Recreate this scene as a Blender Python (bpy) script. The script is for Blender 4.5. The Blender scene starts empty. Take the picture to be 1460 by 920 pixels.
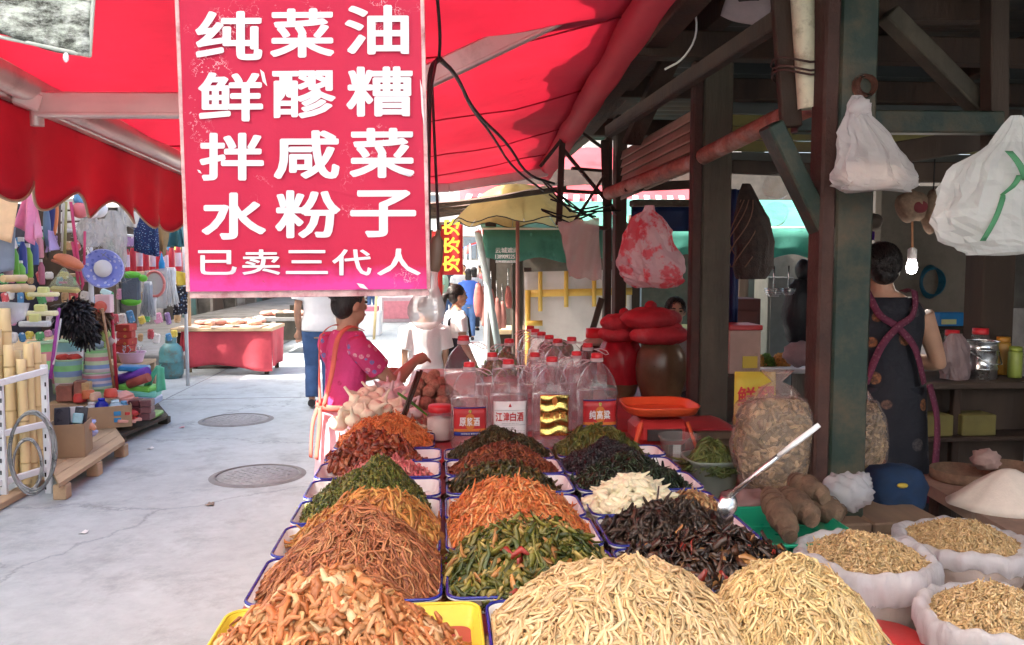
import bpy, math, random
import numpy as np
from mathutils import Vector, Matrix, Euler
random.seed(11)
SC = bpy.context.scene
COL = SC.collection
PI = math.pi
R = math.radians
# ------------------------------------------------------------------ camera, sky, sun, exposure
FPX, CX, CY, VX, VY, CAMZ = 1170.0, 730.0, 460.0, 630.0, 375.0, 1.65
PITCH = math.atan((CY - VY) / FPX)
YAW = math.atan((CX - VX) / FPX * math.cos(PITCH))
cam = bpy.data.cameras.new('camera')
cam.sensor_fit = 'HORIZONTAL'
cam.sensor_width = 36.0
cam.lens = 36.0 * FPX / 1460.0
cam.clip_start = 0.05
cam.clip_end = 500
camo = bpy.data.objects.new('camera', cam)
COL.objects.link(camo)
camo.location = (0, 0, CAMZ)
camo.rotation_euler = (PI / 2 - PITCH, 0, -YAW)
SC.camera = camo
SUN_EL, SUN_AZ = 44.0, 262.0        # azimuth clockwise from +Y: the sun stands to the left, a little behind
world = bpy.data.worlds.new('World')
SC.world = world
world.use_nodes = True
wn = world.node_tree
wn.nodes.clear()
sky = wn.nodes.new('ShaderNodeTexSky')
sky.sky_type = 'NISHITA'
sky.sun_disc = False
sky.sun_elevation = R(SUN_EL)
sky.sun_rotation = R(SUN_AZ)
sky.dust_density = 7.0
sky.ozone_density = 0.6
sky.air_density = 1.0
bg = wn.nodes.new('ShaderNodeBackground')
bg.inputs[1].default_value = 0.15
wo = wn.nodes.new('ShaderNodeOutputWorld')
wn.links.new(sky.outputs[0], bg.inputs[0])
wn.links.new(bg.outputs[0], wo.inputs[0])
sl = bpy.data.lights.new('sun', 'SUN')
sl.energy = 4.0
sl.angle = R(0.53)
sl.color = (1.0, 0.95, 0.87)
so = bpy.data.objects.new('sun', sl)
COL.objects.link(so)
_d = Vector((math.sin(R(SUN_AZ)) * math.cos(R(SUN_EL)), math.cos(R(SUN_AZ)) * math.cos(R(SUN_EL)), math.sin(R(SUN_EL))))
so.rotation_euler = _d.to_track_quat('Z', 'Y').to_euler()
so.location = (-20, -6, 30)
SC.view_settings.view_transform = 'Standard'
SC.view_settings.look = 'None'
SC.view_settings.gamma = 1.0
SC.view_settings.exposure = 2.25
SC.view_settings.use_curve_mapping = False
SC.cycles.use_denoising = True
SC.cycles.max_bounces = 10
SC.cycles.diffuse_bounces = 5
SC.cycles.transparent_max_bounces = 24
SC.cycles.transmission_bounces = 8
SC.cycles.sample_clamp_indirect = 6.0
SC.cycles.caustics_reflective = False
SC.cycles.caustics_refractive = False
_camR = Euler(camo.rotation_euler).to_matrix()
def ray(x, y):
 return _camR @ Vector(((x - CX) / FPX, (CY - y) / FPX, -1.0))
def P(x, y, Y):
 """photo pixel -> point of the place at distance Y along the street"""
 d = ray(x, y)
 return Vector((0, 0, CAMZ)) + d * (Y / d.y)
def G(x, y, z=0.0):
 """photo pixel -> point of the place at height z"""
 d = ray(x, y)
 return Vector((0, 0, CAMZ)) + d * ((z - CAMZ) / d.z)
def S(px, Y):
 return px * Y / FPX
# ------------------------------------------------------------------ materials
MATS = {}
def _mix(nt, blend='MIX'):
 n = nt.nodes.new('ShaderNodeMix')
 n.data_type = 'RGBA'
 n.blend_type = blend
 return n
def c4(c):
 return (c[0], c[1], c[2], 1.0)
def sh(c, k):
 return tuple(min(1.0, max(0.0, v * k)) for v in c[:3])
def base_nodes(name):
 m = bpy.data.materials.new(name)
 m.use_nodes = True
 nt = m.node_tree
 nt.nodes.clear()
 out = nt.nodes.new('ShaderNodeOutputMaterial')
 return m, nt, out
def noise(nt, sc, detail=5.0, rough=0.6, stretch=None, coord='Object'):
 tc = nt.nodes.new('ShaderNodeTexCoord')
 n = nt.nodes.new('ShaderNodeTexNoise')
 n.inputs['Scale'].default_value = sc
 n.inputs['Detail'].default_value = detail
 n.inputs['Roughness'].default_value = rough
 if stretch:
  mp = nt.nodes.new('ShaderNodeMapping')
  mp.inputs['Scale'].default_value = stretch
  nt.links.new(tc.outputs[coord], mp.inputs[0])
  nt.links.new(mp.outputs[0], n.inputs['Vector'])
 else:
  nt.links.new(tc.outputs[coord], n.inputs['Vector'])
 return n
def ramp(nt, src, p0, p1, c0=(0, 0, 0), c1=(1, 1, 1)):
 r = nt.nodes.new('ShaderNodeValToRGB')
 r.color_ramp.elements[0].position = p0
 r.color_ramp.elements[1].position = p1
 r.color_ramp.elements[0].color = c4(c0)
 r.color_ramp.elements[1].color = c4(c1)
 nt.links.new(src, r.inputs[0])
 return r
def mat(name, col, rough=0.55, var=0.14, sc=7.0, bump=0.12, bs=None, metal=0.0, spec=0.4, dirt=0.0, dcol=(0.09, 0.07, 0.05),
  dsc=2.5, stretch=None, emis=0.0, transl=0.0, coat=0.0, stripe=None, attr=None, sss=0.0):
 if name in MATS:
  return MATS[name]
 m, nt, out = base_nodes(name)
 L = nt.links.new
 p = nt.nodes.new('ShaderNodeBsdfPrincipled')
 if attr:
  a = nt.nodes.new('ShaderNodeAttribute')
  a.attribute_name = attr
  colsock = a.outputs['Color']
  n = noise(nt, sc, stretch=stretch)
  mx = _mix(nt, 'MULTIPLY')
  mx.inputs[0].default_value = 1.0
  rr = ramp(nt, n.outputs[0], 0.25, 0.75, (1 - var,) * 3, (1 + 0.0,) * 3)
  L(colsock, mx.inputs[6]); L(rr.outputs[0], mx.inputs[7])
  colsock = mx.outputs[2]
 else:
  n = noise(nt, sc, stretch=stretch)
  rr = ramp(nt, n.outputs[0], 0.3, 0.72, sh(col, 1 - var), sh(col, 1 + var))
  colsock = rr.outputs[0]
 if stripe:                       # (axis index, period, [(pos, colour)...]) woven or printed bands along one object axis
  ax, per, bands = stripe
  tc = nt.nodes.new('ShaderNodeTexCoord'); sp = nt.nodes.new('ShaderNodeSeparateXYZ')
  L(tc.outputs['Object'], sp.inputs[0])
  md = nt.nodes.new('ShaderNodeMath'); md.operation = 'PINGPONG' if False else 'MODULO'
  ad = nt.nodes.new('ShaderNodeMath'); ad.operation = 'ADD'; ad.inputs[1].default_value = 100 * per
  L(sp.outputs[ax], ad.inputs[0]); L(ad.outputs[0], md.inputs[0]); md.inputs[1].default_value = per
  dv = nt.nodes.new('ShaderNodeMath'); dv.operation = 'DIVIDE'; dv.inputs[1].default_value = per
  L(md.outputs[0], dv.inputs[0])
  r = nt.nodes.new('ShaderNodeValToRGB'); r.color_ramp.interpolation = 'CONSTANT'
  els = r.color_ramp.elements
  els[0].position = bands[0][0]; els[0].color = c4(bands[0][1])
  els[1].position = bands[1][0]; els[1].color = c4(bands[1][1])
  for pos, c in bands[2:]:
   e = els.new(pos); e.color = c4(c)
  L(dv.outputs[0], r.inputs[0])
  mx = _mix(nt, 'MULTIPLY'); mx.inputs[0].default_value = 0.35
  L(r.outputs[0], mx.inputs[6]); L(rr.outputs[0], mx.inputs[7])
  colsock = r.outputs[0] if col is None else mx.outputs[2]
 if dirt > 0:
  dn = noise(nt, dsc, 8.0, 0.7)
  dr = ramp(nt, dn.outputs[0], 0.62 - dirt * 0.35, 0.8 - dirt * 0.2)
  mx = _mix(nt)
  mx.inputs[7].default_value = c4(dcol)
  L(dr.outputs[0], mx.inputs[0]); L(colsock, mx.inputs[6])
  colsock = mx.outputs[2]
 L(colsock, p.inputs['Base Color'])
 p.inputs['Metallic'].default_value = metal
 p.inputs['Specular IOR Level'].default_value = spec
 if coat:
  p.inputs['Coat Weight'].default_value = coat
  p.inputs['Coat Roughness'].default_value = 0.12
 rn = ramp(nt, n.outputs[0], 0.2, 0.8, (max(0.04, rough - 0.1),) * 3, (min(1, rough + 0.12),) * 3)
 L(rn.outputs[0], p.inputs['Roughness'])
 if sss:
  p.inputs['Subsurface Weight'].default_value = sss
  p.inputs['Subsurface Radius'].default_value = (0.02, 0.008, 0.005)
  p.inputs['Subsurface Scale'].default_value = 0.4
 if emis:
  L(colsock, p.inputs['Emission Color'])
  p.inputs['Emission Strength'].default_value = emis
 if bump:
  bn = noise(nt, bs or sc * 5, 4.0, stretch=stretch)
  b = nt.nodes.new('ShaderNodeBump')
  b.inputs['Strength'].default_value = bump
  b.inputs['Distance'].default_value = 0.01
  L(bn.outputs[0], b.inputs['Height']); L(b.outputs[0], p.inputs['Normal'])
 last = p.outputs[0]
 if transl:
  t = nt.nodes.new('ShaderNodeBsdfTranslucent')
  L(colsock, t.inputs[0])
  ms = nt.nodes.new('ShaderNodeMixShader')
  ms.inputs[0].default_value = transl
  L(last, ms.inputs[1]); L(t.outputs[0], ms.inputs[2])
  last = ms.outputs[0]
 L(last, out.inputs[0])
 MATS[name] = m
 return m
def film(name, col, alpha=0.6, transl=0.5, rough=0.3, blotch=None, bsc=9.0, b0=0.5, b1=0.6, stretch=None, wrinkle=None):
 """thin plastic film: part see-through, part milky"""
 if name in MATS:
  return MATS[name]
 m, nt, out = base_nodes(name)
 L = nt.links.new
 p = nt.nodes.new('ShaderNodeBsdfPrincipled')
 p.inputs['Roughness'].default_value = rough
 n = noise(nt, bsc, 4.0, stretch=stretch)
 cr = ramp(nt, n.outputs[0], b0, b1, sh(col, 0.93), blotch if blotch else col)
 L(cr.outputs[0], p.inputs['Base Color'])
 t = nt.nodes.new('ShaderNodeBsdfTranslucent')
 L(cr.outputs[0], t.inputs[0])
 m1 = nt.nodes.new('ShaderNodeMixShader')
 m1.inputs[0].default_value = transl
 L(p.outputs[0], m1.inputs[1]); L(t.outputs[0], m1.inputs[2])
 tr = nt.nodes.new('ShaderNodeBsdfTransparent')
 tr.inputs[0].default_value = c4(tuple(0.5 + 0.5 * v for v in col))
 m2 = nt.nodes.new('ShaderNodeMixShader')
 m2.inputs[0].default_value = alpha
 L(tr.outputs[0], m2.inputs[1]); L(m1.outputs[0], m2.inputs[2])
 bn = noise(nt, 48 if wrinkle else 22, 5.0, stretch=wrinkle)
 b = nt.nodes.new('ShaderNodeBump'); b.inputs['Strength'].default_value = 0.8 if wrinkle else 0.22; b.inputs['Distance'].default_value = 0.02
 L(bn.outputs[0], b.inputs['Height']); L(b.outputs[0], p.inputs['Normal'])
 L(m2.outputs[0], out.inputs[0])
 MATS[name] = m
 return m
def clear(name, tint=(0.97, 0.97, 0.97), rough=0.04, ior=1.45, milky=0.0, bumpy=0.0):
 """thin clear glass or plastic wall"""
 if name in MATS:
  return MATS[name]
 m, nt, out = base_nodes(name)
 L = nt.links.new
 tr = nt.nodes.new('ShaderNodeBsdfTransparent'); tr.inputs[0].default_value = c4(tint)
 gl = nt.nodes.new('ShaderNodeBsdfGlossy'); gl.inputs['Roughness'].default_value = rough
 lw = nt.nodes.new('ShaderNodeLayerWeight'); lw.inputs[0].default_value = 0.5
 pw = nt.nodes.new('ShaderNodeMath'); pw.operation = 'POWER'; pw.inputs[1].default_value = 4.0
 fr = nt.nodes.new('ShaderNodeMath'); fr.operation = 'MULTIPLY_ADD'; fr.inputs[1].default_value = 0.85; fr.inputs[2].default_value = ((ior - 1) / (ior + 1)) ** 2
 L(lw.outputs['Facing'], pw.inputs[0]); L(pw.outputs[0], fr.inputs[0])
 ms = nt.nodes.new('ShaderNodeMixShader')
 L(fr.outputs[0], ms.inputs[0]); L(tr.outputs[0], ms.inputs[1]); L(gl.outputs[0], ms.inputs[2])
 last = ms.outputs[0]
 if bumpy:
  bn = noise(nt, 14, 3.0)
  b = nt.nodes.new('ShaderNodeBump'); b.inputs['Strength'].default_value = bumpy; b.inputs['Distance'].default_value = 0.02
  L(bn.outputs[0], b.inputs['Height']); L(b.outputs[0], gl.inputs['Normal']); L(b.outputs[0], lw.inputs['Normal'])
 if milky:
  df = nt.nodes.new('ShaderNodeBsdfDiffuse'); df.inputs[0].default_value = c4(tint)
  m2 = nt.nodes.new('ShaderNodeMixShader'); m2.inputs[0].default_value = milky
  L(last, m2.inputs[1]); L(df.outputs[0], m2.inputs[2]); last = m2.outputs[0]
 L(last, out.inputs[0])
 MATS[name] = m
 return m
def plain(name, col, rough=0.5, metal=0.0):
 return mat(name, col, rough, var=0.08, sc=12, bump=0.05, metal=metal)
# ------------------------------------------------------------------ mesh building
def frame(d):
 d = Vector(d).normalized()
 up = Vector((0, 0, 1)) if abs(d.z) < 0.95 else Vector((0, 1, 0))
 a = d.cross(up).normalized()
 return a, a.cross(d).normalized()
class MB:
 def __init__(self):
  self.v, self.f, self.s, self.mi = [], [], [], []
 def add(self, vs, fs, smooth=False, mi=0):
  o = len(self.v)
  self.v.extend(Vector(p) for p in vs)
  for f in fs:
   self.f.append([i + o for i in f]); self.s.append(smooth); self.mi.append(mi)
  return self
 def box(self, c, s, rot=None, ch=None, mi=0):
  c = Vector(c)
  hx, hy, hz = s[0] / 2, s[1] / 2, s[2] / 2
  if ch is None:
   ch = min(0.006, min(s) * 0.15)
  ch = min(ch, min(s) * 0.45)
  M = rot.to_matrix() if isinstance(rot, Euler) else rot
  vs, fs, idx = [], [], {}
  for sx in (-1, 1):
   for sy in (-1, 1):
    for sz in (-1, 1):
     for a in range(3):
      q = [sx * (hx - ch), sy * (hy - ch), sz * (hz - ch)]
      q[a] += (sx, sy, sz)[a] * ch
      idx[(sx, sy, sz, a)] = len(vs)
      vs.append(Vector(q))
  for a in range(3):
   b, d = (a + 1) % 3, (a + 2) % 3
   for sg in (-1, 1):
    loop = []
    for (u, w) in ((-1, -1), (1, -1), (1, 1), (-1, 1)):
     k = [0, 0, 0]; k[a] = sg; k[b] = u; k[d] = w
     loop.append(idx[(k[0], k[1], k[2], a)])
    fs.append(loop if sg > 0 else loop[::-1])
  for a in range(3):                       # edges along axis a
   b, d = (a + 1) % 3, (a + 2) % 3
   for u in (-1, 1):
    for w in (-1, 1):
     k0 = [0, 0, 0]; k0[b] = u; k0[d] = w
     k1 = list(k0); k0[a] = -1; k1[a] = 1
     q = [idx[(*k0, b)], idx[(*k1, b)], idx[(*k1, d)], idx[(*k0, d)]]
     fs.append(q if u * w > 0 else q[::-1])
  for sx in (-1, 1):
   for sy in (-1, 1):
    for sz in (-1, 1):
     q = [idx[(sx, sy, sz, 0)], idx[(sx, sy, sz, 1)], idx[(sx, sy, sz, 2)]]
     fs.append(q if sx * sy * sz > 0 else q[::-1])
  if M is not None:
   vs = [M @ p for p in vs]
  self.add([p + c for p in vs], fs, False, mi)
  return self
 def beam(self, a, b, w, h=None, roll=0.0, ch=None, mi=0):
  a, b = Vector(a), Vector(b)
  d = b - a
  x, z = frame(d)
  y = d.normalized()
  M = Matrix((x, y, z)).transposed()
  if roll:
   M = M @ Matrix.Rotation(roll, 3, 'Y')
  return self.box((a + b) / 2, (w, d.length, h or w), M, ch, mi)
 def tube(self, pts, rad, n=8, caps=True, smooth=True, sq=1.0, mi=0):
  pts = [Vector(p) for p in pts]
  if not isinstance(rad, (list, tuple)):
   rad = [rad] * len(pts)
  vs, fs = [], []
  a = None
  for i, p in enumerate(pts):
   t = (pts[min(i + 1, len(pts) - 1)] - pts[max(i - 1, 0)])
   t = t.normalized() if t.length > 1e-9 else Vector((0, 0, 1))
   if a is None:
    a, b = frame(t)
   else:
    a = (a - t * a.dot(t)).normalized()
    b = a.cross(t).normalized()
   b = a.cross(t).normalized()
   for k in range(n):
    th = 2 * PI * k / n
    vs.append(p + (a * math.cos(th) + b * math.sin(th) * sq) * rad[i])
  for i in range(len(pts) - 1):
   for k in range(n):
    k2 = (k + 1) % n
    fs.append([i * n + k, (i + 1) * n + k, (i + 1) * n + k2, i * n + k2])
  self.add(vs, fs, smooth, mi)
  if caps:
   o = len(self.v) - len(vs)
   self.f.append([o + k for k in range(n)]); self.s.append(False); self.mi.append(mi)
   self.f.append([o + (len(pts) - 1) * n + k for k in range(n - 1, -1, -1)]); self.s.append(False); self.mi.append(mi)
  return self
 def lathe(self, prof, o=(0, 0, 0), n=20, M=None, rfun=None, smooth=True, mi=0, cap0=True, cap1=True):
  """prof [(r,z)...]; rfun(theta, r, z)->(x,y)"""
  o = Vector(o)
  vs, fs = [], []
  for (r, z) in prof:
   for k in range(n):
    th = 2 * PI * k / n
    if rfun:
     x, y = rfun(th, r, z)
    else:
     x, y = r * math.cos(th), r * math.sin(th)
    q = Vector((x, y, z))
    vs.append(o + (M @ q if M else q))
  for i in range(len(prof) - 1):
   for k in range(n):
    k2 = (k + 1) % n
    fs.append([i * n + k, i * n + k2, (i + 1) * n + k2, (i + 1) * n + k])
  off = len(self.v)
  self.add(vs, fs, smooth, mi)
  if cap0 and prof[0][0] > 1e-5:
   self.f.append([off + k for k in range(n - 1, -1, -1)]); self.s.append(False); self.mi.append(mi)
  if cap1 and prof[-1][0] > 1e-5:
   b = off + (len(prof) - 1) * n
   self.f.append([b + k for k in range(n)]); self.s.append(False); self.mi.append(mi)
  return self
 def ball(self, c, r, n=12, m=8, M=None, fn=None, mi=0):
  if not isinstance(r, (list, tuple)):
   r = (r, r, r)
  c = Vector(c)
  vs, fs = [], []
  vs.append(Vector((0, 0, -1)))
  for i in range(1, m):
   ph = -PI / 2 + PI * i / m
   for k in range(n):
    th = 2 * PI * k / n
    vs.append(Vector((math.cos(th) * math.cos(ph), math.sin(th) * math.cos(ph), math.sin(ph))))
  vs.append(Vector((0, 0, 1)))
  out = []
  for p in vs:
   k = fn(p) if fn else 1.0
   q = Vector((p.x * r[0] * k, p.y * r[1] * k, p.z * r[2] * k))
   out.append(c + (M @ q if M else q))
  for k in range(n):
   fs.append([0, 1 + (k + 1) % n, 1 + k])
  for i in range(m - 2):
   for k in range(n):
    a = 1 + i * n + k; b = 1 + i * n + (k + 1) % n
    fs.append([a, b, b + n, a + n])
  t = len(vs) - 1; b0 = 1 + (m - 2) * n
  for k in range(n):
   fs.append([b0 + k, b0 + (k + 1) % n, t])
  return self.add(out, fs, True, mi)
 def sheet(self, fn, nu, nv, thick=0.0, smooth=True, mi=0, closed_u=False):
  """fn(u,v)->point, u,v in 0..1; thick>0 makes it solid"""
  g = [[Vector(fn(i / nu, j / nv)) for i in range(nu + 1)] for j in range(nv + 1)]
  W = nu + 1
  vs = [p for row in g for p in row]
  fs = [[j * W + i, j * W + i + 1, (j + 1) * W + i + 1, (j + 1) * W + i] for j in range(nv) for i in range(nu)]
  if thick <= 0:
   return self.add(vs, fs, smooth, mi)
  nr = []
  for j in range(nv + 1):
   for i in range(nu + 1):
    du = g[j][min(i + 1, nu)] - g[j][max(i - 1, 0)]
    dv = g[min(j + 1, nv)][i] - g[max(j - 1, 0)][i]
    n_ = du.cross(dv)
    nr.append(n_.normalized() if n_.length > 1e-12 else Vector((0, 0, 1)))
  N = len(vs)
  vs2 = [p - nr[i] * thick for i, p in enumerate(vs)]
  self.add(vs + vs2, fs + [[N + k for k in f[::-1]] for f in fs], smooth, mi)
  rim = [(j * W, (j + 1) * W) for j in range(nv)][::-1] if False else []
  e = []
  for i in range(nu):
   e.append((i + 1, i)); e.append((nv * W + i, nv * W + i + 1))
  for j in range(nv):
   e.append((j * W, (j + 1) * W)); e.append(((j + 1) * W + nu, j * W + nu))
  o = len(self.v) - 2 * N
  for a, b in e:
   self.f.append([o + a, o + b, o + b + N, o + a + N]); self.s.append(False); self.mi.append(mi)
  return self
 def prism(self, poly, M, t, mi=0):
  """2-D outline in the local XZ plane, extruded t along local -Y .. ; M 4x4"""
  n = len(poly)
  vs = [M @ Vector((x, 0, z)) for x, z in poly] + [M @ Vector((x, t, z)) for x, z in poly]
  fs = [list(range(n)), list(range(2 * n - 1, n - 1, -1))]
  for i in range(n):
   j = (i + 1) % n
   fs.append([j, i, n + i, n + j])
  return self.add(vs, fs, False, mi)
 def mesh(self, name, off=None):
  me = bpy.data.meshes.new(name)
  o = Vector(off) if off is not None else Vector((0, 0, 0))
  me.from_pydata([tuple(p - o) for p in self.v], [], self.f)
  me.polygons.foreach_set('use_smooth', self.s)
  me.polygons.foreach_set('material_index', self.mi)
  me.update()
  return me
 def base(self):
  xs = [p.x for p in self.v]; ys = [p.y for p in self.v]; zs = [p.z for p in self.v]
  return Vector(((min(xs) + max(xs)) / 2, (min(ys) + max(ys)) / 2, min(zs)))
 def build(self, name, material, parent=None, remesh=None, smooth=0, label=None):
  if parent is None:
   off = self.base()
  else:
   off = wloc(parent)
  me = self.mesh(name, off)
  if remesh:
   me = voxel(me, remesh, smooth)
   me.name = name
  for m in (material if isinstance(material, (list, tuple)) else [material]):
   me.materials.append(m)
  o = bpy.data.objects.new(name, me)
  COL.objects.link(o)
  if parent is None:
   o.location = off
  else:
   o.parent = parent
  if label:
   o['label'] = label
  return o
WL = {}
def wloc(o):
 v = Vector(o.location)
 while o.parent:
  o = o.parent
  v += Vector(o.location)
 return v
def voxel(me, size, smooth=0):
 o = bpy.data.objects.new('tmp', me)
 COL.objects.link(o)
 md = o.modifiers.new('r', 'REMESH')
 md.mode = 'VOXEL'
 md.voxel_size = size
 md.use_smooth_shade = True
 if smooth:
  s = o.modifiers.new('s', 'SMOOTH')
  s.factor = 0.5
  s.iterations = smooth
 dg = bpy.context.evaluated_depsgraph_get()
 m2 = bpy.data.meshes.new_from_object(o.evaluated_get(dg))
 bpy.data.objects.remove(o)
 bpy.data.meshes.remove(me)
 m2.polygons.foreach_set('use_smooth', [True] * len(m2.polygons))
 return m2
def tag(o, label, cat, group=None, kind=None):
 if label:
  o['label'] = label
 if cat:
  o['category'] = cat
 if group:
  o['group'] = group
 if kind:
  o['kind'] = kind
 return o
def thing(name, label, cat, loc, group=None):
 o = bpy.data.objects.new(name, None)
 o.empty_display_size = 0.05
 COL.objects.link(o)
 o.location = Vector(loc)
 return tag(o, label, cat, group)
def solo(name, mb, material, label, cat, group=None, **k):
 return tag(mb.build(name, material, None, **k), label, cat, group)
def struct(name, mb, material):
 o = mb.build(name, material)
 o['kind'] = 'structure'
 return o
def copy_of(o, loc, rot=None, scale=None, label=None, parent=None):
 c = o.copy()
 COL.objects.link(c)
 c.location = loc
 if rot is not None:
  c.rotation_euler = rot
 if scale is not None:
  c.scale = (scale,) * 3 if not isinstance(scale, (tuple, list)) else scale
 if label:
  c['label'] = label
 for ch in o.children:
  d = ch.copy()
  COL.objects.link(d)
  d.parent = c
 return c
# ---- numpy strands
def np_obj(name, V, Q, colr, material, parent=None, off=(0, 0, 0), smooth=True):
 me = bpy.data.meshes.new(name)
 me.vertices.add(len(V)); me.loops.add(Q.size); me.polygons.add(len(Q))
 me.vertices.foreach_set('co', (V - np.array(off)).astype(np.float32).ravel())
 me.loops.foreach_set('vertex_index', Q.astype(np.int32).ravel())
 me.polygons.foreach_set('loop_start', np.arange(0, Q.size, Q.shape[1], dtype=np.int32))
 me.polygons.foreach_set('use_smooth', np.full(len(Q), smooth))
 me.update(calc_edges=True)
 if colr is not None:
  at = me.attributes.new('col', 'FLOAT_COLOR', 'POINT')
  at.data.foreach_set('color', colr.astype(np.float32).ravel())
 me.materials.append(material)
 o = bpy.data.objects.new(name, me)
 COL.objects.link(o)
 if parent is not None:
  o.parent = parent
 else:
  o.location = off
 return o
def strands_geo(pts, width, thick, cols, flat=None):
 """pts (N,K,3); width,thick (N,); cols (N,3). -> verts, quads, colours"""
 N, K, _ = pts.shape
 t = np.gradient(pts, axis=1)
 t /= np.linalg.norm(t, axis=2, keepdims=True) + 1e-9
 up = flat if flat is not None else np.tile(np.array([0.05, 0.02, 1.0]), (N, K, 1))
 side = np.cross(t, up); side /= np.linalg.norm(side, axis=2, keepdims=True) + 1e-9
 nor = np.cross(side, t)
 tap = np.ones(K); tap[0] = 0.55; tap[-1] = 0.45
 w = (width[:, None] * tap[None, :])[..., None] * 0.5
 h = (thick[:, None] * tap[None, :])[..., None] * 0.5
 ring = np.stack([pts + side * w + nor * h * 0.6, pts - side * w * 0.7 + nor * h, pts - side * w - nor * h * 0.6, pts + side * w * 0.7 - nor * h], axis=2)   # N,K,4,3
 V = ring.reshape(-1, 3)
 base = (np.arange(N) * K * 4)[:, None, None]
 k = np.arange(K - 1)[None, :, None] * 4
 c = np.arange(4)[None, None, :]
 c2 = (np.arange(4) + 1)[None, None, :] % 4
 Q = np.stack([base + k + c, base + k + c2, base + k + 4 + c2, base + k + 4 + c], axis=-1).reshape(-1, 4)
 b = np.arange(N)[:, None] * K * 4
 e0 = b + np.array([[3, 2, 1, 0]])
 e1 = b + (K - 1) * 4 + np.array([[0, 1, 2, 3]])
 Q = np.concatenate([Q, e0, e1])
 C = np.ones((N, K * 4, 4)); C[..., :3] = cols[:, None, :]
 return V, Q, C.reshape(-1, 4)
STR = {}
def food_mat(rough, spec=0.5, sss=0.0):
 return mat('food_%d_%d' % (rough * 100, spec * 100), (1, 1, 1), rough, var=0.22, sc=60, bump=0.25, bs=220, spec=spec, attr='col')
def heap(name, label, cat, cx, cy, zb, rx, ry, h, N, L, w, t, cols, curl=6.0, down=0.0, lift=0.012, rough=0.4, K=5, seed=1, power=1.0,
  tilt=0.0, core=None, clip=None, apex=(0, 0), lump=0.10, spec=0.5, piece='shred', edge=1.0, dome=1.75, spread=0.75, wig=0.5):
 rs = np.random.RandomState(seed)
 ph = rs.rand(6) * 6.28
 fr = 2.0 / max(rx, ry) * (0.6 + rs.rand(6))
 def hf(x, y):
  u = (x - cx) / rx; v = (y - cy) / ry
  q0 = np.sqrt(u * u + v * v)
  s_ = np.clip(1 - q0 * q0, 0, 1)
  u = u - apex[0] * s_; v = v - apex[1] * s_
  q = np.sqrt(u * u + v * v)
  z = h * 0.92 * np.clip(1.0 - np.clip(np.sqrt(q * q + 0.022), 0, 1.2) ** dome, 0, 2) ** power
  z = z + h * lump * (np.sin(x * fr[0] * 3 + ph[0]) * np.sin(y * fr[1] * 3 + ph[1]) + 0.6 * np.sin(x * fr[2] * 7 + ph[2]) * np.sin(y * fr[3] * 7 + ph[3])) * np.clip(1.1 - q, 0, 1)
  return zb + np.maximum(z, 0.004)
 nr, na = 12, 28
 th = np.linspace(0, 2 * PI, na, endpoint=False)
 rr = np.linspace(0, 1.0, nr + 1)[1:]
 vs = [[cx, cy, float(hf(np.array(cx), np.array(cy))) - lift * 0.3]]
 for r_ in rr:
  for a in th:
   x = cx + rx * r_ * math.cos(a); y = cy + ry * r_ * math.sin(a)
   vs.append([x, y, float(hf(np.array(x), np.array(y))) - lift * 0.3])
 fs = [[0, 1 + k, 1 + (k + 1) % na] for k in range(na)]
 for i in range(nr - 1):
  for k in range(na):
   a = 1 + i * na + k; b = 1 + i * na + (k + 1) % na
   fs.append([a, a + na, b + na, b])
 fs.append([1 + (nr - 1) * na + k for k in range(na)][::-1])
 mb = MB(); mb.add(vs, fs, True)
 cc = core or tuple(np.mean(np.array(cols)[:, :3], axis=0) * 0.8)
 root = mb.build(name, mat('core_%s_%d' % (name, seed), cc, 0.7, var=0.35, sc=70, bump=0.5, bs=160))
 tag(root, label, cat)
 # strands
 a = rs.rand(N) * 2 * PI
 q = rs.rand(N) ** 0.55 * edge
 x0 = cx + rx * q * np.cos(a); y0 = cy + ry * q * np.sin(a)
 ang = rs.rand(N) * 2 * PI
 if down > 0:
  rad = np.arctan2((y0 - cy) / ry, (x0 - cx) / rx) + PI * (rs.rand(N) > 0.5)
  use = rs.rand(N) < down
  ang = np.where(use, rad + rs.randn(N) * 0.35, ang)
 Ls = L * (0.55 + 0.9 * rs.rand(N))
 s = np.linspace(-0.5, 0.5, K)[None, :] * Ls[:, None]
 cur = rs.randn(N)[:, None] * curl
 bend = ang[:, None] + cur * s + wig * np.sin(s * (rs.rand(N)[:, None] * 1.2 + 0.4) * 2 * PI / L * 1.4 + rs.rand(N)[:, None] * 6.28) + rs.randn(N, K) * 0.15 * (1 if K > 3 else 0)
 dx = np.cos(bend); dy = np.sin(bend)
 ds = (Ls / (K - 1))[:, None]
 X = x0[:, None] + np.cumsum(dx * ds, axis=1) - (dx * ds).sum(1, keepdims=True) / 2
 Y = y0[:, None] + np.cumsum(dy * ds, axis=1) - (dy * ds).sum(1, keepdims=True) / 2
 if clip:
  X = np.clip(X, clip[0], clip[1]); Y = np.clip(Y, clip[2], clip[3])
 Z = hf(X, Y) + (rs.rand(N)[:, None] ** 1.5) * lift + rs.randn(N, K) * lift * 0.18
 if tilt:
  Z = Z + s * rs.randn(N)[:, None] * tilt + np.abs(rs.randn(N)[:, None]) * tilt * L * 0.15
 pts = np.stack([X, Y, Z], axis=2)
 # lie flat on the slope, with some roll
 e = 0.004
 nx = -(hf(X + e, Y) - hf(X - e, Y)) / (2 * e); ny = -(hf(X, Y + e) - hf(X, Y - e)) / (2 * e)
 up = np.stack([nx + rs.randn(N, 1) * spread, ny + rs.randn(N, 1) * spread, np.ones_like(nx)], axis=2)
 pal = np.array([c[:3] for c in cols])
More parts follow.
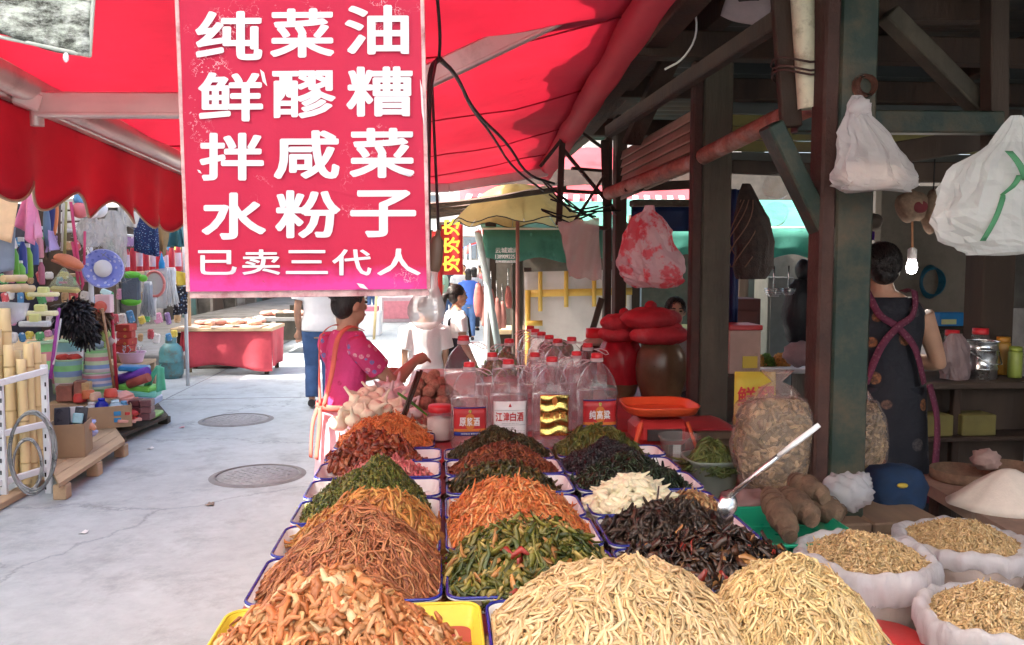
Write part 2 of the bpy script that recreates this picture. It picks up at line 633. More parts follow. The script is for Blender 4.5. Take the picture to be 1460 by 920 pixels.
 wt = np.array([c[3] if len(c) > 3 else 1.0 for c in cols]); wt = wt / wt.sum()
 ci = pal[rs.choice(len(pal), N, p=wt)] * (0.75 + 0.5 * rs.rand(N, 1)) * (1 + 0.02 * rs.randn(N, 3))
 V, Q, C = strands_geo(pts, w * (0.6 + 0.8 * rs.rand(N)), t * (0.7 + 0.6 * rs.rand(N)), np.clip(ci, 0.003, 0.95), up)
 o = np_obj(piece + 's', V, Q, C, food_mat(rough, spec), root, off=wloc(root))
 o['kind'] = 'stuff'
 return root
# ---- text
TXT = {}
def text_mesh(s, bold=0.0):
 key = (s, bold)
 if key in TXT:
  return TXT[key]
 cu = bpy.data.curves.new('txt', 'FONT')
 cu.body = s
 cu.size = 1.0
 cu.offset = bold
 cu.resolution_u = 3
 cu.fill_mode = 'FRONT'
 o = bpy.data.objects.new('txt', cu)
 COL.objects.link(o)
 dg = bpy.context.evaluated_depsgraph_get()
 me = bpy.data.meshes.new_from_object(o.evaluated_get(dg))
 vs = [v.co.copy() for v in me.vertices]
 fs = [list(p.vertices) for p in me.polygons]
 bpy.data.objects.remove(o)
 bpy.data.meshes.remove(me)
 if vs:
  x0 = min(v.x for v in vs); x1 = max(v.x for v in vs); y0 = min(v.y for v in vs); y1 = max(v.y for v in vs)
  vs = [((v.x - x0) / max(1e-6, x1 - x0), (v.y - y0) / max(1e-6, y1 - y0)) for v in vs]
 TXT[key] = (vs, fs)
 return TXT[key]
def lettering(name, s, material, parent, fn, bold=0.0, label=None):
 """fn(u,v)->point: maps the lettering's own box (0..1, 0..1) on to the printed face"""
 vs, fs = text_mesh(s)
 mb = MB()
 mb.add([fn(u, v) for u, v in vs], fs)
 if bold:
  for k in range(10):          # heavier strokes: the same outline laid a hair proud, shifted round a small circle
   a = 2 * PI * k / 10
   du, dv, q = bold * math.cos(a), bold * math.sin(a), -0.00012 * (k + 1)
   mb.add([fn(u * (1 - 2 * bold) + bold + du, v * (1 - 2 * bold) + bold + dv) + Vector((0, q, 0)) for u, v in vs], fs)
 return mb.build(name, material, parent, label=label)
def quad_fn(bl, br, tl, tr):
 bl, br, tl, tr = Vector(bl), Vector(br), Vector(tl), Vector(tr)
 def f(u, v):
  return bl * (1 - u) * (1 - v) + br * u * (1 - v) + tl * (1 - u) * v + tr * u * v
 return f
# ================================================================== GROUND
def ground_material():
 m, nt, out = base_nodes('concrete_ground')
 L = nt.links.new
 p = nt.nodes.new('ShaderNodeBsdfPrincipled')
 n1 = noise(nt, 0.7, 8, 0.65)
 n2 = noise(nt, 9, 6, 0.7)
 n3 = noise(nt, 160, 2, 0.5)
 r1 = ramp(nt, n1.outputs[0], 0.3, 0.7, (0.345, 0.385, 0.395), (0.48, 0.535, 0.545))
 r2 = ramp(nt, n2.outputs[0], 0.35, 0.65, (0.86, 0.86, 0.87), (1, 1, 1))
 mx = _mix(nt, 'MULTIPLY'); mx.inputs[0].default_value = 1.0
 L(r1.outputs[0], mx.inputs[6]); L(r2.outputs[0], mx.inputs[7])
 # cracks and damp stains
 tc = nt.nodes.new('ShaderNodeTexCoord')
 wv = noise(nt, 1.3, 6, 0.7)
 mp = _mix(nt); mp.inputs[0].default_value = 0.35
 L(tc.outputs['Object'], mp.inputs[6]); L(wv.outputs['Color'], mp.inputs[7])
 vo = nt.nodes.new('ShaderNodeTexVoronoi'); vo.feature = 'DISTANCE_TO_EDGE'; vo.inputs['Scale'].default_value = 0.55
 L(mp.outputs[2], vo.inputs['Vector'])
 cr = ramp(nt, vo.outputs['Distance'], 0.0, 0.006, (0.62, 0.62, 0.62), (1, 1, 1))
 m2 = _mix(nt, 'MULTIPLY'); m2.inputs[0].default_value = 0.8
 L(mx.outputs[2], m2.inputs[6]); L(cr.outputs[0], m2.inputs[7])
 st = noise(nt, 2.2, 8, 0.75)
 sr = ramp(nt, st.outputs[0], 0.50, 0.72, (1, 1, 1), (0.66, 0.65, 0.64))
 m3 = _mix(nt, 'MULTIPLY'); m3.inputs[0].default_value = 1.0
 L(m2.outputs[2], m3.inputs[6]); L(sr.outputs[0], m3.inputs[7])
 L(m3.outputs[2], p.inputs['Base Color'])
 p.inputs['Roughness'].default_value = 0.8
 b = nt.nodes.new('ShaderNodeBump'); b.inputs['Strength'].default_value = 0.25; b.inputs['Distance'].default_value = 0.006
 L(n3.outputs[0], b.inputs['Height']); L(b.outputs[0], p.inputs['Normal'])
 L(p.outputs[0], out.inputs[0])
 return m
g = MB()
g.sheet(lambda u, v: (-60 + 120 * u, -20 + 220 * v, 0), 8, 12, smooth=False)
struct('ground', g, ground_material())
M_CAST = mat('cast_iron', (0.30, 0.30, 0.30), 0.6, var=0.25, sc=20, bump=0.4, bs=60, metal=0.3, dirt=0.4, dcol=(0.33, 0.32, 0.31))
M_CASTR = mat('cast_iron_rim', (0.20, 0.195, 0.19), 0.7, var=0.2, metal=0.1, dirt=0.3)
for (px, py, w, lab) in ((337, 599, 94, 'round iron manhole cover farther up the street'), (368, 678, 122, 'round iron manhole cover nearest the pickle table')):
 c = G(px, py)
 r = S(w, c.y) / 2
 t = thing('manhole_cover', lab, 'manhole cover', c, 'manhole covers in the lane')
 mb = MB()
 mb.lathe([(r * 0.93, 0.003), (r * 0.93, 0.010), (r, 0.010), (r + 0.03, 0.001)], c, 48, cap0=False, cap1=False)
 mb.build('rim', M_CASTR, t)
 mb = MB()
 mb.lathe([(0.001, 0.005), (r * 0.91, 0.005), (r * 0.915, 0.001)], c, 48)
 for i in range(-7, 8):
  for j in range(-7, 8):
   if (i * i + j * j) < 46 and (i + j) % 2 == 0:
    mb.box(c + Vector((i * r * 0.115, j * r * 0.115, 0.006)), (r * 0.10, r * 0.035, 0.006), Euler((0, 0, 0.785 if i % 2 else -0.785)), 0.001)
 mb.build('plate', M_CAST, t)
jt = MB()
for y in (10.2, 14.6):
 jt.box((-1.7, y, 0.0015), (3.4, 0.012, 0.003), Euler((0, 0, 0.02)), 0.001)
jt.box((-3.35, 9.0, 0.0015), (0.012, 12, 0.003), None, 0.001)
struct('paving_joint', jt, plain('joint_tar', (0.22, 0.22, 0.22), 0.9))
rs = random.Random(61)
for i, (px, py, c, w) in enumerate(((215, 640, 'white', .05), (120, 760, 'white', .04), (300, 720, 'brown', .05), (260, 610, 'pink', .04))):
 q = G(px, py)
 a0 = rs.random() * 6
 solo('litter_scrap', MB().sheet(lambda u, v: q + Vector(((u - .5) * w * (1.2 - .5 * v), (v - .5) * w * 1.5, .004 + .008 * abs(math.sin(u * 4 + a0) * math.cos(v * 3)))), 5, 5, .001), plain('litter_' + c, {'white': (.7, .69, .67), 'brown': (.20, .13, .08), 'pink': (.6, .25, .28), 'green': (.12, .2, .06)}[c]),
  ['white paper scrap beside the cartons on the lane', 'white paper scrap on the near lane', 'brown leaf scrap between covers and table', 'pink wrapper by the upper manhole cover'][i], 'litter')
# raised kerb platform along the left row of stalls, beyond the hardware stall
M_KERB = mat('old_concrete', (0.30, 0.285, 0.265), 0.85, var=0.25, sc=5, bump=0.5, bs=40, dirt=0.4, dcol=(0.12, 0.10, 0.085))
kb = MB()
kb.box((-5.0, 17.6, 0.11), (3.6, 9.0, 0.22), ch=0.02)
kb.box((-5.55, 9.9, 0.06), (2.6, 5.6, 0.12), ch=0.02)
kb.box((-5.0, 34.5, 0.11), (3.6, 24.0, 0.22), ch=0.02)
struct('pavement', kb, M_KERB)
# ================================================================== FAR STREET, BUILDINGS
M_WALL_D = mat('grimy_plaster', (0.22, 0.20, 0.18), 0.9, var=0.3, sc=2, bump=0.3, dirt=0.6, dsc=0.8, dcol=(0.07, 0.06, 0.05))
M_WALL_P = mat('pale_plaster', (0.62, 0.60, 0.57), 0.9, var=0.12, sc=1.5, bump=0.2, dirt=0.3, dsc=0.6, dcol=(0.35, 0.33, 0.3))
M_DOOR = mat('teal_door', (0.05, 0.13, 0.13), 0.6, var=0.25, dirt=0.4)
M_SHUT = mat('shutter_grey', (0.26, 0.25, 0.245), 0.6, var=0.2, metal=0.2, dirt=0.4)
M_DARKW = mat('dark_timber', (0.055, 0.036, 0.026), 0.8, var=0.4, sc=4, bump=0.4, stretch=(1, 1, 0.15))
t = thing('market_building', 'long low market building with shuttered bays behind the stalls across the lane', 'building', (-6.6, 20, 0))
MB().box((-7.3, 20, 1.6), (0.3, 60, 3.2)).build('wall', M_WALL_D, t)
MB().box((-6.75, 20, 3.12), (1.5, 60.2, 0.12), Euler((0, 0.16, 0))).build('roof', mat('fibre_roof', (0.3, 0.29, 0.28), 0.9, var=0.2, dirt=0.4), t)
for i in range(12):
 y = 6.0 + i * 2.9
 o = MB().box((-7.12, y, 1.1), (0.1, 1.9, 2.2)).build('door', [M_DOOR, M_DARKW, M_SHUT][i % 3], t)
 if i % 3 == 2 or i == 1:
  for k in range(12):
   MB().box((-7.05, y, 0.12 + k * 0.175), (0.03, 1.86, 0.15)).build('slat', M_SHUT, o)
 MB().box((-6.95, y + 1.45, 1.45), (0.35, 0.28, 2.9)).build('pillar', M_WALL_D, t)
t = thing('end_building', 'pale building closing the far end of the lane', 'building', (-1, 52, 0))
MB().box((-1.0, 54, 5), (26, 3, 10)).build('wall', M_WALL_P, t)
M_PANE = mat('window_pane', (0.12, 0.14, 0.16), 0.15, var=0.2)
for i in range(-3, 4):
 for j in range(3):
  w = MB().box((i * 3.2 - 1.0, 52.45, 2.6 + j * 2.6), (1.7, 0.1, 1.5)).build('window', M_WALL_D, t)
  for k in (-1, 1):
   MB().box((i * 3.2 - 1.0 + k * 0.42, 52.40, 2.6 + j * 2.6), (0.76, 0.06, 1.35)).build('pane', M_PANE, w)
# far shop rows left and right of the lane
rs = random.Random(4)
for i, (x0, y0, y1, h, c) in enumerate(((2.6, 15, 22, 4.2, (0.5, 0.46, 0.42)), (2.4, 22.2, 30, 5.0, (0.55, 0.54, 0.52)), (2.5, 30.2, 44, 5.6, (0.6, 0.57, 0.53)))):
 t = thing('shop_house', ['low shop house just beyond the white board, right of the lane', 'middle shop house on the right of the lane', 'farthest shop house on the right of the lane'][i], 'building', (x0 + 1.5, (y0 + y1) / 2, 0))
 MB().box((x0 + 1.6, (y0 + y1) / 2, h / 2), (3.2, y1 - y0, h)).build('wall', mat('shop_wall_%d' % i, c, 0.9, var=0.12, sc=1.5, dirt=0.3, dsc=0.8, dcol=(0.3, 0.27, 0.24)), t)
 n = int((y1 - y0) / 2.6)
 for k in range(n):
  yy = y0 + 1.4 + k * 2.6
  MB().box((x0 - 0.02, yy, 1.2), (0.1, 2.0, 2.3)).build('shopfront', M_DARKW, t)
  w = MB().box((x0 - 0.03, yy, 3.2), (0.08, 1.2, 1.0)).build('window', M_WALL_P, t)
  MB().box((x0 - 0.08, yy, 3.2), (0.05, 1.06, 0.86)).build('pane', M_PANE, w)
# ================================================================== SHADE SHEETS OVER THE LANE
M_TARP = mat('white_tarp', (0.89, 0.885, 0.88), 0.6, var=0.05, sc=3, bump=0.2, transl=0.66, dirt=0.10, dcol=(0.6, 0.55, 0.48))
def lane_sheet(x0, x1, y0, y1, z, lab, seed):
 t = thing('unseen_tarpaulin', lab, 'tarpaulin', ((x0 + x1) / 2, (y0 + y1) / 2, z), 'shade sheets across the lane')
 mb = MB()
 mb.sheet(lambda u, v: (x0 + (x1 - x0) * u, y0 + (y1 - y0) * v, z + 0.12 * math.sin(v * 9 + seed) * math.sin(u * PI) - 0.18 * math.sin(u * PI) + 0.25 * (1 - u)), 14, 26, 0.004)
 mb.build('sheet', M_TARP, t)
 for xx in (x0, x1):
  zz = z + (0.25 if xx == x0 else 0)
  MB().tube([(xx, y0, zz), (xx, y1, zz)], 0.008, 6).build('rope', M_DARKW, t)
lane_sheet(-6.6, -3.1, 2.1, 9.25, 3.05, 'white shade tarpaulin stretched over the lane before the hardware stall', 0.5)
lane_sheet(-6.2, 3.6, -6.0, 2.05, 3.38, 'added white sheet, out of view, softening light over the near end of the lane', 2.9)  # added above the view to spread soft neutral light on the front trays
lane_sheet(-6.2, -0.6, 16.6, 27.0, 3.35, 'white shade tarpaulin farther up the lane', 1.7)
# ================================================================== RED AWNING
RA = thing('red_awning', 'big red retractable fabric awning with scalloped valance over the pickle table', 'awning', (-0.4, 4.0, 2.4))
rN, rF = P(905, 0, 3.1), P(765, 246, 7.0)
fN, fF = P(0, 97, 2.8), P(260, 226, 4.80)
def ext(a, b, Y):
 k = (Y - a.y) / (b.y - a.y)
 return a + (b - a) * k
Y0, Y1 = 2.05, 7.05
def red_material(name, col, tr):
 m, nt, out = base_nodes(name)
 L = nt.links.new
 n = noise(nt, 1.6, 7, 0.65)
 r = ramp(nt, n.outputs[0], 0.3, 0.7, sh(col, 0.80), sh(col, 1.08))
 wv = noise(nt, 380, 1, 0.5, stretch=(1, 0.1, 1))
 d = noise(nt, 4.0, 8, 0.75)
 dr = ramp(nt, d.outputs[0], 0.60, 0.80)
 mx = _mix(nt); mx.inputs[7].default_value = c4(sh(col, 0.6))
 L(dr.outputs[0], mx.inputs[0]); L(r.outputs[0], mx.inputs[6])
 p = nt.nodes.new('ShaderNodeBsdfPrincipled'); p.inputs['Roughness'].default_value = 0.65; p.inputs['Specular IOR Level'].default_value = 0.25
 L(mx.outputs[2], p.inputs['Base Color'])
 b = nt.nodes.new('ShaderNodeBump'); b.inputs['Strength'].default_value = 0.12; b.inputs['Distance'].default_value = 0.004
 L(wv.outputs[0], b.inputs['Height']); L(b.outputs[0], p.inputs['Normal'])
 t = nt.nodes.new('ShaderNodeBsdfTranslucent'); L(mx.outputs[2], t.inputs[0])
 ms = nt.nodes.new('ShaderNodeMixShader'); ms.inputs[0].default_value = tr
 L(p.outputs[0], ms.inputs[1]); L(t.outputs[0], ms.inputs[2]); L(ms.outputs[0], out.inputs[0])
 MATS[name] = m
 return m
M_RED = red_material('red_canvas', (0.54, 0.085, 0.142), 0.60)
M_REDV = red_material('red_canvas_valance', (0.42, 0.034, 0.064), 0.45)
def canopy(u, v):
 Y = Y0 + (Y1 - Y0) * v
 a, b = ext(rN, rF, Y), ext(fN, fF, Y)
 p = a + (b - a) * u
 p.z += -0.05 * math.sin(u * PI) + 0.014 * math.sin(v * 31 + u * 7 + 2 * math.sin(u * 5)) + 0.006 * math.sin(v * 70 - u * 22) * math.sin(u * PI) + 0.02 * math.sin(v * 7.0)* math.sin(u*PI)
 return p
mb = MB(); mb.sheet(canopy, 36, 60, 0.0015); mb.build('canopy', M_RED, RA)
# sewn seams across the canopy
for v in (0.25, 0.47, 0.66, 0.83):
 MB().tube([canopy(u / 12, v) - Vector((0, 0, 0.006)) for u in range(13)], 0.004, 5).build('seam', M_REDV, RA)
a, b = ext(rN, rF, Y0), ext(rN, rF, Y1 - 0.1)
mb = MB()
pts = [a + (b - a) * (i / 30) for i in range(31)]
mb.tube([p + Vector((0.06, 0, -0.01)) for p in pts], [0.072 + 0.004 * math.sin(i * 1.7) for i in range(31)], 18)
mb.build('roller', red_material('red_roller', (0.62, 0.05, 0.08), 0.25), RA)
M_ALU = mat('brown_aluminium', (0.56, 0.47, 0.45), 0.38, var=0.12, sc=4, bump=0.05, metal=0.55, dirt=0.25, dcol=(0.22, 0.15, 0.13))
a, b = ext(fN, fF, Y0), ext(fN, fF, Y1)
mb = MB()
mb.tube([a + Vector((0.02, 0, -0.03)), b + Vector((0.02, 0, -0.03))], 0.048, 20)
mb.beam(a + Vector((-0.045, 0, -0.055)), b + Vector((-0.045, 0, -0.055)), 0.05, 0.035)
mb.build('front_bar', M_ALU, RA)
def val(u, v):
 Y = Y0 + (Y1 - Y0) * u
 p = ext(fN, fF, Y)
 per = 0.375
 sc = 0.5 - 0.5 * math.cos((Y - 3.11) / per * 2 * PI)
 hgt = 0.285 + 0.085 * sc ** 0.8
 return p + Vector((-0.06 + 0.02 * math.sin(Y * 5.1) * v + 0.03 * v * math.sin(Y * 13), 0, -0.04 - hgt * v))
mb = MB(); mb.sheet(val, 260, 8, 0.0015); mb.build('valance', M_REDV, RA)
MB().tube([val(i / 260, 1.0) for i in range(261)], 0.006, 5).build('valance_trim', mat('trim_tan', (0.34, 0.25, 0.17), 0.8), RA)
# folding arm: fore-arm from the front bar, elbow behind the board, upper arm to the roller
e0 = P(52, 150, 2.95); el = P(520, 152, 3.05); e1 = P(905, -30, 3.35)
ar = MB(); ar.beam(e0, el, 0.05, 0.085); ar.beam(e0 + Vector((0, 0, -0.034)), el + Vector((0, 0, -0.034)), 0.058, 0.012)
ar.build('forearm', M_ALU, RA)
k0 = P(20, 135, 2.92)
MB().beam(k0, e0 + Vector((0.02, 0, 0)), 0.055, 0.06).tube([e0 + Vector((0, 0, -0.07)), e0 + Vector((0, 0, 0.05))], 0.022, 10).build('arm_joint', M_ALU, RA)
ar = MB(); ar.beam(el, e1, 0.05, 0.085); ar.beam(el + Vector((0, 0, -0.034)), e1 + Vector((0, 0, -0.034)), 0.058, 0.012)
ar.build('upper_arm', M_ALU, RA)
MB().tube([el + Vector((0, 0, -0.06)), el + Vector((0, 0, 0.06))], 0.045, 14).build('elbow', M_ALU, RA)
# second arm towards the far end
e0 = ext(fN, fF, 6.5); el2 = P(640, 268, 6.6); e1 = ext(rN, rF, 6.6) + Vector((0.05, 0, -0.06))
MB().beam(e0, el2, 0.05, 0.07).build('forearm', M_ALU, RA)
MB().beam(el2, e1, 0.05, 0.07).build('upper_arm', M_ALU, RA)
# ================================================================== MARKET SHED (right): posts, beams, roof
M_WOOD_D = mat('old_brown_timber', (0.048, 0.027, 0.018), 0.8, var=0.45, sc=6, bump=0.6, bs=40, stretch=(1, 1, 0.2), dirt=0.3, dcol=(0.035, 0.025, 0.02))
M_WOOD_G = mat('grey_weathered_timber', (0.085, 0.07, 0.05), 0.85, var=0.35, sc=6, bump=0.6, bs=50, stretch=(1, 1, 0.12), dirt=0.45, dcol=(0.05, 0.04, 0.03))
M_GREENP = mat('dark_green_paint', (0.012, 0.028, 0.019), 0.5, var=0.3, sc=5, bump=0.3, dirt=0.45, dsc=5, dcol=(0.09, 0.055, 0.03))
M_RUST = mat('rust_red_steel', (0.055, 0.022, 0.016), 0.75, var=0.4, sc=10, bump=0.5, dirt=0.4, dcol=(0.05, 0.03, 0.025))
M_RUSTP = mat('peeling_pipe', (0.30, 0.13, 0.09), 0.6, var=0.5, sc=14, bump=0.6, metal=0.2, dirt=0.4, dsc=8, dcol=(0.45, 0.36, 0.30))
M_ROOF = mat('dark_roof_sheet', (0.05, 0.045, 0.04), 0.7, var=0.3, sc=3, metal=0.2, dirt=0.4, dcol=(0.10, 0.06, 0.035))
M_SIDING = mat('grey_siding', (0.07, 0.075, 0.07), 0.6, var=0.25, sc=4, bump=0.25, metal=0.1, stretch=(0.1, 1, 1), dirt=0.35, dcol=(0.06, 0.05, 0.04))
M_OLIVE = mat('olive_siding', (0.20, 0.17, 0.05), 0.7, var=0.3, sc=4, stretch=(0.1, 1, 1), dirt=0.35)
M_TIN = mat('pinkish_tin', (0.36, 0.25, 0.19), 0.55, var=0.25, sc=5, bump=0.2, metal=0.15, dirt=0.35, dcol=(0.16, 0.09, 0.06))
SH = thing('market_shed', 'ramshackle open timber and tin shed on dark posts sheltering the right-hand stalls', 'shed', (2.5, 4.0, 0))
# roof
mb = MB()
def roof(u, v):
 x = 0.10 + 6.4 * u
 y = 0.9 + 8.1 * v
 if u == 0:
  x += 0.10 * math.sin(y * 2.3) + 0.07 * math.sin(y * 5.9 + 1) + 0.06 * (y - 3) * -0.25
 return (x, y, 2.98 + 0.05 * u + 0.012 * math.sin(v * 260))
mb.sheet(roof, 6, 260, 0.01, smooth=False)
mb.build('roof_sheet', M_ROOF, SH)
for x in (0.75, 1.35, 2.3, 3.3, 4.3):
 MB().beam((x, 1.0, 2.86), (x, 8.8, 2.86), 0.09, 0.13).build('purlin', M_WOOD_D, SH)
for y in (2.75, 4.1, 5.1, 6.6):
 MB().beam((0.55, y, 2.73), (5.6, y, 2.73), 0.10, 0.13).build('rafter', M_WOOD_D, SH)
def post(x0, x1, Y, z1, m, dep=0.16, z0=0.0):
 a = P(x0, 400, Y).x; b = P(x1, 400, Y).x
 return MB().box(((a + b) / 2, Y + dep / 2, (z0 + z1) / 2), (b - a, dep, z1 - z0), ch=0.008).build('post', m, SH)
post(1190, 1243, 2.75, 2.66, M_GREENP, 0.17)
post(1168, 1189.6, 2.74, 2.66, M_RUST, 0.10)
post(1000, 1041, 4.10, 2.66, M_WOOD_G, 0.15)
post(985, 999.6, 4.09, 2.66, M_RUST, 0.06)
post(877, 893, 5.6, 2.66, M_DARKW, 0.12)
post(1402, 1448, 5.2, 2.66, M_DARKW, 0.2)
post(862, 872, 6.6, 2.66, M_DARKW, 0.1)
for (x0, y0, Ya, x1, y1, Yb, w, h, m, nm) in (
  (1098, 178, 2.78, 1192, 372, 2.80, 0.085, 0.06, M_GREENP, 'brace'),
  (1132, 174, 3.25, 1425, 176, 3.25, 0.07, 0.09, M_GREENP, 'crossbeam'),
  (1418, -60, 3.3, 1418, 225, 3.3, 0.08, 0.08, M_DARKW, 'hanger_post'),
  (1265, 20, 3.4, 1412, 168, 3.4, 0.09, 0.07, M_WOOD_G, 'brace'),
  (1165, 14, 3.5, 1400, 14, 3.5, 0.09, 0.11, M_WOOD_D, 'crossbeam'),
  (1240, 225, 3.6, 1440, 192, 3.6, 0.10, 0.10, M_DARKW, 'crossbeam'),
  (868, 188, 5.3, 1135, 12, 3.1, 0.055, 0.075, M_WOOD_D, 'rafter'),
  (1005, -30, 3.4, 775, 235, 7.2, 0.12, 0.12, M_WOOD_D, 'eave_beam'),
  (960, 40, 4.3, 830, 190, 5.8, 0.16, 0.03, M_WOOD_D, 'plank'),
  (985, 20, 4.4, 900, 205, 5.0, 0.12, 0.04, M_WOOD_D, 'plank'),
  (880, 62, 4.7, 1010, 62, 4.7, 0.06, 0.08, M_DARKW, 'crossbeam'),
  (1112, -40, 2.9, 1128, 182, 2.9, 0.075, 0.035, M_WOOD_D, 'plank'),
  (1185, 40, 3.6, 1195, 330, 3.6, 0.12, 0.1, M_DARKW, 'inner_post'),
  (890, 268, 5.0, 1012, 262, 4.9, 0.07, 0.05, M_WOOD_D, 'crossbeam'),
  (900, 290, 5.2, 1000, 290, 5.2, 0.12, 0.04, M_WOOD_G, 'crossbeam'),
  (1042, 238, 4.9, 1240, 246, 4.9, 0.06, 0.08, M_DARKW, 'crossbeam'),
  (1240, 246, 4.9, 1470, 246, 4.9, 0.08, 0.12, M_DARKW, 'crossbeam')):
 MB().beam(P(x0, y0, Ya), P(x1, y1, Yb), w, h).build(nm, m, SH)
# slatted tin panel under the eave
pa, pb, pc, pd = P(888, 215, 5.35), P(996, 152, 4.25), P(996, 240, 4.25), P(888, 284, 5.35)
for k in range(6):
 u0, u1 = k / 6, (k + 1) / 6 + 0.02
 q = [pa + (pd - pa) * u0, pb + (pc - pb) * u0, pb + (pc - pb) * u1, pa + (pd - pa) * u1]
 f = quad_fn(q[3], q[2], q[0], q[1])
 mb = MB(); mb.sheet(lambda u, v: f(u, v) + Vector((-0.02 * (1 - v), -0.02 * (1 - v), 0)), 4, 4, 0.006)
 mb.build('slat', M_TIN, SH)
# back wall above the opening: horizontal sheet-metal siding
xa, xb = P(1045, 100, 5.25).x, P(1520, 100, 5.25).x
z = 2.28
k = 0
while z < 2.99:
 hgt = 0.075 if k % 2 else 0.09
 m = M_OLIVE if 2.24 < z < 2.60 and k in (1, 2, 3) else M_SIDING
 MB().box(((xa + xb) / 2, 5.25 + 0.012 * (k % 2), z + hgt / 2), (xb - xa, 0.02, hgt - 0.006), Euler((0.08, 0, 0)), 0.003).build('siding', m, SH)
 z += hgt
 k += 1
# inner walls
M_INW = mat('smoke_stained_plaster', (0.27, 0.235, 0.19), 0.9, var=0.25, sc=3, bump=0.3, dirt=0.5, dsc=1.5, dcol=(0.10, 0.085, 0.065))
MB().box((P(1345, 400, 6.7).x, 6.75, 1.15), (1.15, 0.1, 2.3)).build('inner_wall', M_INW, SH)
MB().box((5.7, 3.5, 1.5), (0.1, 9, 3.0)).build('side_wall', M_WALL_D, SH)
MB().box((P(1480, 400, 6.8).x, 6.9, 1.5), (0.9, 0.1, 0.5)).build('inner_wall', M_WALL_D, SH)
# concrete floor of the shed is the lane's own; rusty sign bracket below the eave
t = thing('steel_bracket', 'rusty angle-iron frame hung with wires under the shed eave', 'bracket', P(830, 320, 5.4))
for (x0, y0, x1, y1, w) in ((803, 165, 797, 318, .04), (792, 318, 866, 326, .045), (862, 200, 866, 326, .05), (800, 272, 866, 276, .035), (800, 210, 880, 305, .035), (862, 250, 815, 322, .03),
       (815, 240, 862, 244, .03), (770, 238, 800, 200, .03), (865, 215, 830, 190, .03)):
 MB().beam(P(x0, y0, 5.4 + random.uniform(-.03, .03)), P(x1, y1, 5.4 + random.uniform(-.03, .03)), w, w * 0.6).build('bar', M_DARKW if y0 < 300 else M_RUST, t)
rs = random.Random(8)
for i in range(7):
 a = P(rs.uniform(760, 810), rs.uniform(255, 300), 5.3); b = P(rs.uniform(840, 890), rs.uniform(280, 315), 5.35)
 m_ = (a + b) / 2 + Vector((0, 0, -0.10 * rs.random() - 0.03))
 MB().tube([a, a * .6 + m_ * .4, m_, b * .6 + m_ * .4, b], 0.006, 5).build('wire', mat('black_wire', (0.015, 0.013, 0.013), 0.6), t)
# pipes
p0, p1, p2, p3 = P(868, 276, 5.3), P(985, 232, 4.25), P(1105, 172, 3.4), P(1238, 121, 2.72)
mb = MB(); mb.tube([p0, p1, p2, p3], [0.042, 0.042, 0.041, 0.036], 16, caps=False)
d = (p3 - p2).normalized()
mb.tube([p3 - d * 0.16, p3 - d * 0.02], 0.042, 16, caps=False)
mb.tube([p3, p3 - d * 0.3], 0.029, 16, caps=False)
solo('rusty_pipe', mb, M_RUSTP, 'long rusty steel pipe with an open end, slanting under the shed roof', 'pipe')
a, b = P(1140, -60, 2.86), P(1154, 155, 2.86)
t = thing('plastic_pipe', 'stained off-white plastic pipe wired upright to a plank', 'pipe', b)
MB().tube([a, b], 0.040, 18, caps=False).build('pipe', mat('old_pvc', (0.62, 0.58, 0.42), 0.5, var=0.15, sc=8, dirt=0.35, dsc=12, dcol=(0.20, 0.16, 0.09)), t)
for yy in (88, 100, 106):
 c = a + (b - a) * ((yy + 60) / 215) + Vector((-0.03, 0.02, 0))
 pts = [c + Vector((0.085 * math.cos(i / 14 * 2 * PI), 0.075 * math.sin(i / 14 * 2 * PI), 0.012 * math.sin(i))) for i in range(15)]
 MB().tube(pts, 0.004, 5).build('wire', M_RUST, t)
# wires hanging from the awning arm
M_BLK = MATS['black_wire']
def wire(lab, pts, r=0.006, m=None, nm='cable'):
 # smooth the polyline
 for _ in range(2):
  q = [pts[0]]
  for a, b in zip(pts, pts[1:]):
   q += [a * .75 + b * .25, a * .25 + b * .75]
  q.append(pts[-1]); pts = q
 return solo(nm, MB().tube(pts, r, 6), m or M_BLK, lab, 'cable')
wire('thick black cable looping off the awning arm down beside the red sign', [P(626, 84, 2.6), P(612, 98, 2.55), P(612, 160, 2.5), P(610, 260, 2.4), P(611, 350, 2.25)], 0.008)
wire('black cable draped from the awning arm to the shed bracket', [P(626, 84, 2.6), P(650, 105, 3.0), P(675, 160, 3.6), P(725, 205, 4.6), P(750, 250, 5.0), P(790, 262, 5.35)], 0.008)
wire('second black cable sagging from the awning arm', [P(628, 84, 2.62), P(655, 112, 3.0), P(668, 150, 3.6), P(700, 190, 4.2), P(730, 240, 4.9), P(775, 272, 5.3)], 0.007)
wire('thin black cable rising from the awning arm', [P(626, 84, 2.6), P(628, 50, 2.5), P(622, -20, 2.4)], 0.005)
wire('loose white wire dangling beside the wooden post', [P(990, 5, 3.9), P(995, 50, 3.9), P(975, 85, 3.9), P(948, 99, 3.9)], 0.005, plain('white_wire', (0.75, 0.73, 0.7)))
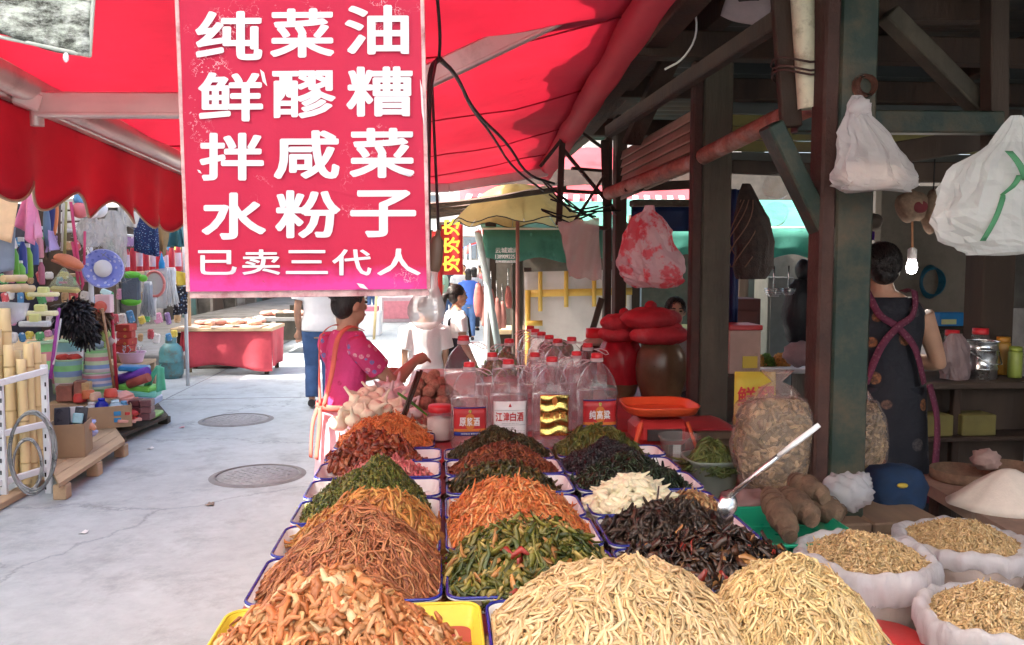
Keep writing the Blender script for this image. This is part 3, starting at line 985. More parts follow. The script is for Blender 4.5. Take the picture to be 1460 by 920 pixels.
# ================================================================== PICKLE TABLE, TRAYS, HEAPS
M_CLOTH_R = mat('red_oilcloth', (0.42, 0.06, 0.07), 0.4, var=0.25, sc=6, bump=0.1, dirt=0.35, dcol=(0.22, 0.08, 0.07))
M_PLANK = mat('table_plank', (0.20, 0.13, 0.085), 0.8, var=0.3, sc=5, bump=0.4, stretch=(1, 0.15, 1), dirt=0.3)
def table(name, lab, x0, x1, y0, y1, z, cloth, nleg=4, apron=None):
 t = thing(name, lab, 'table', ((x0 + x1) / 2, (y0 + y1) / 2, 0))
 n = max(2, int((x1 - x0) / 0.22))
 for i in range(n):
  xa = x0 + (x1 - x0) * i / n; xb = x0 + (x1 - x0) * (i + 1) / n
  MB().box(((xa + xb) / 2, (y0 + y1) / 2, z - 0.028), (xb - xa - 0.006, y1 - y0, 0.04)).build('plank', M_PLANK, t)
 ny = max(2, nleg // 2)
 for i in range(ny):
  yy = y0 + 0.08 + (y1 - y0 - 0.16) * i / (ny - 1)
  for xx in (x0 + 0.06, x1 - 0.06):
   MB().box((xx, yy, (z - 0.05) / 2), (0.06, 0.06, z - 0.05)).build('leg', M_PLANK, t)
 if cloth:
  mb = MB()
  drop = 0.16
  W = x1 - x0 + 2 * drop
  def fn(u, v):
   s = -drop + W * u
   x = min(max(s, 0), x1 - x0)
   over = max(0, -s, s - (x1 - x0))
   sg = -1 if s < 0 else 1
   return (x0 + x + sg * (0.006 if over > 0 else 0) + sg * 0.012 * over / drop * math.sin(v * 60), y0 - 0.01 + (y1 - y0 + 0.02) * v, z - over)
  mb.sheet(fn, 40, 40, 0.002)
  mb.build('oilcloth', cloth, t)
 return t
table('display_table', 'long plank table under red oilcloth carrying the rows of pickle trays', -0.47, 0.92, 1.25, 3.72, 0.862, M_CLOTH_R, 6)
table('back_table', 'plank table behind the trays carrying liquor bottles and red-capped jars', -0.22, 1.42, 3.74, 6.1, 0.862, M_CLOTH_R, 6)
table('side_bench', 'low plank bench under the sacks beside the pickle table', 0.95, 2.3, 1.2, 2.62, 0.66, None, 4)
table('corner_bench', 'plank bench by the green post holding bags and basins', 0.94, 1.75, 2.66, 3.6, 0.76, None, 4)
M_ENAM = mat('white_enamel', (0.80, 0.80, 0.79), 0.18, var=0.04, sc=8, bump=0.02, spec=0.6, dirt=0.12, dsc=9, dcol=(0.45, 0.36, 0.28))
M_BLUE = mat('cobalt_enamel_edge', (0.012, 0.02, 0.22), 0.2, var=0.15, spec=0.6)
M_YEL = mat('yellow_plastic', (0.82, 0.62, 0.06), 0.3, var=0.06, dirt=0.12, dsc=9, dcol=(0.55, 0.25, 0.07), transl=0.15)
def tray(lab, x0, x1, y0, y1, z, h=0.042, body=None, rim=None, flare=0.018):
 c = Vector(((x0 + x1) / 2, (y0 + y1) / 2, z - h))
 t = thing('enamel_tray' if body is None else 'plastic_tray', lab, 'tray', c, 'trays on the pickle table')
 hx, hy = (x1 - x0) / 2, (y1 - y0) / 2
 def ring(sx, sy, zz, rc, n=6):
  out = []
  for (qx, qy, a0) in ((1, 1, 0), (-1, 1, 90), (-1, -1, 180), (1, -1, 270)):
   for i in range(n + 1):
    a = R(a0 + 90 * i / n)
    out.append(Vector((c.x + qx * (sx - rc) + rc * math.cos(a), c.y + qy * (sy - rc) + rc * math.sin(a), zz)))
  return out
 rings = [ring(hx - flare - 0.012, hy - flare - 0.012, z - h + 0.004, 0.02), ring(hx - flare, hy - flare, z - h + 0.008, 0.025), ring(hx - 0.008, hy - 0.008, z - 0.002, 0.035), ring(hx, hy, z, 0.036),
   ring(hx + 0.001, hy + 0.001, z - 0.006, 0.037), ring(hx - 0.008, hy - 0.008, z - 0.007, 0.035), ring(hx - flare + 0.002, hy - flare + 0.002, z - h, 0.025)]
 n = len(rings[0])
 mb = MB()
 vs = [p for r_ in rings for p in r_]
 fs = [[i * n + k, (i + 1) * n + k, (i + 1) * n + (k + 1) % n, i * n + (k + 1) % n] for i in range(len(rings) - 1) for k in range(n)]
 mb.add(vs, [f[::-1] for f in fs], True)
 mb.f.append(list(range(n))); mb.s.append(False); mb.mi.append(0)
 o = len(vs) - n
 mb.f.append([o + k for k in range(n - 1, -1, -1)]); mb.s.append(False); mb.mi.append(0)
 mb.build('basin', body or M_ENAM, t)
 rr = ring(hx - 0.002, hy - 0.002, z, 0.036)
 mb = MB(); mb.tube(rr + [rr[0]], 0.0042, 6, caps=False); mb.build('rim', rim or M_BLUE, t)
 return t
ROWS = [1.77, 2.07, 2.33, 2.57, 2.80, 3.03, 3.22]
TZ = 0.905
COLS = {'l': (-0.44, -0.006), 'c': (0.006, 0.424), 'r': (0.436, 0.855)}
food = {
 'l': ['of brown-red shredded radish', 'of orange-yellow pickle shreds', 'of chopped green mustard stems, the nearer', 'of chopped green mustard stems, the farther', 'of pink pickled radish cubes', 'of dark red chilli chunks'],
 'c': ['of olive green pickled beans and peppers', 'of orange shredded radish, the nearer', 'of orange shredded radish, the farther', 'of dark greens with bamboo bits', 'of rust red chopped pickle', 'of blackish green chopped pickle'],
 'r': ['of glossy black fungus strips with pale bits', 'of black-brown shredded kelp', 'of white pickled shallots', 'of dark green seaweed', 'of black preserved beans', 'of olive green pepper strips']}
for k, (xa, xb) in COLS.items():
 for i in range(6):
  j = random.uniform(-0.004, 0.004)
  tray('white enamel tray with cobalt rim ' + food[k][i], xa + j, xb + j, ROWS[i] + 0.005, ROWS[i + 1] - 0.004, TZ + random.uniform(-0.003, 0.003) + 0.002 * i)
tray('yellow plastic tray heaped with pale orange radish strips', -0.46, 0.078, 1.40, 1.758, 0.905, 0.05, M_YEL, M_YEL)
tray('white enamel tray under the big heap of tan bean-curd noodles', 0.09, 0.60, 1.38, 1.758, 0.905)
tray('white enamel tray under the smaller heap of straw-coloured noodles', 0.612, 0.865, 1.38, 1.755, 0.905)
tray('white enamel tray of shredded carrot in front of the vendor', -0.44, -0.035, 3.29, 3.58, 0.905)
FZ = 0.875
heap('pickle_heap', 'heap of pale orange pickled radish strips in the yellow tray', 'pickles', -0.21, 1.56, FZ, 0.24, 0.18, 0.155, 1500, 0.052, 0.0135, 0.0085,
 [(.62, .25, .09, 3), (.68, .35, .15, 2), (.50, .16, .05, 3), (.72, .46, .25, 1)], curl=26, tilt=0.3, lift=0.024, seed=1, dome=1.8, wig=0.8, rough=0.38, clip=(-0.43, 0.06, 1.40, 1.86), apex=(-0.08, 0.1), piece='strip')
heap('pickle_heap', 'tall heap of brown-red shredded radish', 'pickles', -0.205, 1.945, FZ, 0.235, 0.22, 0.185, 2600, 0.09, 0.0048, 0.0040,
 [(.40, .13, .05, 3), (.48, .18, .07, 2), (.30, .085, .035, 2), (.52, .24, .10, 1)], curl=12, down=0.45, lift=0.018, seed=2, dome=1.7, wig=0.9, rough=0.38, clip=(-0.43, -0.01, 1.79, 2.2), apex=(0.04, 0.05))
heap('pickle_heap', 'heap of orange-yellow pickle shreds behind the brown-red one', 'pickles', -0.19, 2.23, FZ, 0.225, 0.15, 0.155, 1300, 0.055, 0.008, 0.004,
 [(.62, .25, .06, 3), (.60, .32, .09, 2), (.45, .15, .04, 2)], curl=9, tilt=0.3, lift=0.016, seed=3, clip=(-0.43, -0.012, 2.06, 2.42))
heap('pickle_heap', 'heap of chopped green mustard stems', 'pickles', -0.245, 2.54, FZ, 0.205, 0.24, 0.16, 4200, 0.015, 0.0090, 0.005,
 [(.10, .12, .018, 3), (.15, .16, .025, 3), (.055, .075, .015, 3), (.24, .22, .05, 1.2)], curl=4, tilt=0.5, lift=0.012, K=3, seed=4, rough=0.3, clip=(-0.45, -0.04, 2.30, 2.86), apex=(0.25, 0.05), piece='piece')
heap('pickle_heap', 'pink pickled radish cubes spilling beside the green heap', 'pickles', -0.20, 2.92, FZ, 0.16, 0.11, 0.075, 420, 0.018, 0.016, 0.014,
 [(.72, .22, .20, 2), (.65, .16, .16, 2), (.78, .34, .30, 1)], curl=0, tilt=0.6, lift=0.012, K=2, seed=5, clip=(-0.4, -0.03, 2.82, 3.03), piece='cube')
heap('pickle_heap', 'heap of dark red-brown chilli chunks', 'pickles', -0.265, 3.10, FZ, 0.19, 0.15, 0.135, 620, 0.030, 0.022, 0.014,
 [(.26, .055, .025, 3), (.33, .09, .035, 2), (.17, .035, .02, 2), (.45, .16, .06, .6)], curl=10, tilt=0.7, lift=0.02, K=4, seed=6, rough=0.25, clip=(-0.44, -0.01, 2.98, 3.27), piece='chunk')
heap('carrot_heap', 'heap of shredded orange carrot in front of the vendor', 'carrots', -0.235, 3.43, FZ, 0.21, 0.16, 0.135, 1500, 0.085, 0.0055, 0.005,
 [(.72, .22, .06, 3), (.78, .29, .10, 2), (.60, .15, .04, 1)], curl=12, tilt=0.25, lift=0.02, seed=7, rough=0.4, clip=(-0.44, -0.04, 3.28, 3.6))
heap('pickle_heap', 'glossy heap of olive green pickled beans and peppers', 'pickles', 0.205, 1.945, FZ, 0.225, 0.19, 0.135, 1000, 0.062, 0.0150, 0.006,
 [(.105, .10, .016, 3), (.06, .075, .014, 3), (.20, .17, .03, 2.2), (.40, .28, .08, 1.6), (.45, .20, .06, .8), (.34, .03, .02, .14)], curl=10, tilt=0.45, lift=0.022, seed=8, rough=0.22, clip=(0.0, 0.43, 1.775, 2.12), piece='strip', spread=1.2)
heap('pickle_heap', 'heap of orange shredded radish spanning two trays', 'pickles', 0.205, 2.26, FZ, 0.215, 0.20, 0.155, 2500, 0.034, 0.0075, 0.004,
 [(.68, .20, .05, 3), (.74, .30, .10, 2), (.58, .13, .035, 2), (.72, .40, .18, .8)], curl=8, tilt=0.4, lift=0.014, seed=9, rough=0.35, clip=(0.012, 0.42, 2.08, 2.5), apex=(-0.05, 0.1))
heap('pickle_heap', 'orange radish shreds in the farther of the two orange trays', 'pickles', 0.20, 2.46, FZ, 0.20, 0.13, 0.115, 1000, 0.045, 0.007, 0.004,
 [(.68, .20, .05, 3), (.72, .28, .10, 2), (.58, .13, .035, 2)], curl=8, tilt=0.4, lift=0.014, seed=10, clip=(0.02, 0.42, 2.34, 2.58))
heap('pickle_heap', 'dark leafy greens with pale bamboo bits in the centre row', 'pickles', 0.19, 2.69, FZ, 0.20, 0.12, 0.10, 850, 0.04, 0.014, 0.003,
 [(.06, .05, .015, 3), (.09, .08, .02, 2), (.035, .03, .012, 2), (.40, .22, .07, 0.7)], curl=12, tilt=0.55, lift=0.018, seed=11, rough=0.3, clip=(0.015, 0.42, 2.58, 2.81), piece='leaf')
heap('pickle_heap', 'heap of rust red chopped pickle in the centre row', 'pickles', 0.215, 2.92, FZ, 0.215, 0.13, 0.125, 1500, 0.022, 0.008, 0.005,
 [(.24, .06, .025, 3), (.30, .09, .03, 2), (.15, .035, .018, 2)], curl=8, tilt=0.5, lift=0.012, K=3, seed=12, rough=0.35, clip=(0.02, 0.43, 2.8, 3.06))
heap('pickle_heap', 'heap of blackish green chopped pickle before the bottles', 'pickles', 0.22, 3.14, FZ, 0.225, 0.13, 0.135, 1700, 0.020, 0.008, 0.004,
 [(.055, .045, .012, 3), (.035, .032, .012, 2), (.09, .065, .02, 1.5)], curl=8, tilt=0.5, lift=0.012, K=3, seed=13, rough=0.4, clip=(0.02, 0.43, 3.02, 3.25))
heap('pickle_heap', 'heap of glossy black fungus strips with pale bits', 'pickles', 0.655, 1.92, FZ, 0.24, 0.17, 0.10, 900, 0.055, 0.017, 0.004,
 [(.028, .015, .010, 5), (.05, .025, .014, 4), (.08, .035, .018, 2), (.38, .18, .06, .9), (.26, .03, .02, .2)], curl=14, tilt=0.5, lift=0.02, seed=14, rough=0.14, clip=(0.44, 0.9, 1.78, 2.12), piece='strip', spread=1.2, spec=0.6, core=(.02, .011, .008))
heap('pickle_heap', 'heap of black-brown shredded kelp', 'pickles', 0.63, 2.20, FZ, 0.20, 0.14, 0.092, 1000, 0.045, 0.014, 0.003,
 [(.035, .020, .014, 3), (.055, .031, .02, 3), (.08, .045, .028, 1)], curl=15, tilt=0.55, lift=0.02, seed=15, rough=0.3, clip=(0.44, 0.83, 2.06, 2.4), piece='strip', spread=1.2)
heap('pickle_heap', 'brown preserved scraps beside the white shallots', 'pickles', 0.775, 2.45, FZ, 0.085, 0.11, 0.055, 380, 0.025, 0.013, 0.005,
 [(.38, .20, .08, 2), (.30, .13, .05, 2), (.5, .32, .15, 1)], curl=12, tilt=0.6, lift=0.014, K=4, seed=16, clip=(0.63, 0.85, 2.34, 2.57), piece='scrap')
heap('pickle_heap', 'heap of dark green seaweed', 'pickles', 0.625, 2.69, FZ, 0.215, 0.13, 0.125, 1500, 0.035, 0.008, 0.003,
 [(.016, .030, .012, 3), (.026, .042, .016, 2), (.012, .018, .010, 2)], curl=12, tilt=0.5, lift=0.014, seed=17, rough=0.22, clip=(0.44, 0.85, 2.58, 2.81))
heap('pickle_heap', 'heap of black preserved beans', 'pickles', 0.60, 2.92, FZ, 0.205, 0.13, 0.13, 1500, 0.013, 0.010, 0.009,
 [(.014, .010, .012, 3), (.022, .015, .016, 2)], curl=0, tilt=0.6, lift=0.010, K=3, seed=18, rough=0.28, clip=(0.44, 0.85, 2.8, 3.04), piece='bean')
heap('pickle_heap', 'heap of olive green pepper strips at the end of the right row', 'pickles', 0.60, 3.14, FZ, 0.205, 0.14, 0.135, 1300, 0.06, 0.009, 0.004,
 [(.10, .11, .018, 3), (.14, .14, .025, 2), (.065, .075, .015, 2)], curl=8, tilt=0.3, down=0.4, lift=0.014, seed=19, rough=0.3, clip=(0.44, 0.85, 3.0, 3.28))
heap('noodle_heap', 'big heap of tan bean-curd noodles', 'noodles', 0.345, 1.575, FZ, 0.285, 0.23, 0.160, 2900, 0.13, 0.0066, 0.0042,
 [(.66, .44, .22, 3), (.72, .51, .28, 3), (.58, .36, .16, 2)], curl=9, down=0.7, lift=0.022, seed=20, rough=0.5, K=8, dome=2.3, wig=1.0, lump=0.12, clip=(0.10, 0.64, 1.38, 1.83), apex=(0.05, 0.08), piece='noodle')
heap('noodle_heap', 'smaller heap of straw-coloured noodles by the sacks', 'noodles', 0.715, 1.585, FZ, 0.180, 0.19, 0.158, 3000, 0.075, 0.0058, 0.0036,
 [(.68, .46, .20, 3), (.75, .54, .27, 3), (.60, .37, .15, 2)], curl=16, down=0.35, lift=0.022, seed=21, dome=2.3, wig=1.2, rough=0.5, K=6, clip=(0.5, 0.885, 1.38, 1.80), piece='noodle')
# white shallots, one by one
M_SHAL = mat('pickled_shallot_white', (0.74, 0.66, 0.46), 0.3, var=0.12, sc=30, bump=0.1, sss=0.15)
sm = MB()
sm.lathe([(0.001, -0.026), (0.0045, -0.022), (0.009, -0.012), (0.0115, -0.002), (0.0105, 0.008), (0.0065, 0.016), (0.0035, 0.026), (0.002, 0.036), (0.0005, 0.038)], (0, 0, 0), 10)
sme = sm.mesh('pickled_shallot'); sme.materials.append(M_SHAL)
heap('shallot_mound', 'pale brine-wet bed of shallots under the white bulbs', 'shallots', 0.585, 2.45, FZ, 0.155, 0.115, 0.078, 12, 0.02, 0.010, 0.008, [(.66, .58, .40, 1)], curl=0, K=2, tilt=0.4, seed=22, clip=(0.44, 0.7, 2.34, 2.57), piece='bit')
rs = random.Random(21)
for i in range(250):
 a = rs.random() * 2 * PI; q = rs.random() ** 0.6
 x = 0.585 + 0.150 * q * math.cos(a); y = 2.45 + 0.105 * q * math.sin(a)
 z = FZ + 0.098 * max(0, 1.02 - q ** 1.4) + 0.012 + rs.random() * 0.012
 o = bpy.data.objects.new('pickled_shallot', sme); COL.objects.link(o)
 o.location = (x, y, z); o.rotation_euler = (R(90) + rs.uniform(-.6, .6), rs.uniform(-.5, .5), rs.random() * 2 * PI)
 s_ = rs.uniform(0.95, 1.35); o.scale = (s_, s_, s_)
 tag(o, 'small white pickled shallot in the right-hand row of trays', 'shallot', 'white pickled shallots heaped in their tray')
# serving spoon stuck in the kelp
t = thing('serving_spoon', 'long steel serving spoon with a white handle resting on the right tray rim', 'spoon', P(1030, 748, 2.12))
M_STEEL = mat('brushed_steel', (0.72, 0.72, 0.72), 0.25, var=0.1, metal=0.95, bump=0.05)
a, b, c = P(1168, 606, 2.02), P(1110, 650, 2.06), P(1040, 708, 2.12)
MB().tube([a, a * .5 + b * .5, b], [0.011, 0.013, 0.010], 10, sq=0.6).build('handle', plain('white_handle', (0.8, 0.8, 0.8), 0.3), t)
MB().tube([b, b * .5 + c * .5, c], [0.007, 0.006, 0.007], 8).build('shaft', M_STEEL, t)
bl = MB(); d = P(1026, 752, 2.14)
bl.sheet(lambda u, v: c + (d - c) * v + Vector(((u - 0.5) * 0.055 * math.sin(min(1, v * 1.1 + 0.15) * PI) ** 0.6, 0.05 * (u - 0.5) ** 2 * 4 * 0.2 - 0.02 * math.sin(v * PI), 0)), 8, 10, 0.002)
bl.build('blade', M_STEEL, t)
# ================================================================== GARLIC, EGGS, CHOPSTICKS, JAR
M_GARL = mat('garlic_skin', (0.74, 0.66, 0.50), 0.5, var=0.15, sc=25, bump=0.2, bs=60, stretch=(1, 1, 0.2))
M_GARLP = mat('garlic_skin_purple', (0.62, 0.46, 0.46), 0.5, var=0.2, sc=25, bump=0.2, stretch=(1, 1, 0.2))
def garlic_mesh(m):
 mb = MB()
 mb.lathe([(0.002, -0.020), (0.018, -0.019), (0.030, -0.010), (0.034, 0.002), (0.029, 0.014), (0.016, 0.024), (0.008, 0.034), (0.006, 0.060), (0.005, 0.075), (0.001, 0.076)], (0, 0, 0), 24,
   rfun=lambda th, r, z: (r * (1 + 0.10 * abs(math.sin(th * 3.5)) * (1 if z < .03 else 0)) * math.cos(th), r * (1 + 0.10 * abs(math.sin(th * 3.5)) * (1 if z < .03 else 0)) * math.sin(th)))
 me = mb.mesh('garlic_bulb'); me.materials.append(m)
 return me
gm = [garlic_mesh(M_GARL), garlic_mesh(M_GARLP)]
heap('garlic_bed', 'low bed of peeled garlic under the bulbs', 'garlic', -0.19, 3.80, FZ, 0.24, 0.19, 0.08, 300, 0.03, 0.02, 0.016, [(.66, .58, .44, 1)], K=2, curl=0, tilt=0.5, seed=23, piece='clove')
rs = random.Random(5)
i = 0
for (px, py, Y, pur) in ((482, 603, 3.66, 0), (492, 592, 3.70, 0), (503, 598, 3.64, 0), (500, 582, 3.74, 0), (513, 586, 3.70, 0), (524, 592, 3.66, 0), (508, 572, 3.80, 0), (520, 576, 3.76, 0), (531, 570, 3.82, 0),
      (536, 582, 3.72, 0), (545, 574, 3.78, 0), (518, 563, 3.88, 0), (542, 562, 3.9, 0), (556, 566, 3.86, 1), (552, 584, 3.74, 0), (562, 578, 3.78, 0), (570, 586, 3.72, 0), (566, 564, 3.92, 1),
      (553, 553, 4.0, 1), (566, 552, 4.0, 1), (577, 560, 3.95, 1), (580, 573, 3.86, 1), (543, 552, 4.02, 1), (530, 558, 3.98, 0), (578, 590, 3.70, 1), (592, 588, 3.7, 1)):
 o = bpy.data.objects.new('garlic_bulb', gm[pur]); COL.objects.link(o)
 o.location = P(px, py, Y) - Vector((0, 0, 0.004))
 o.rotation_euler = (rs.uniform(-1.3, 0.5), rs.uniform(-0.9, 0.9), rs.random() * 6.28)
 s_ = rs.uniform(0.95, 1.25); o.scale = (s_, s_, s_)
 tag(o, 'purple-tinged garlic bulb in the heap by the vendor' if pur else 'whitish garlic bulb in the heap by the vendor', 'garlic', 'purple garlic bulbs' if pur else 'white garlic bulbs')
M_EGG = mat('bran_coated_egg', (0.42, 0.19, 0.13), 0.9, var=0.4, sc=60, bump=1.0, bs=120)
em = MB(); em.ball((0, 0, 0), (0.031, 0.031, 0.035), 14, 10, fn=lambda p: 1 + 0.05 * math.sin(p.x * 9) * math.sin(p.y * 8 + 1) + 0.03 * math.sin(p.z * 14 + p.x * 5))
eme = em.mesh('coated_egg'); eme.materials.append(M_EGG)
bk = MB()
bc = P(612, 585, 4.05); bc.z = 0.865
bk.lathe([(0.15, 0), (0.17, 0.05), (0.185, 0.09), (0.19, 0.092), (0.175, 0.05), (0.15, 0.006), (0.001, 0.005)], bc, 28, cap0=True)
solo('egg_basin', bk, mat('pink_net_plastic', (0.62, 0.16, 0.20), 0.5, var=0.2, transl=0.2), 'pink plastic basin under the bran-coated eggs', 'basin')
rs = random.Random(9)
pos = []
for lay, (n, rad, z) in enumerate(((13, 0.145, 0.93), (9, 0.09, 0.965), (4, 0.04, 0.97), (10, 0.125, 0.985), (7, 0.085, 1.025), (5, 0.055, 1.055), (3, 0.03, 1.085))):
 for k in range(n):
  a = 2 * PI * k / n + lay * 0.5
  o = bpy.data.objects.new('coated_egg', eme); COL.objects.link(o)
  o.location = (bc.x + rad * math.cos(a) + rs.uniform(-.006, .006), bc.y + rad * math.sin(a) * 0.95, z + rs.uniform(-.006, .006))
  o.rotation_euler = (rs.random() * 3, rs.random() * 3, rs.random() * 3)
  tag(o, 'brown bran-coated preserved egg piled in the pink basin', 'egg', 'bran-coated eggs')
M_CHOP = mat('dark_chopstick', (0.06, 0.03, 0.02), 0.5, var=0.3)
for (a, b, lab) in ((P(596, 530, 3.52), P(570, 603, 3.42), 'dark wooden chopstick standing in the carrots, the left one'), (P(601, 528, 3.52), P(574, 602, 3.44), 'dark wooden chopstick standing in the carrots, the right one')):
 solo('chopstick', MB().tube([a, b], [0.0075, 0.0055], 8), M_CHOP, lab, 'chopstick', 'chopsticks in the carrots')
lf = MB(); c = P(588, 578, 3.62)
lf.sheet(lambda u, v: c + Vector(((v - .5) * 0.13, (u - .5) * 0.05 * math.sin(PI * min(.99, v + .05)), 0.05 - 0.10 * v + 0.02 * abs(u - .5))), 6, 10, 0.002)
solo('leafy_sprig', lf, mat('fresh_green_leaf', (0.10, 0.35, 0.04), 0.4, var=0.2, transl=0.3), 'bright green leaf lying by the garlic and chopsticks', 'leaf')
M_CLEAR = clear('clear_plastic', (0.965, 0.95, 0.95), 0.05, 1.45, milky=0.03)
M_REDCAP = mat('red_plastic_cap', (0.62, 0.03, 0.04), 0.35, var=0.08)
c = P(628, 622, 3.62); c.z = 0.864
t = thing('glass_jar', 'squat glass jar of white paste with a red lid', 'jar', c)
r = 0.062
MB().lathe([(r * .85, 0), (r, 0.012), (r, 0.10), (r * .85, 0.125), (r * .8, 0.14)], c, 28, cap1=False).build('glass', M_CLEAR, t)
MB().lathe([(r * .82, 0.004), (r * .96, 0.014), (r * .96, 0.098), (0.001, 0.10)], c, 28).build('paste', mat('white_paste', (0.68, 0.60, 0.55), 0.6), t)
MB().lathe([(r * .86, 0.128), (r * .88, 0.130), (r * .88, 0.152), (r * .80, 0.158), (0.001, 0.158)], c, 28).build('lid', M_REDCAP, t)
# ================================================================== LIQUOR BOTTLES
M_BOT = clear('bottle_plastic', (0.97, 0.955, 0.96), 0.06, 1.55, milky=0.045, bumpy=0.25)
M_LIQ = clear('liquor', (0.97, 0.94, 0.945), 0.02, 1.33, milky=0.05)
M_COLLAR = mat('white_collar', (0.74, 0.58, 0.60), 0.4, var=0.06, transl=0.3)
M_LABW = mat('label_white', (0.78, 0.76, 0.75), 0.45, var=0.05)
M_LABR = mat('label_red', (0.50, 0.03, 0.035), 0.4, var=0.12)
M_LABO = mat('label_orange', (0.62, 0.20, 0.04), 0.4, var=0.15)
M_LABB = mat('label_blue', (0.02, 0.03, 0.20), 0.4, var=0.1)
M_GOLD = mat('gold_foil', (0.70, 0.50, 0.14), 0.22, var=0.2, sc=14, bump=0.5, bs=30, metal=0.9)
M_INKR = plain('ink_red', (0.55, 0.03, 0.03))
M_INKW = plain('ink_white', (0.82, 0.82, 0.82))
M_INKG = plain('ink_grey', (0.2, 0.2, 0.2))
def se(th, r, k):
 """rounded-square cross-section blended to a circle by k"""
 c_, s_ = math.cos(th), math.sin(th)
 e = 1.0 / (abs(c_) ** 4 + abs(s_) ** 4) ** 0.25
 q = r * (k * e * 0.94 + (1 - k))
 return q * c_, q * s_
def bottle(c, lab, grp, label=None, sc=1.0, detail=True, tint=None, rot=0.0):
 t = thing('liquor_bottle', lab, 'bottle', c, grp)
 W = 0.088 * sc; H = 0.37 * sc
 prof = [(0.90, 0.0), (0.98, 0.012), (1.0, 0.03), (0.985, 0.05), (1.0, 0.06), (1.0, 0.56), (0.985, 0.60), (0.96, 0.64), (0.80, 0.74), (0.58, 0.82), (0.36, 0.87), (0.27, 0.89), (0.25, 0.925)]
 def rf(th, r, z):
  k = max(0.0, min(1.0, 1 - (z / H - 0.60) / 0.22))
  x, y = se(th + rot, r, k)
  return (x * math.cos(rot) + y * math.sin(rot), -x * math.sin(rot) + y * math.cos(rot))
 MB().lathe([(r * W, z * H) for r, z in prof], c, 32, rfun=rf, cap1=False).build('body', tint or M_BOT, t)
 MB().lathe([(0.95 * W, 0.008 * H), (0.97 * W, 0.03 * H), (0.97 * W, 0.58 * H), (0.001, 0.585 * H)], c, 32, rfun=rf).build('liquor', M_LIQ, t)
 MB().lathe([(0.30 * W, 0.905 * H), (0.31 * W, 0.91 * H), (0.30 * W, 0.945 * H), (0.001, 0.946 * H)], c, 20).build('collar', M_COLLAR, t)
 MB().lathe([(0.275 * W, 0.947 * H), (0.28 * W, 0.95 * H), (0.275 * W, 0.995 * H), (0.22 * W, 1.0 * H), (0.001, 1.0 * H)], c, 20,
   rfun=lambda th, r, z: (r * (1 + 0.02 * math.sin(th * 20)) * math.cos(th), r * (1 + 0.02 * math.sin(th * 20)) * math.sin(th))).build('cap', M_REDCAP, t)
 sg = random.choice((-1, 1))
 hp = [c + Vector((sg * q[0] * W, -0.2 * W, q[1] * H)) for q in ((0.30, 0.925), (0.7, 0.93), (1.0, 0.90), (1.12, 0.86), (0.95, 0.85), (0.6, 0.90), (0.30, 0.925))]
 MB().tube(hp, 0.0045 * sc, 6, sq=0.6).build('handle', M_COLLAR, t)
 if label:
  def surf(u, v, off=0.0):     # u -1..1 across the front, v height fraction
   th = -PI / 2 + u * 0.83
   x, y = se(th, W, 1.0)
   return c + Vector((x, y - off, v * H))
  def patch(nm, m, u0, u1, v0, v1, off, par=t, wob=0.0, nu=14, nv=4):
   mb = MB()
   mb.sheet(lambda u, v: surf(u0 + (u1 - u0) * u, v0 + (v1 - v0) * v, off + wob * math.sin(v * 22 + math.sin(u * 7))), nu, nv, 0.0006)
   return mb.build(nm, m, par)
  kind, words = label
  if kind == 'red':
   l = patch('label', M_LABR, -0.95, 0.95, 0.17, 0.50, 0.002)
   patch('band', M_LABB, -0.95, 0.95, 0.17, 0.215, 0.0035, l)
   patch('band', M_LABO, -0.95, 0.95, 0.216, 0.25, 0.0035, l)
   patch('band', M_LABB, -0.95, 0.95, 0.488, 0.503, 0.0035, l)
   mb = MB(); ring = [(math.cos(2 * PI * i / 20), math.sin(2 * PI * i / 20)) for i in range(20)]
   mb.add([surf(x_ * 0.33, 0.335 + y_ * 0.095, 0.0038) for x_, y_ in ring], [list(range(20))]); mb.build('medallion', M_LABO, l)
   mb = MB(); mb.add([surf(x_ * 0.10, 0.455 + y_ * 0.022, 0.0038) for x_, y_ in ring], [list(range(20))]); mb.build('medallion', M_GOLD, l)
   n = len(words)
   for i, ch in enumerate(words):
    u0 = -0.62 + 1.24 * i / n; u1 = u0 + 1.24 / n * 0.86
    lettering('lettering', ch, M_INKW, l, lambda u, v, a=u0, b=u1: surf(a + (b - a) * u, 0.285 + 0.10 * v, 0.0050), 0.02)
   lettering('lettering', '纯粮酿造·香醇可口', M_INKW, l, lambda u, v: surf(-0.55 + 1.1 * u, 0.185 + 0.018 * v, 0.0050))
  elif kind == 'white':
   l = patch('label', M_LABW, -0.95, 0.95, 0.06, 0.54, 0.002)
   n = len(words)
   for i, ch in enumerate(words):
    u0 = -0.82 + 1.64 * i / n; u1 = u0 + 1.64 / n * 0.88
    lettering('lettering', ch, M_INKR, l, lambda u, v, a=u0, b=u1: surf(a + (b - a) * u, 0.31 + 0.105 * v, 0.0036), 0.025)
   lettering('lettering', 'JIANG JIN BAI JIU', M_INKG, l, lambda u, v: surf(-0.5 + 1.0 * u, 0.275 + 0.016 * v, 0.0036))
   mb = MB(); mb.add([surf(-.1, .475, .0036), surf(.1, .475, .0036), surf(0.0, .52, .0036)], [[0, 1, 2]]); mb.build('emblem', M_INKR, l)
   for v in (0.265, 0.435):
    patch('rule', M_INKG, -0.9, 0.9, v, v + 0.003, 0.0034, l, nv=1)
   lettering('lettering', '（白酒）', M_INKG, l, lambda u, v: surf(-0.3 + 0.6 * u, 0.21 + 0.035 * v, 0.0036))
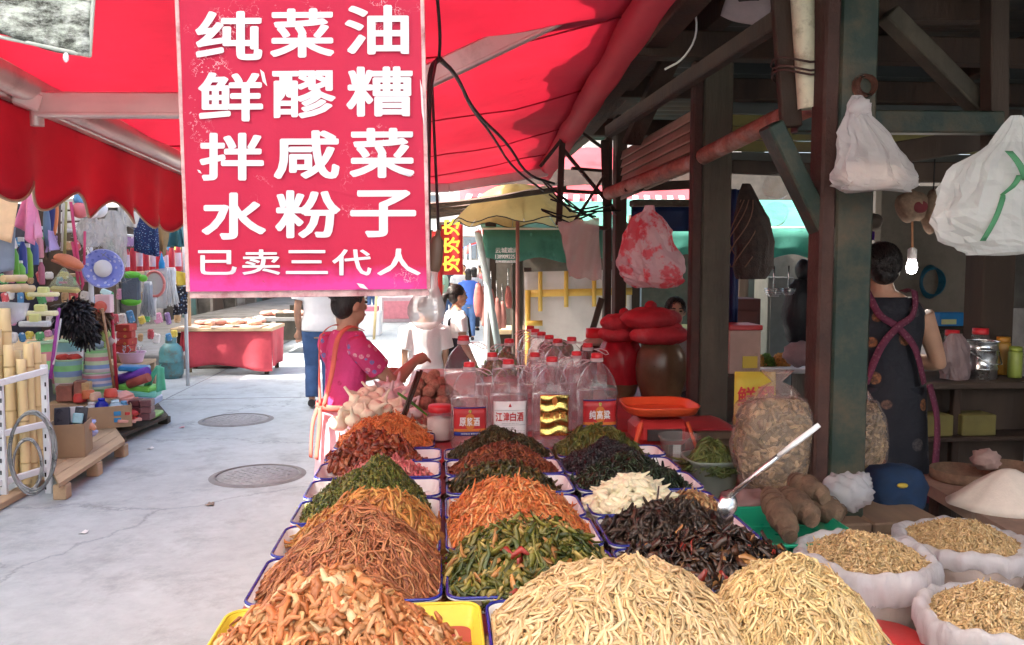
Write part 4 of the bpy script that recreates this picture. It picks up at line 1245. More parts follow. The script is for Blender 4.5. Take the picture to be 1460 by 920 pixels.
   for k in range(5):
    lettering('lettering', '||||| ||| ||||', M_INKG, l, lambda u, v, k=k: surf(0.35 + 0.5 * u, 0.09 + 0.025 * k + 0.012 * v, 0.0036))
  else:
   l = patch('label', M_GOLD, -0.80, 0.80, 0.14, 0.60, 0.004, wob=0.0035, nu=18, nv=40)
   mb = MB(); ring = [(math.cos(2 * PI * i / 20), math.sin(2 * PI * i / 20)) for i in range(20)]
   mb.add([surf(x_ * 0.16, 0.535 + y_ * 0.045, 0.0085) for x_, y_ in ring], [list(range(20))]); mb.build('medallion', M_LABO, l)
   n = len(words)
   for i, ch in enumerate(words):
    u0 = -0.66 + 1.32 * i / n; u1 = u0 + 1.32 / n * 0.88
    lettering('lettering', ch, M_LABO, l, lambda u, v, a=u0, b=u1: surf(a + (b - a) * u, 0.335 + 0.075 * v, 0.0085), 0.02)
 return t
def at_table(px, Y, z=0.864):
 p = P(px, 500, Y); p.z = z
 return p
bottle(at_table(669, 3.49), 'clear liquor bottle with a red label, leftmost of the front four', 'labelled liquor bottles', ('red', '原浆酒'), 0.98)
bottle(at_table(725, 3.52), 'clear liquor bottle with a white label and red characters', 'labelled liquor bottles', ('white', '江津白酒'), 1.0)
bottle(at_table(787, 3.50), 'clear liquor bottle with a crinkled gold label', 'labelled liquor bottles', ('gold', '红高粱酒'), 1.03)
bottle(at_table(851, 3.56), 'clear liquor bottle with red and blue label beside the orange scale', 'labelled liquor bottles', ('red', '纯高粱'), 1.05)
bottle(at_table(661, 4.02), 'tall clear bottle behind the leftmost labelled one', 'unlabelled liquor bottles', None, 1.16)
for i, (px, Y, lab) in enumerate(((702, 3.86, 'clear bottle directly behind the white-labelled bottle'), (763, 3.84, 'clear bottle behind the gap left of the gold label'), (822, 3.88, 'clear bottle behind the gap right of the gold label'),
        (795, 4.30, 'front clear bottle of the receding row beyond the gold label'), (783, 4.52, 'second clear bottle of the receding row'), (772, 4.74, 'third clear bottle of the receding row'),
        (763, 4.96, 'fourth clear bottle of the receding row'), (756, 5.2, 'farthest clear bottle of the receding row'), (726, 4.32, 'clear bottle left of the receding row'),
        (815, 4.4, 'clear bottle right of the receding row'), (838, 4.05, 'clear bottle behind the red and blue label'))):
 bottle(at_table(px, Y), lab, 'unlabelled liquor bottles', None, 0.98 if i < 3 else 1.04, tint=None, rot=random.uniform(-.3, .3))
# ================================================================== RED SIGN BOARD
SG = thing('sign_board', 'large worn red sign board with white characters hanging over the pickle table', 'sign', P(440, 414, 2.0))
sTL, sTR, sBL, sBR = P(249, -75, 2.0), P(600, -75, 1.98), P(268, 416, 2.0), P(611, 412, 1.98)
sf = quad_fn(sBL, sBR, sTL, sTR)
nrm = (sBR - sBL).cross(sTL - sBL).normalized()
if nrm.y > 0:
 nrm = -nrm
def sign_material():
 m, nt, out = base_nodes('sign_red_vinyl')
 L = nt.links.new
 n = noise(nt, 2.2, 6, 0.6)
 r1 = ramp(nt, n.outputs[0], 0.3, 0.7, (0.43, 0.016, 0.052), (0.48, 0.028, 0.07))
 # bleached magenta towards the lower edge
 tc = nt.nodes.new('ShaderNodeTexCoord'); sp = nt.nodes.new('ShaderNodeSeparateXYZ'); L(tc.outputs['Object'], sp.inputs[0])
 mz = nt.nodes.new('ShaderNodeMapRange'); mz.inputs[1].default_value = 0.08; mz.inputs[2].default_value = 0.0
 n2 = noise(nt, 9, 5, 0.7)
 L(sp.outputs[2], mz.inputs[0])
 mul = nt.nodes.new('ShaderNodeMath'); mul.operation = 'MULTIPLY'; L(mz.outputs[0], mul.inputs[0]); L(n2.outputs[0], mul.inputs[1])
 rr = ramp(nt, mul.outputs[0], 0.12, 0.42)
 mx = _mix(nt); mx.inputs[7].default_value = (0.62, 0.05, 0.26, 1); L(rr.outputs[0], mx.inputs[0]); L(r1.outputs[0], mx.inputs[6])
 # scratches and peeled flecks
 vo = nt.nodes.new('ShaderNodeTexVoronoi'); vo.feature = 'DISTANCE_TO_EDGE'; vo.inputs['Scale'].default_value = 7
 wn_ = noise(nt, 5, 6, 0.7); mw = _mix(nt); mw.inputs[0].default_value = 0.5
 L(tc.outputs['Object'], mw.inputs[6]); L(wn_.outputs['Color'], mw.inputs[7]); L(mw.outputs[2], vo.inputs['Vector'])
 cr = ramp(nt, vo.outputs['Distance'], 0.0, 0.012, (1, 1, 1), (0, 0, 0))
 mk = noise(nt, 3.5, 3, 0.6); mkr = ramp(nt, mk.outputs[0], 0.55, 0.62)
 mm = nt.nodes.new('ShaderNodeMath'); mm.operation = 'MULTIPLY'; L(cr.outputs[0], mm.inputs[0]); L(mkr.outputs[0], mm.inputs[1])
 m2 = _mix(nt); m2.inputs[7].default_value = (0.75, 0.55, 0.58, 1); L(mm.outputs[0], m2.inputs[0]); L(mx.outputs[2], m2.inputs[6])
 fl = noise(nt, 26, 4, 0.75); flr = ramp(nt, fl.outputs[0], 0.70, 0.73)
 m3 = _mix(nt); m3.inputs[7].default_value = (0.30, 0.05, 0.07, 1); L(flr.outputs[0], m3.inputs[0]); L(m2.outputs[2], m3.inputs[6])
 p = nt.nodes.new('ShaderNodeBsdfPrincipled'); p.inputs['Roughness'].default_value = 0.5; p.inputs['Specular IOR Level'].default_value = 0.12
 L(m3.outputs[2], p.inputs['Base Color'])
 b = nt.nodes.new('ShaderNodeBump'); b.inputs['Strength'].default_value = 0.3; b.inputs['Distance'].default_value = 0.004
 L(fl.outputs[0], b.inputs['Height']); L(b.outputs[0], p.inputs['Normal'])
 L(p.outputs[0], out.inputs[0])
 return m
def sp(u, v, off):
 return sf(u, v) + nrm * off
mb = MB()
mb.sheet(lambda u, v: sp(u, v, 0.0 + 0.002 * math.sin(u * 9 + v * 4)), 20, 20, 0.0)
mb.sheet(lambda u, v: sp(1 - u, v, -0.03), 2, 2, 0.0)
mb.build('face', sign_material(), SG)
M_EDGE = mat('worn_sign_edge', (0.62, 0.40, 0.40), 0.5, var=0.3, sc=18, bump=0.2, dirt=0.4, dsc=12, dcol=(0.30, 0.05, 0.07))
for (a, b) in (((0, 0), (1, 0)), ((0, 1), (1, 1)), ((0, 0), (0, 1)), ((1, 0), (1, 1))):
 MB().beam(sp(*a, -0.014), sp(*b, -0.014), 0.009, 0.033).build('frame', M_EDGE, SG)
M_WHL = mat('white_vinyl_letter', (0.62, 0.62, 0.67), 0.45, var=0.05, sc=9, dirt=0.10, dsc=16, dcol=(0.50, 0.42, 0.40))
def inv(px, py):          # photo pixel -> (u, v) on the board
 d = ray(px, py); o = Vector((0, 0, CAMZ))
 t_ = (sBL - o).dot(nrm) / d.dot(nrm)
 q = o + d * t_
 best = (0.5, 0.5)
 ex, ey = (sBR - sBL), (sTL - sBL)
 u = (q - sBL).dot(ex) / ex.length_squared
 v = (q - sBL).dot(ey) / ey.length_squared
 return u, v
# boxes of the characters as they stand on the board
CH = [('纯', 279, 17, 375, 87), ('菜', 386, 14, 478, 84), ('油', 493, 10, 585, 80),
 ('鲜', 283, 104, 376, 174), ('醪', 389, 102, 480, 170), ('糟', 495, 97, 590, 168),
 ('拌', 285, 190, 377, 258), ('咸', 391, 187, 485, 256), ('菜', 499, 184, 592, 255),
 ('水', 288, 275, 380, 342), ('粉', 393, 272, 486, 340), ('子', 500, 272, 594, 339),
 ('已', 283, 357, 338, 392), ('卖', 346, 356, 400, 392), ('三', 408, 357, 468, 391), ('代', 474, 356, 530, 393), ('人', 538, 355, 600, 393)]
for ch, x0, y0, x1, y1 in CH:
 c0, c1, c2, c3 = inv(x0, y1), inv(x1, y1), inv(x0, y0), inv(x1, y0)
 def fn(u, v, c0=c0, c1=c1, c2=c2, c3=c3):
  uu = (c0[0] * (1 - u) + c1[0] * u) * (1 - v) + (c2[0] * (1 - u) + c3[0] * u) * v
  vv = (c0[1] * (1 - u) + c1[1] * u) * (1 - v) + (c2[1] * (1 - u) + c3[1] * u) * v
  return sp(uu, vv, 0.0026)
 lettering('character', ch, M_WHL, SG, fn, 0.027 if y0 < 350 else 0.016)
for (u, v, w, h) in ((0.33, 0.65, 0.028, 0.05), (0.985, 0.62, 0.014, 0.14), (0.70, 0.02, 0.05, 0.02), (0.06, 0.36, 0.02, 0.012), (0.9, 0.35, 0.05, 0.012)):
 mb = MB(); mb.add([sp(u, v, .006), sp(u + w * .6, v - h * .2, .008), sp(u + w, v - h, .010), sp(u + w * .3, v - h * .7, .006)], [[0, 1, 2, 3]]); mb.build('peeled_tape', M_WHL, SG)
for u in (0.12, 0.9):
 MB().tube([sp(u, 1.0, -0.01), sp(u, 1.0, -0.01) + Vector((0, 0.0, 0.35))], 0.003, 5).build('wire', M_BLK, SG)
# ---- torn plastic notice at the top left
def notice_material():
 m, nt, out = base_nodes('smeared_plastic_notice')
 L = nt.links.new
 n = noise(nt, 14, 6, 0.75, stretch=(1, 1, 2.2))
 r1 = ramp(nt, n.outputs[0], 0.40, 0.60, (0.045, 0.048, 0.04), (0.62, 0.66, 0.64))
 n2 = noise(nt, 45, 4, 0.7); r2 = ramp(nt, n2.outputs[0], 0.45, 0.7, (0.75, 0.78, 0.72), (1, 1, 1))
 mx = _mix(nt, 'MULTIPLY'); mx.inputs[0].default_value = 1; L(r1.outputs[0], mx.inputs[6]); L(r2.outputs[0], mx.inputs[7])
 p = nt.nodes.new('ShaderNodeBsdfPrincipled'); p.inputs['Roughness'].default_value = 0.25; L(mx.outputs[2], p.inputs['Base Color'])
 b = nt.nodes.new('ShaderNodeBump'); b.inputs['Strength'].default_value = 0.5; b.inputs['Distance'].default_value = 0.01; L(n2.outputs[0], b.inputs['Height']); L(b.outputs[0], p.inputs['Normal'])
 L(p.outputs[0], out.inputs[0])
 return m
t = thing('plastic_notice', 'smeared grey plastic-wrapped notice hanging at the top left corner', 'notice', P(60, 65, 1.7))
nf = quad_fn(P(-60, 40, 1.7), P(128, 80, 1.72), P(-60, -60, 1.7), P(137, -60, 1.72))
MB().sheet(lambda u, v: nf(u, v) + Vector((0, 0.006 * math.sin(u * 11 + v * 5), 0.006 * math.sin(u * 6) * (1 - v))), 14, 10, 0.006).build('sheet', notice_material(), t)
MB().tube([nf(i / 14, 0) for i in range(15)] + [nf(1, v / 8) for v in range(9)], 0.004, 6).build('edge', mat('plastic_edge', (0.45, 0.48, 0.44), 0.3), t)
MB().ball(P(94, 82, 1.71), (0.006, 0.003, 0.010), 8, 6).build('tape_scrap', M_WHL, t)
# ---- big clear light bulb on its cord
M_GLASS = clear('bulb_glass', (0.84, 0.78, 0.77), 0.05, 2.1, milky=0.28)
bc = P(608, 442, 2.15)
TB = Euler((0, R(9), 0)).to_matrix()
t = thing('light_bulb', 'large unlit clear glass bulb hanging at the corner of the red sign', 'light bulb', bc - Vector((0, 0, 0.05)))
k = S(1, 2.2)
prof = [(0.001, -28 * k), (10 * k, -26.5 * k), (19 * k, -20 * k), (25 * k, -10 * k), (26.5 * k, 0), (24 * k, 10 * k), (17 * k, 24 * k), (11 * k, 36 * k), (8.5 * k, 48 * k), (8.5 * k, 56 * k)]
MB().lathe(prof, bc, 32, cap1=False, M=TB).build('glass', M_GLASS, t)
MB().tube([bc + TB @ Vector((0, 0, 50 * k)), bc + Vector((0, 0, 5 * k))], [4 * k, 2 * k], 10).build('stem', M_GLASS, t)
MB().tube([bc + Vector((x * k, 0, z * k)) for x, z in ((-2, 6), (-9, 2), (-6, -3), (-2, 2), (2, -3), (6, 2), (9, -2), (2, 6))], 0.0008, 5).build('filament', plain('tungsten', (0.2, 0.2, 0.2), 0.4, 0.8), t)
M_BAKE = mat('brown_bakelite', (0.13, 0.075, 0.05), 0.4, var=0.2)
MB().lathe([(8.5 * k, 54 * k), (10 * k, 56 * k), (11.5 * k, 66 * k), (11 * k, 86 * k), (9 * k, 98 * k), (4 * k, 104 * k), (2.5 * k, 112 * k)], bc, 20, M=TB,
  rfun=lambda th, r, z: (r * (1 + 0.04 * math.sin(th * 10)) * math.cos(th), r * (1 + 0.04 * math.sin(th * 10)) * math.sin(th))).build('socket', M_BAKE, t)
MB().tube([bc + TB @ Vector((0, 0, 110 * k)), P(624, 300, 2.25), P(616, 120, 2.4), P(622, 88, 2.55)], 0.004, 6).build('cord', M_BLK, t)
# ================================================================== PLASTIC BAGS
from mathutils import noise as mn
M_BAGW = film('white_bag_film', (0.95, 0.93, 0.93), 0.55, 0.6, 0.14)
M_BAGG = film('green_striped_bag', (0.93, 0.95, 0.93), 0.62, 0.6, 0.14)
def bag(lab, prof, Y, m, seed=0, flat=0.55, folds=9, amp=0.10, lean=0.0, nm='plastic_bag', grp=None, handle=None, extra=None):
 """prof: (centre px, y px, half width px) from the knot down"""
 rs = random.Random(seed)
 ph = [rs.random() * 6.28 for _ in range(4)]
 pts = []
 for i in range(len(prof) - 1):
  for k in range(4):
   f = k / 4
   pts.append([prof[i][j] * (1 - f) + prof[i + 1][j] * f for j in range(3)])
 pts.append(list(prof[-1]))
 mb = MB()
 n = 46
 rings = []
 for i, (cx_, cy_, hw) in enumerate(pts):
  c = P(cx_, cy_, Y); r = S(hw, Y)
  q = i / (len(pts) - 1)
  ring = []
  for k in range(n):
   th = 2 * PI * k / n
   tri = abs(((th * folds / 2 / PI + ph[0] / 6.28) % 1) * 2 - 1) - 0.5
   w = 1 + amp * (1.7 * tri * (1 - q * 0.75) + 0.6 * math.sin(th * 3 + ph[1] + q * 3) + 0.5 * math.sin(th * (folds + 4) - q * 7 + ph[2]) * (1 - .5 * q)) + amp * 0.5 * math.sin(q * 17 + th * 2 + ph[3]) + amp * 1.3 * (0.25 - abs(mn.noise(Vector((math.cos(th) * 2.2 + seed, math.sin(th) * 2.2, q * 5)))))  + rs.uniform(-.35, .35) * amp * q
   ring.append(c + Vector((r * w * math.cos(th), r * w * flat * math.sin(th), 0.25 * amp * r * math.sin(th * 3 + ph[2]) * q)))
  rings.append(ring)
 vs = [p for r_ in rings for p in r_]
 fs = [[i * n + k, (i + 1) * n + k, (i + 1) * n + (k + 1) % n, i * n + (k + 1) % n] for i in range(len(rings) - 1) for k in range(n)]
 fs.append([(len(rings) - 1) * n + k for k in range(n)][::-1])
 mb.add(vs, fs, False)
 c0 = P(prof[-1][0], prof[-1][1], Y)
 t = thing(nm, lab, 'bag', c0, grp)
 mb.build('film', m, t)
 return t
t = bag('translucent white plastic bag tied to the open end of the rusty pipe', [(1222, 136, 6), (1226, 150, 16), (1224, 165, 18), (1232, 190, 34), (1242, 220, 50), (1246, 245, 58), (1245, 262, 60), (1243, 272, 52)], 2.62, M_BAGW, 1, 0.5, 8, 0.16)
MB().ball(P(1226, 152, 2.6), (0.035, 0.03, 0.028), 14, 10, fn=lambda p: 1 + 0.25 * math.sin(p.x * 9 + 1) * math.sin(p.z * 8)).build('knot', M_BAGW, t)
MB().ball(P(1244, 250, 2.62), (S(50, 2.62), 0.045, S(21, 2.62)), 24, 14, fn=lambda p: 1 + 0.08 * math.sin(p.x * 9 + 1) * math.sin(p.z * 8)).build('contents', mat('pale_tan_contents', (0.55, 0.42, 0.35), 0.8, var=0.25, sc=14), t)
t = bag('big white plastic bag with green stripes hanging at the right edge', [(1450, 165, 8), (1448, 185, 22), (1442, 205, 32), (1432, 235, 66), (1430, 270, 92), (1426, 310, 104), (1432, 345, 96), (1440, 362, 76)], 2.25, M_BAGG, 2, 0.5, 11, 0.14)
M_GRST = film('green_stripe_film', (0.10, 0.36, 0.17), 0.6, 0.4, 0.4)
for (x0, y0, x1, y1, w) in ((1405, 222, 1428, 262, 12), (1370, 345, 1398, 282, 9), (1398, 282, 1420, 255, 10), (1445, 250, 1452, 330, 9)):
 a, b = P(x0, y0, 2.25), P(x1, y1, 2.25)
 dy = 0.12
 MB().sheet(lambda u, v: a + (b - a) * v + Vector(((u - .5) * S(w, 2.2), -dy * (0.80 + 0.1 * math.sin(v * 3)), 0)), 3, 8, 0.001).build('stripe', M_GRST, t)
M_BAGR = film('pink_red_bag', (0.80, 0.62, 0.64), 0.75, 0.5, 0.35, blotch=(0.75, 0.10, 0.13), bsc=11, b0=0.50, b1=0.58)
t = bag('white and red plastic bag stuffed full, hanging beside the wooden post', [(926, 293, 6), (926, 302, 9), (922, 312, 22), (926, 335, 36), (930, 365, 42), (934, 390, 46), (936, 402, 42), (936, 410, 26)], 4.0, M_BAGR, 3, 0.6, 7, 0.17)
# wrinkled clear bag over the lane side
M_BAGC = film('wrinkled_clear_bag', (0.72, 0.62, 0.58), 0.55, 0.5, 0.2)
nf = quad_fn(P(812, 395, 5.2), P(857, 400, 5.2), P(795, 318, 5.2), P(853, 312, 5.2))
mb = MB(); mb.sheet(lambda u, v: nf(u, v) + Vector((0, 0.03 * math.sin(u * 9 + v * 6) * math.sin(v * 11) + 0.05 * math.sin(u * PI) , 0.008 * math.sin(u * 14))), 24, 24, 0.0)
mb.sheet(lambda u, v: nf(1 - u, v) + Vector((0, -0.02 - 0.02 * math.sin(u * 11 + v * 7) - 0.05 * math.sin(u * PI), 0.008 * math.sin(u * 14))), 24, 24, 0.0)
solo('plastic_bag', mb, M_BAGC, 'flat wrinkled clear plastic bag hung from the steel bracket', 'bag')
# scrap of paper under the roof
nf = quad_fn(P(1028, 22, 3.6), P(1090, 42, 3.6), P(1045, -25, 3.6), P(1110, -20, 3.6))
solo('paper_scrap', MB().sheet(lambda u, v: nf(u, v) + Vector((0, 0.02 * math.sin(u * 5 + v * 3), 0)), 10, 8, 0.003), mat('pinkish_paper', (0.55, 0.42, 0.42), 0.6, var=0.2, transl=0.3), 'crumpled pinkish sheet stuck under the shed roof', 'paper')
# dark net bag, clear basins and strainers hanging inside
M_NETB = mat('dark_woven_bag', (0.045, 0.028, 0.022), 0.6, var=0.5, sc=30, bump=0.8)
t = bag('dark brown netted bag hanging right of the wooden post', [(1064, 262, 6), (1066, 280, 14), (1072, 310, 26), (1076, 345, 30), (1074, 380, 30), (1070, 398, 22)], 4.4, M_NETB, 5, 0.6, 6, 0.06)
for i in range(9):
 a = i / 9 * 2 * PI
 MB().tube([P(1066 + (10 + 20 * min(1, q / 5)) * math.cos(a + q * 0.3), 285 + q * 12, 4.4 - 0.07 * math.sin(a + q * .3)) for q in range(9)], 0.003, 5).build('net_cord', mat('brown_cord', (0.22, 0.12, 0.08), 0.8), t)
M_CLR2 = clear('basin_plastic', (0.90, 0.88, 0.86), 0.08, 1.5, milky=0.10)
for (px, py, hw, lab) in ((1110, 268, 22, 'clear plastic bowl hanging upper under the shed beam'), (1106, 308, 20, 'clear plastic bowl hanging lower under the shed beam')):
 c = P(px, py, 4.6); r = S(hw, 4.6)
 mb = MB(); mb.lathe([(r * .5, -r * .6), (r * .6, -r * .5), (r * .95, r * .25), (r, r * .3)], c, 26, cap1=False, M=Euler((R(-60), 0.2, 0)).to_matrix())
 solo('clear_bowl', mb, M_CLR2, lab, 'bowl', 'clear bowls hung under the shed')
M_HAT = mat('brown_wicker', (0.26, 0.17, 0.11), 0.8, var=0.3, sc=40, bump=0.6)
for (px, py, hw, hh, lab) in ((1300, 292, 24, 26, 'larger brown fabric pouch with a dark red patch hanging behind the striped bag'), (1330, 300, 16, 34, 'narrow brown pouch hanging behind the striped bag'), (1240, 316, 18, 16, 'dark round pouch hanging behind the green post')):
 c = P(px, py, 4.3)
 mb = MB(); mb.ball(c, (S(hw, 4.3), 0.07, S(hh, 4.3)), 18, 12, fn=lambda p: 1 + 0.08 * math.sin(p.x * 7 + p.z * 3) - 0.15 * max(0, p.z))
 t = thing('hanging_pouch', lab, 'pouch', c - Vector((0, 0, S(hh, 4.3))))
 mb.build('body', M_HAT if px > 1250 else mat('dark_brown_felt', (0.05, 0.035, 0.025), 0.9), t)
 MB().tube([c + Vector((0, 0, S(hh, 4.3) * .9)), c + Vector((0, 0, S(hh, 4.3) + 0.15))], 0.004, 5).build('cord', M_BLK, t)
 if px == 1300:
  MB().ball(c + Vector((S(4, 4.3), -0.055, -S(4, 4.3))), (0.045, 0.02, 0.035), 12, 8).build('patch', mat('maroon_patch', (0.16, 0.02, 0.025), 0.7), t)
# ================================================================== SACKS OF DRIED SHREDS
M_SACK = film('sack_film', (0.93, 0.91, 0.94), 0.80, 0.5, 0.25, wrinkle=(1, 1, 0.25))
M_SACKB = film('sack_body_film', (0.84, 0.80, 0.84), 0.38, 0.4, 0.22, wrinkle=(1, 1, 0.3))
M_SACKIN = mat('sack_contents', (0.52, 0.36, 0.24), 0.8, var=0.35, sc=40, bump=0.6, bs=120)
def sack(lab, clab, c, r, z0, seed, squash=1.0, tan=((.62, .42, .20, 3), (.70, .50, .27, 2), (.50, .31, .13, 2))):
 rs = random.Random(seed)
 ph = [rs.random() * 6.28 for _ in range(6)]
 H = c.z - z0
 t = thing('sack', lab, 'sack', (c.x, c.y, z0), 'open sacks of dried shreds')
 def rf(th, rr, z):
  q = z / H
  w = 1 + 0.03 * math.sin(th * 3 + ph[0]) + 0.02 * math.sin(th * 7 + ph[1] + q * 4) + 0.010 * math.sin(th * 19 + ph[2] + q * 9) * min(1, 3 * q)
  return rr * w * math.cos(th), rr * w * squash * math.sin(th)
 # folded-back film: body, then a rolled rim
 body = [(r * .80, 0.0), (r * .93, 0.02), (r * 1.0, H * .3), (r * 1.0, H * .6), (r * .98, H * .85)]
 MB().lathe([(a * 0.985, z + 0.001) for a, z in body] + [(r * .9, H * .86), (0.001, H * .87)], Vector((c.x, c.y, z0)), 64, rfun=rf).build('contents', M_SACKIN, t)
 MB().lathe(body + [(r * 1.0, H * .9)], Vector((c.x, c.y, z0)), 64, rfun=rf, cap1=False).build('film', M_SACKB, t)
 def rf2(th, rr, z):
  x, y = rf(th, rr, H)
  k = 1 + 0.025 * math.sin(th * 11 + ph[3]) * math.sin(th * 4 + ph[4])
  return x * k, y * k
 mb = MB()
 rings = []
 n = 160
 for k in range(n):
  th = 2 * PI * k / n
  wob = 0.006 * math.sin(th * 4 + ph[4]) + 0.003 * math.sin(th * 17 + ph[5])
  ring = []
  for (a, z) in ((1.03, H * .60), (1.075, H * .72), (1.085, H * .88), (1.06, H * .99), (1.0, H * 1.03), (0.94, H * 1.02), (0.90, H * .97), (0.88, H * .90)):
   x, y = rf2(th, r * a, z)
   j = (0.012 * math.sin(th * 23 + a * 40 + ph[1]) + 0.008 * math.sin(th * 41 + ph[0] + a * 25)) * (1.4 if z < H * .75 else .8)
   ring.append(Vector((c.x + x * (1 + j), c.y + y * (1 + j), z0 + z + wob * (1 if z > H * .65 else 2.0))))
  rings.append(ring)
 m = len(rings[0])
 vs = [p for rg in rings for p in rg]
 fs = [[k * m + i, ((k + 1) % n) * m + i, ((k + 1) % n) * m + i + 1, k * m + i + 1] for k in range(n) for i in range(m - 1)]
 mb.add(vs, fs, True)
 mb.build('rolled_rim', M_SACK, t)
 heap('dried_shreds', clab, 'dried food', c.x, c.y, c.z - 0.02, r * 0.90, r * 0.90 * squash, 0.068 + 0.01 * rs.random(), 3300 if r > .12 else 900, 0.013, 0.0048, 0.0034, list(tan), curl=20, tilt=0.5, lift=0.010, K=3, seed=seed, dome=1.5, rough=0.6, piece='shred')
 return t
sack('open white plastic sack of tan dried shreds behind the straw-coloured noodles', 'mound of tan dried shreds in the sack by the taro', P(1235, 788, 2.08), 0.170, 0.662, 31)
sack('open white plastic sack of tan dried shreds at the back by the white mound', 'mound of tan dried shreds in the rearmost sack', P(1372, 765, 2.38), 0.180, 0.662, 32)
sack('open white plastic sack of tan dried shreds at the front right corner', 'mound of tan dried shreds in the front right sack', P(1425, 872, 1.73), 0.165, 0.662, 33)
c = P(1405, 985, 1.45)
sack('white plastic sack only just showing at the bottom right edge', 'mound of dried shreds in the sack cut by the bottom edge', c, 0.11, 0.662, 34)
# red plastic stool by the sacks
c = P(1262, 905, 1.80)
t = thing('plastic_stool', 'red plastic stool wedged between noodles and sack', 'stool', (c.x, c.y, 0))
M_REDP = mat('red_plastic', (0.55, 0.04, 0.04), 0.35, var=0.1, transl=0.1)
MB().lathe([(0.001, c.z), (0.085, c.z), (0.092, c.z - 0.006), (0.094, c.z - 0.05), (0.088, c.z - 0.05), (0.086, c.z - 0.02)], (c.x, c.y, 0), 28, cap0=False, cap1=False).build('seat', M_REDP, t)
for k in range(4):
 a = PI / 4 + k * PI / 2
 MB().beam((c.x + .078 * math.cos(a), c.y + .078 * math.sin(a), c.z - .03), (c.x + .085 * math.cos(a), c.y + .085 * math.sin(a), 0.664), 0.02, 0.03).build('leg', M_REDP, t)
# ================================================================== TARO IN A GREEN TRAY
M_GRN = mat('green_plastic', (0.01, 0.30, 0.16), 0.3, var=0.1, transl=0.1)
c = P(1128, 770, 2.32)
tray('bright green plastic tray holding the taro roots', c.x - 0.13, c.x + 0.16, c.y - 0.16, c.y + 0.2, c.z + 0.04, 0.06, M_GRN, M_GRN)
M_TARO = mat('taro_skin', (0.13, 0.08, 0.05), 0.9, var=0.5, sc=14, bump=1.0, bs=60, stretch=(1, 1, 1), dirt=0.3, dsc=10, dcol=(0.24, 0.16, 0.10))
rs = random.Random(3)
for (x0, y0, Ya, x1, y1, Yb, r, lab) in ((1096, 706, 2.42, 1128, 766, 2.20, 0.040, 'rough brown taro root lying nearest the green tray edge'), (1116, 708, 2.46, 1160, 742, 2.28, 0.044, 'rough brown taro root with a pale cut scar, in the middle of the four'),
          (1130, 686, 2.55, 1178, 712, 2.40, 0.037, 'rough brown taro root lying across the top'), (1160, 722, 2.45, 1200, 738, 2.40, 0.042, 'rough brown taro root at the right of the pile')):
 a, b = P(x0, y0, Ya), P(x1, y1, Yb)
 n = 18
 pts = [a + (b - a) * (i / n) + Vector((0.004 * math.sin(i), 0.005 * math.cos(i * .8), 0.006 * math.sin(i / n * PI))) for i in range(n + 1)]
 rad = [r * (0.35 + 0.65 * min(1, math.sin(min(1, (i + 0.8) / n * 1.0) * PI * 0.94 + 0.12) ** 0.45)) * (1 + 0.05 * math.sin(i * 2.6)) for i in range(n + 1)]
 mb = MB(); mb.tube(pts, rad, 16)
 t = thing('taro_root', lab, 'taro', (a + b) / 2 - Vector((0, 0, r)), 'taro roots in the green tray')
 mb.build('body', M_TARO, t)
 e = MB()
 for i in range(2, n - 1, 3):
  e.tube([pts[i] + Vector((rad[i] * 1.01 * math.cos(q / 12 * 2 * PI), 0, rad[i] * 1.01 * math.sin(q / 12 * 2 * PI))) + (b - a).normalized() * 0.004 * math.sin(q) for q in range(13)], 0.0014, 4)
 e.build('ring_scar', mat('taro_ring', (0.10, 0.055, 0.03), 0.9), t)
# crumpled clear bag behind the taro
M_CRUM = film('crumpled_clear', (0.80, 0.80, 0.82), 0.45, 0.4, 0.15)
mb = MB(); rs = random.Random(12)
mb.ball(P(1205, 702, 2.55), (0.075, 0.06, 0.055), 30, 20, fn=lambda p: 1 + 0.16 * math.sin(p.x * 9 + 1) * math.sin(p.y * 8) + 0.14 * abs(math.sin(p.z * 7 + p.x * 5)) + 0.08 * math.sin(p.x * 21 + p.z * 17))
mb.ball(P(1228, 690, 2.56), (0.035, 0.03, 0.04), 20, 14, fn=lambda p: 1 + 0.2 * math.sin(p.x * 9 + 2) * math.sin(p.z * 10))
solo('plastic_bag', mb, M_CRUM, 'crumpled knotted clear plastic bag behind the taro roots', 'bag')
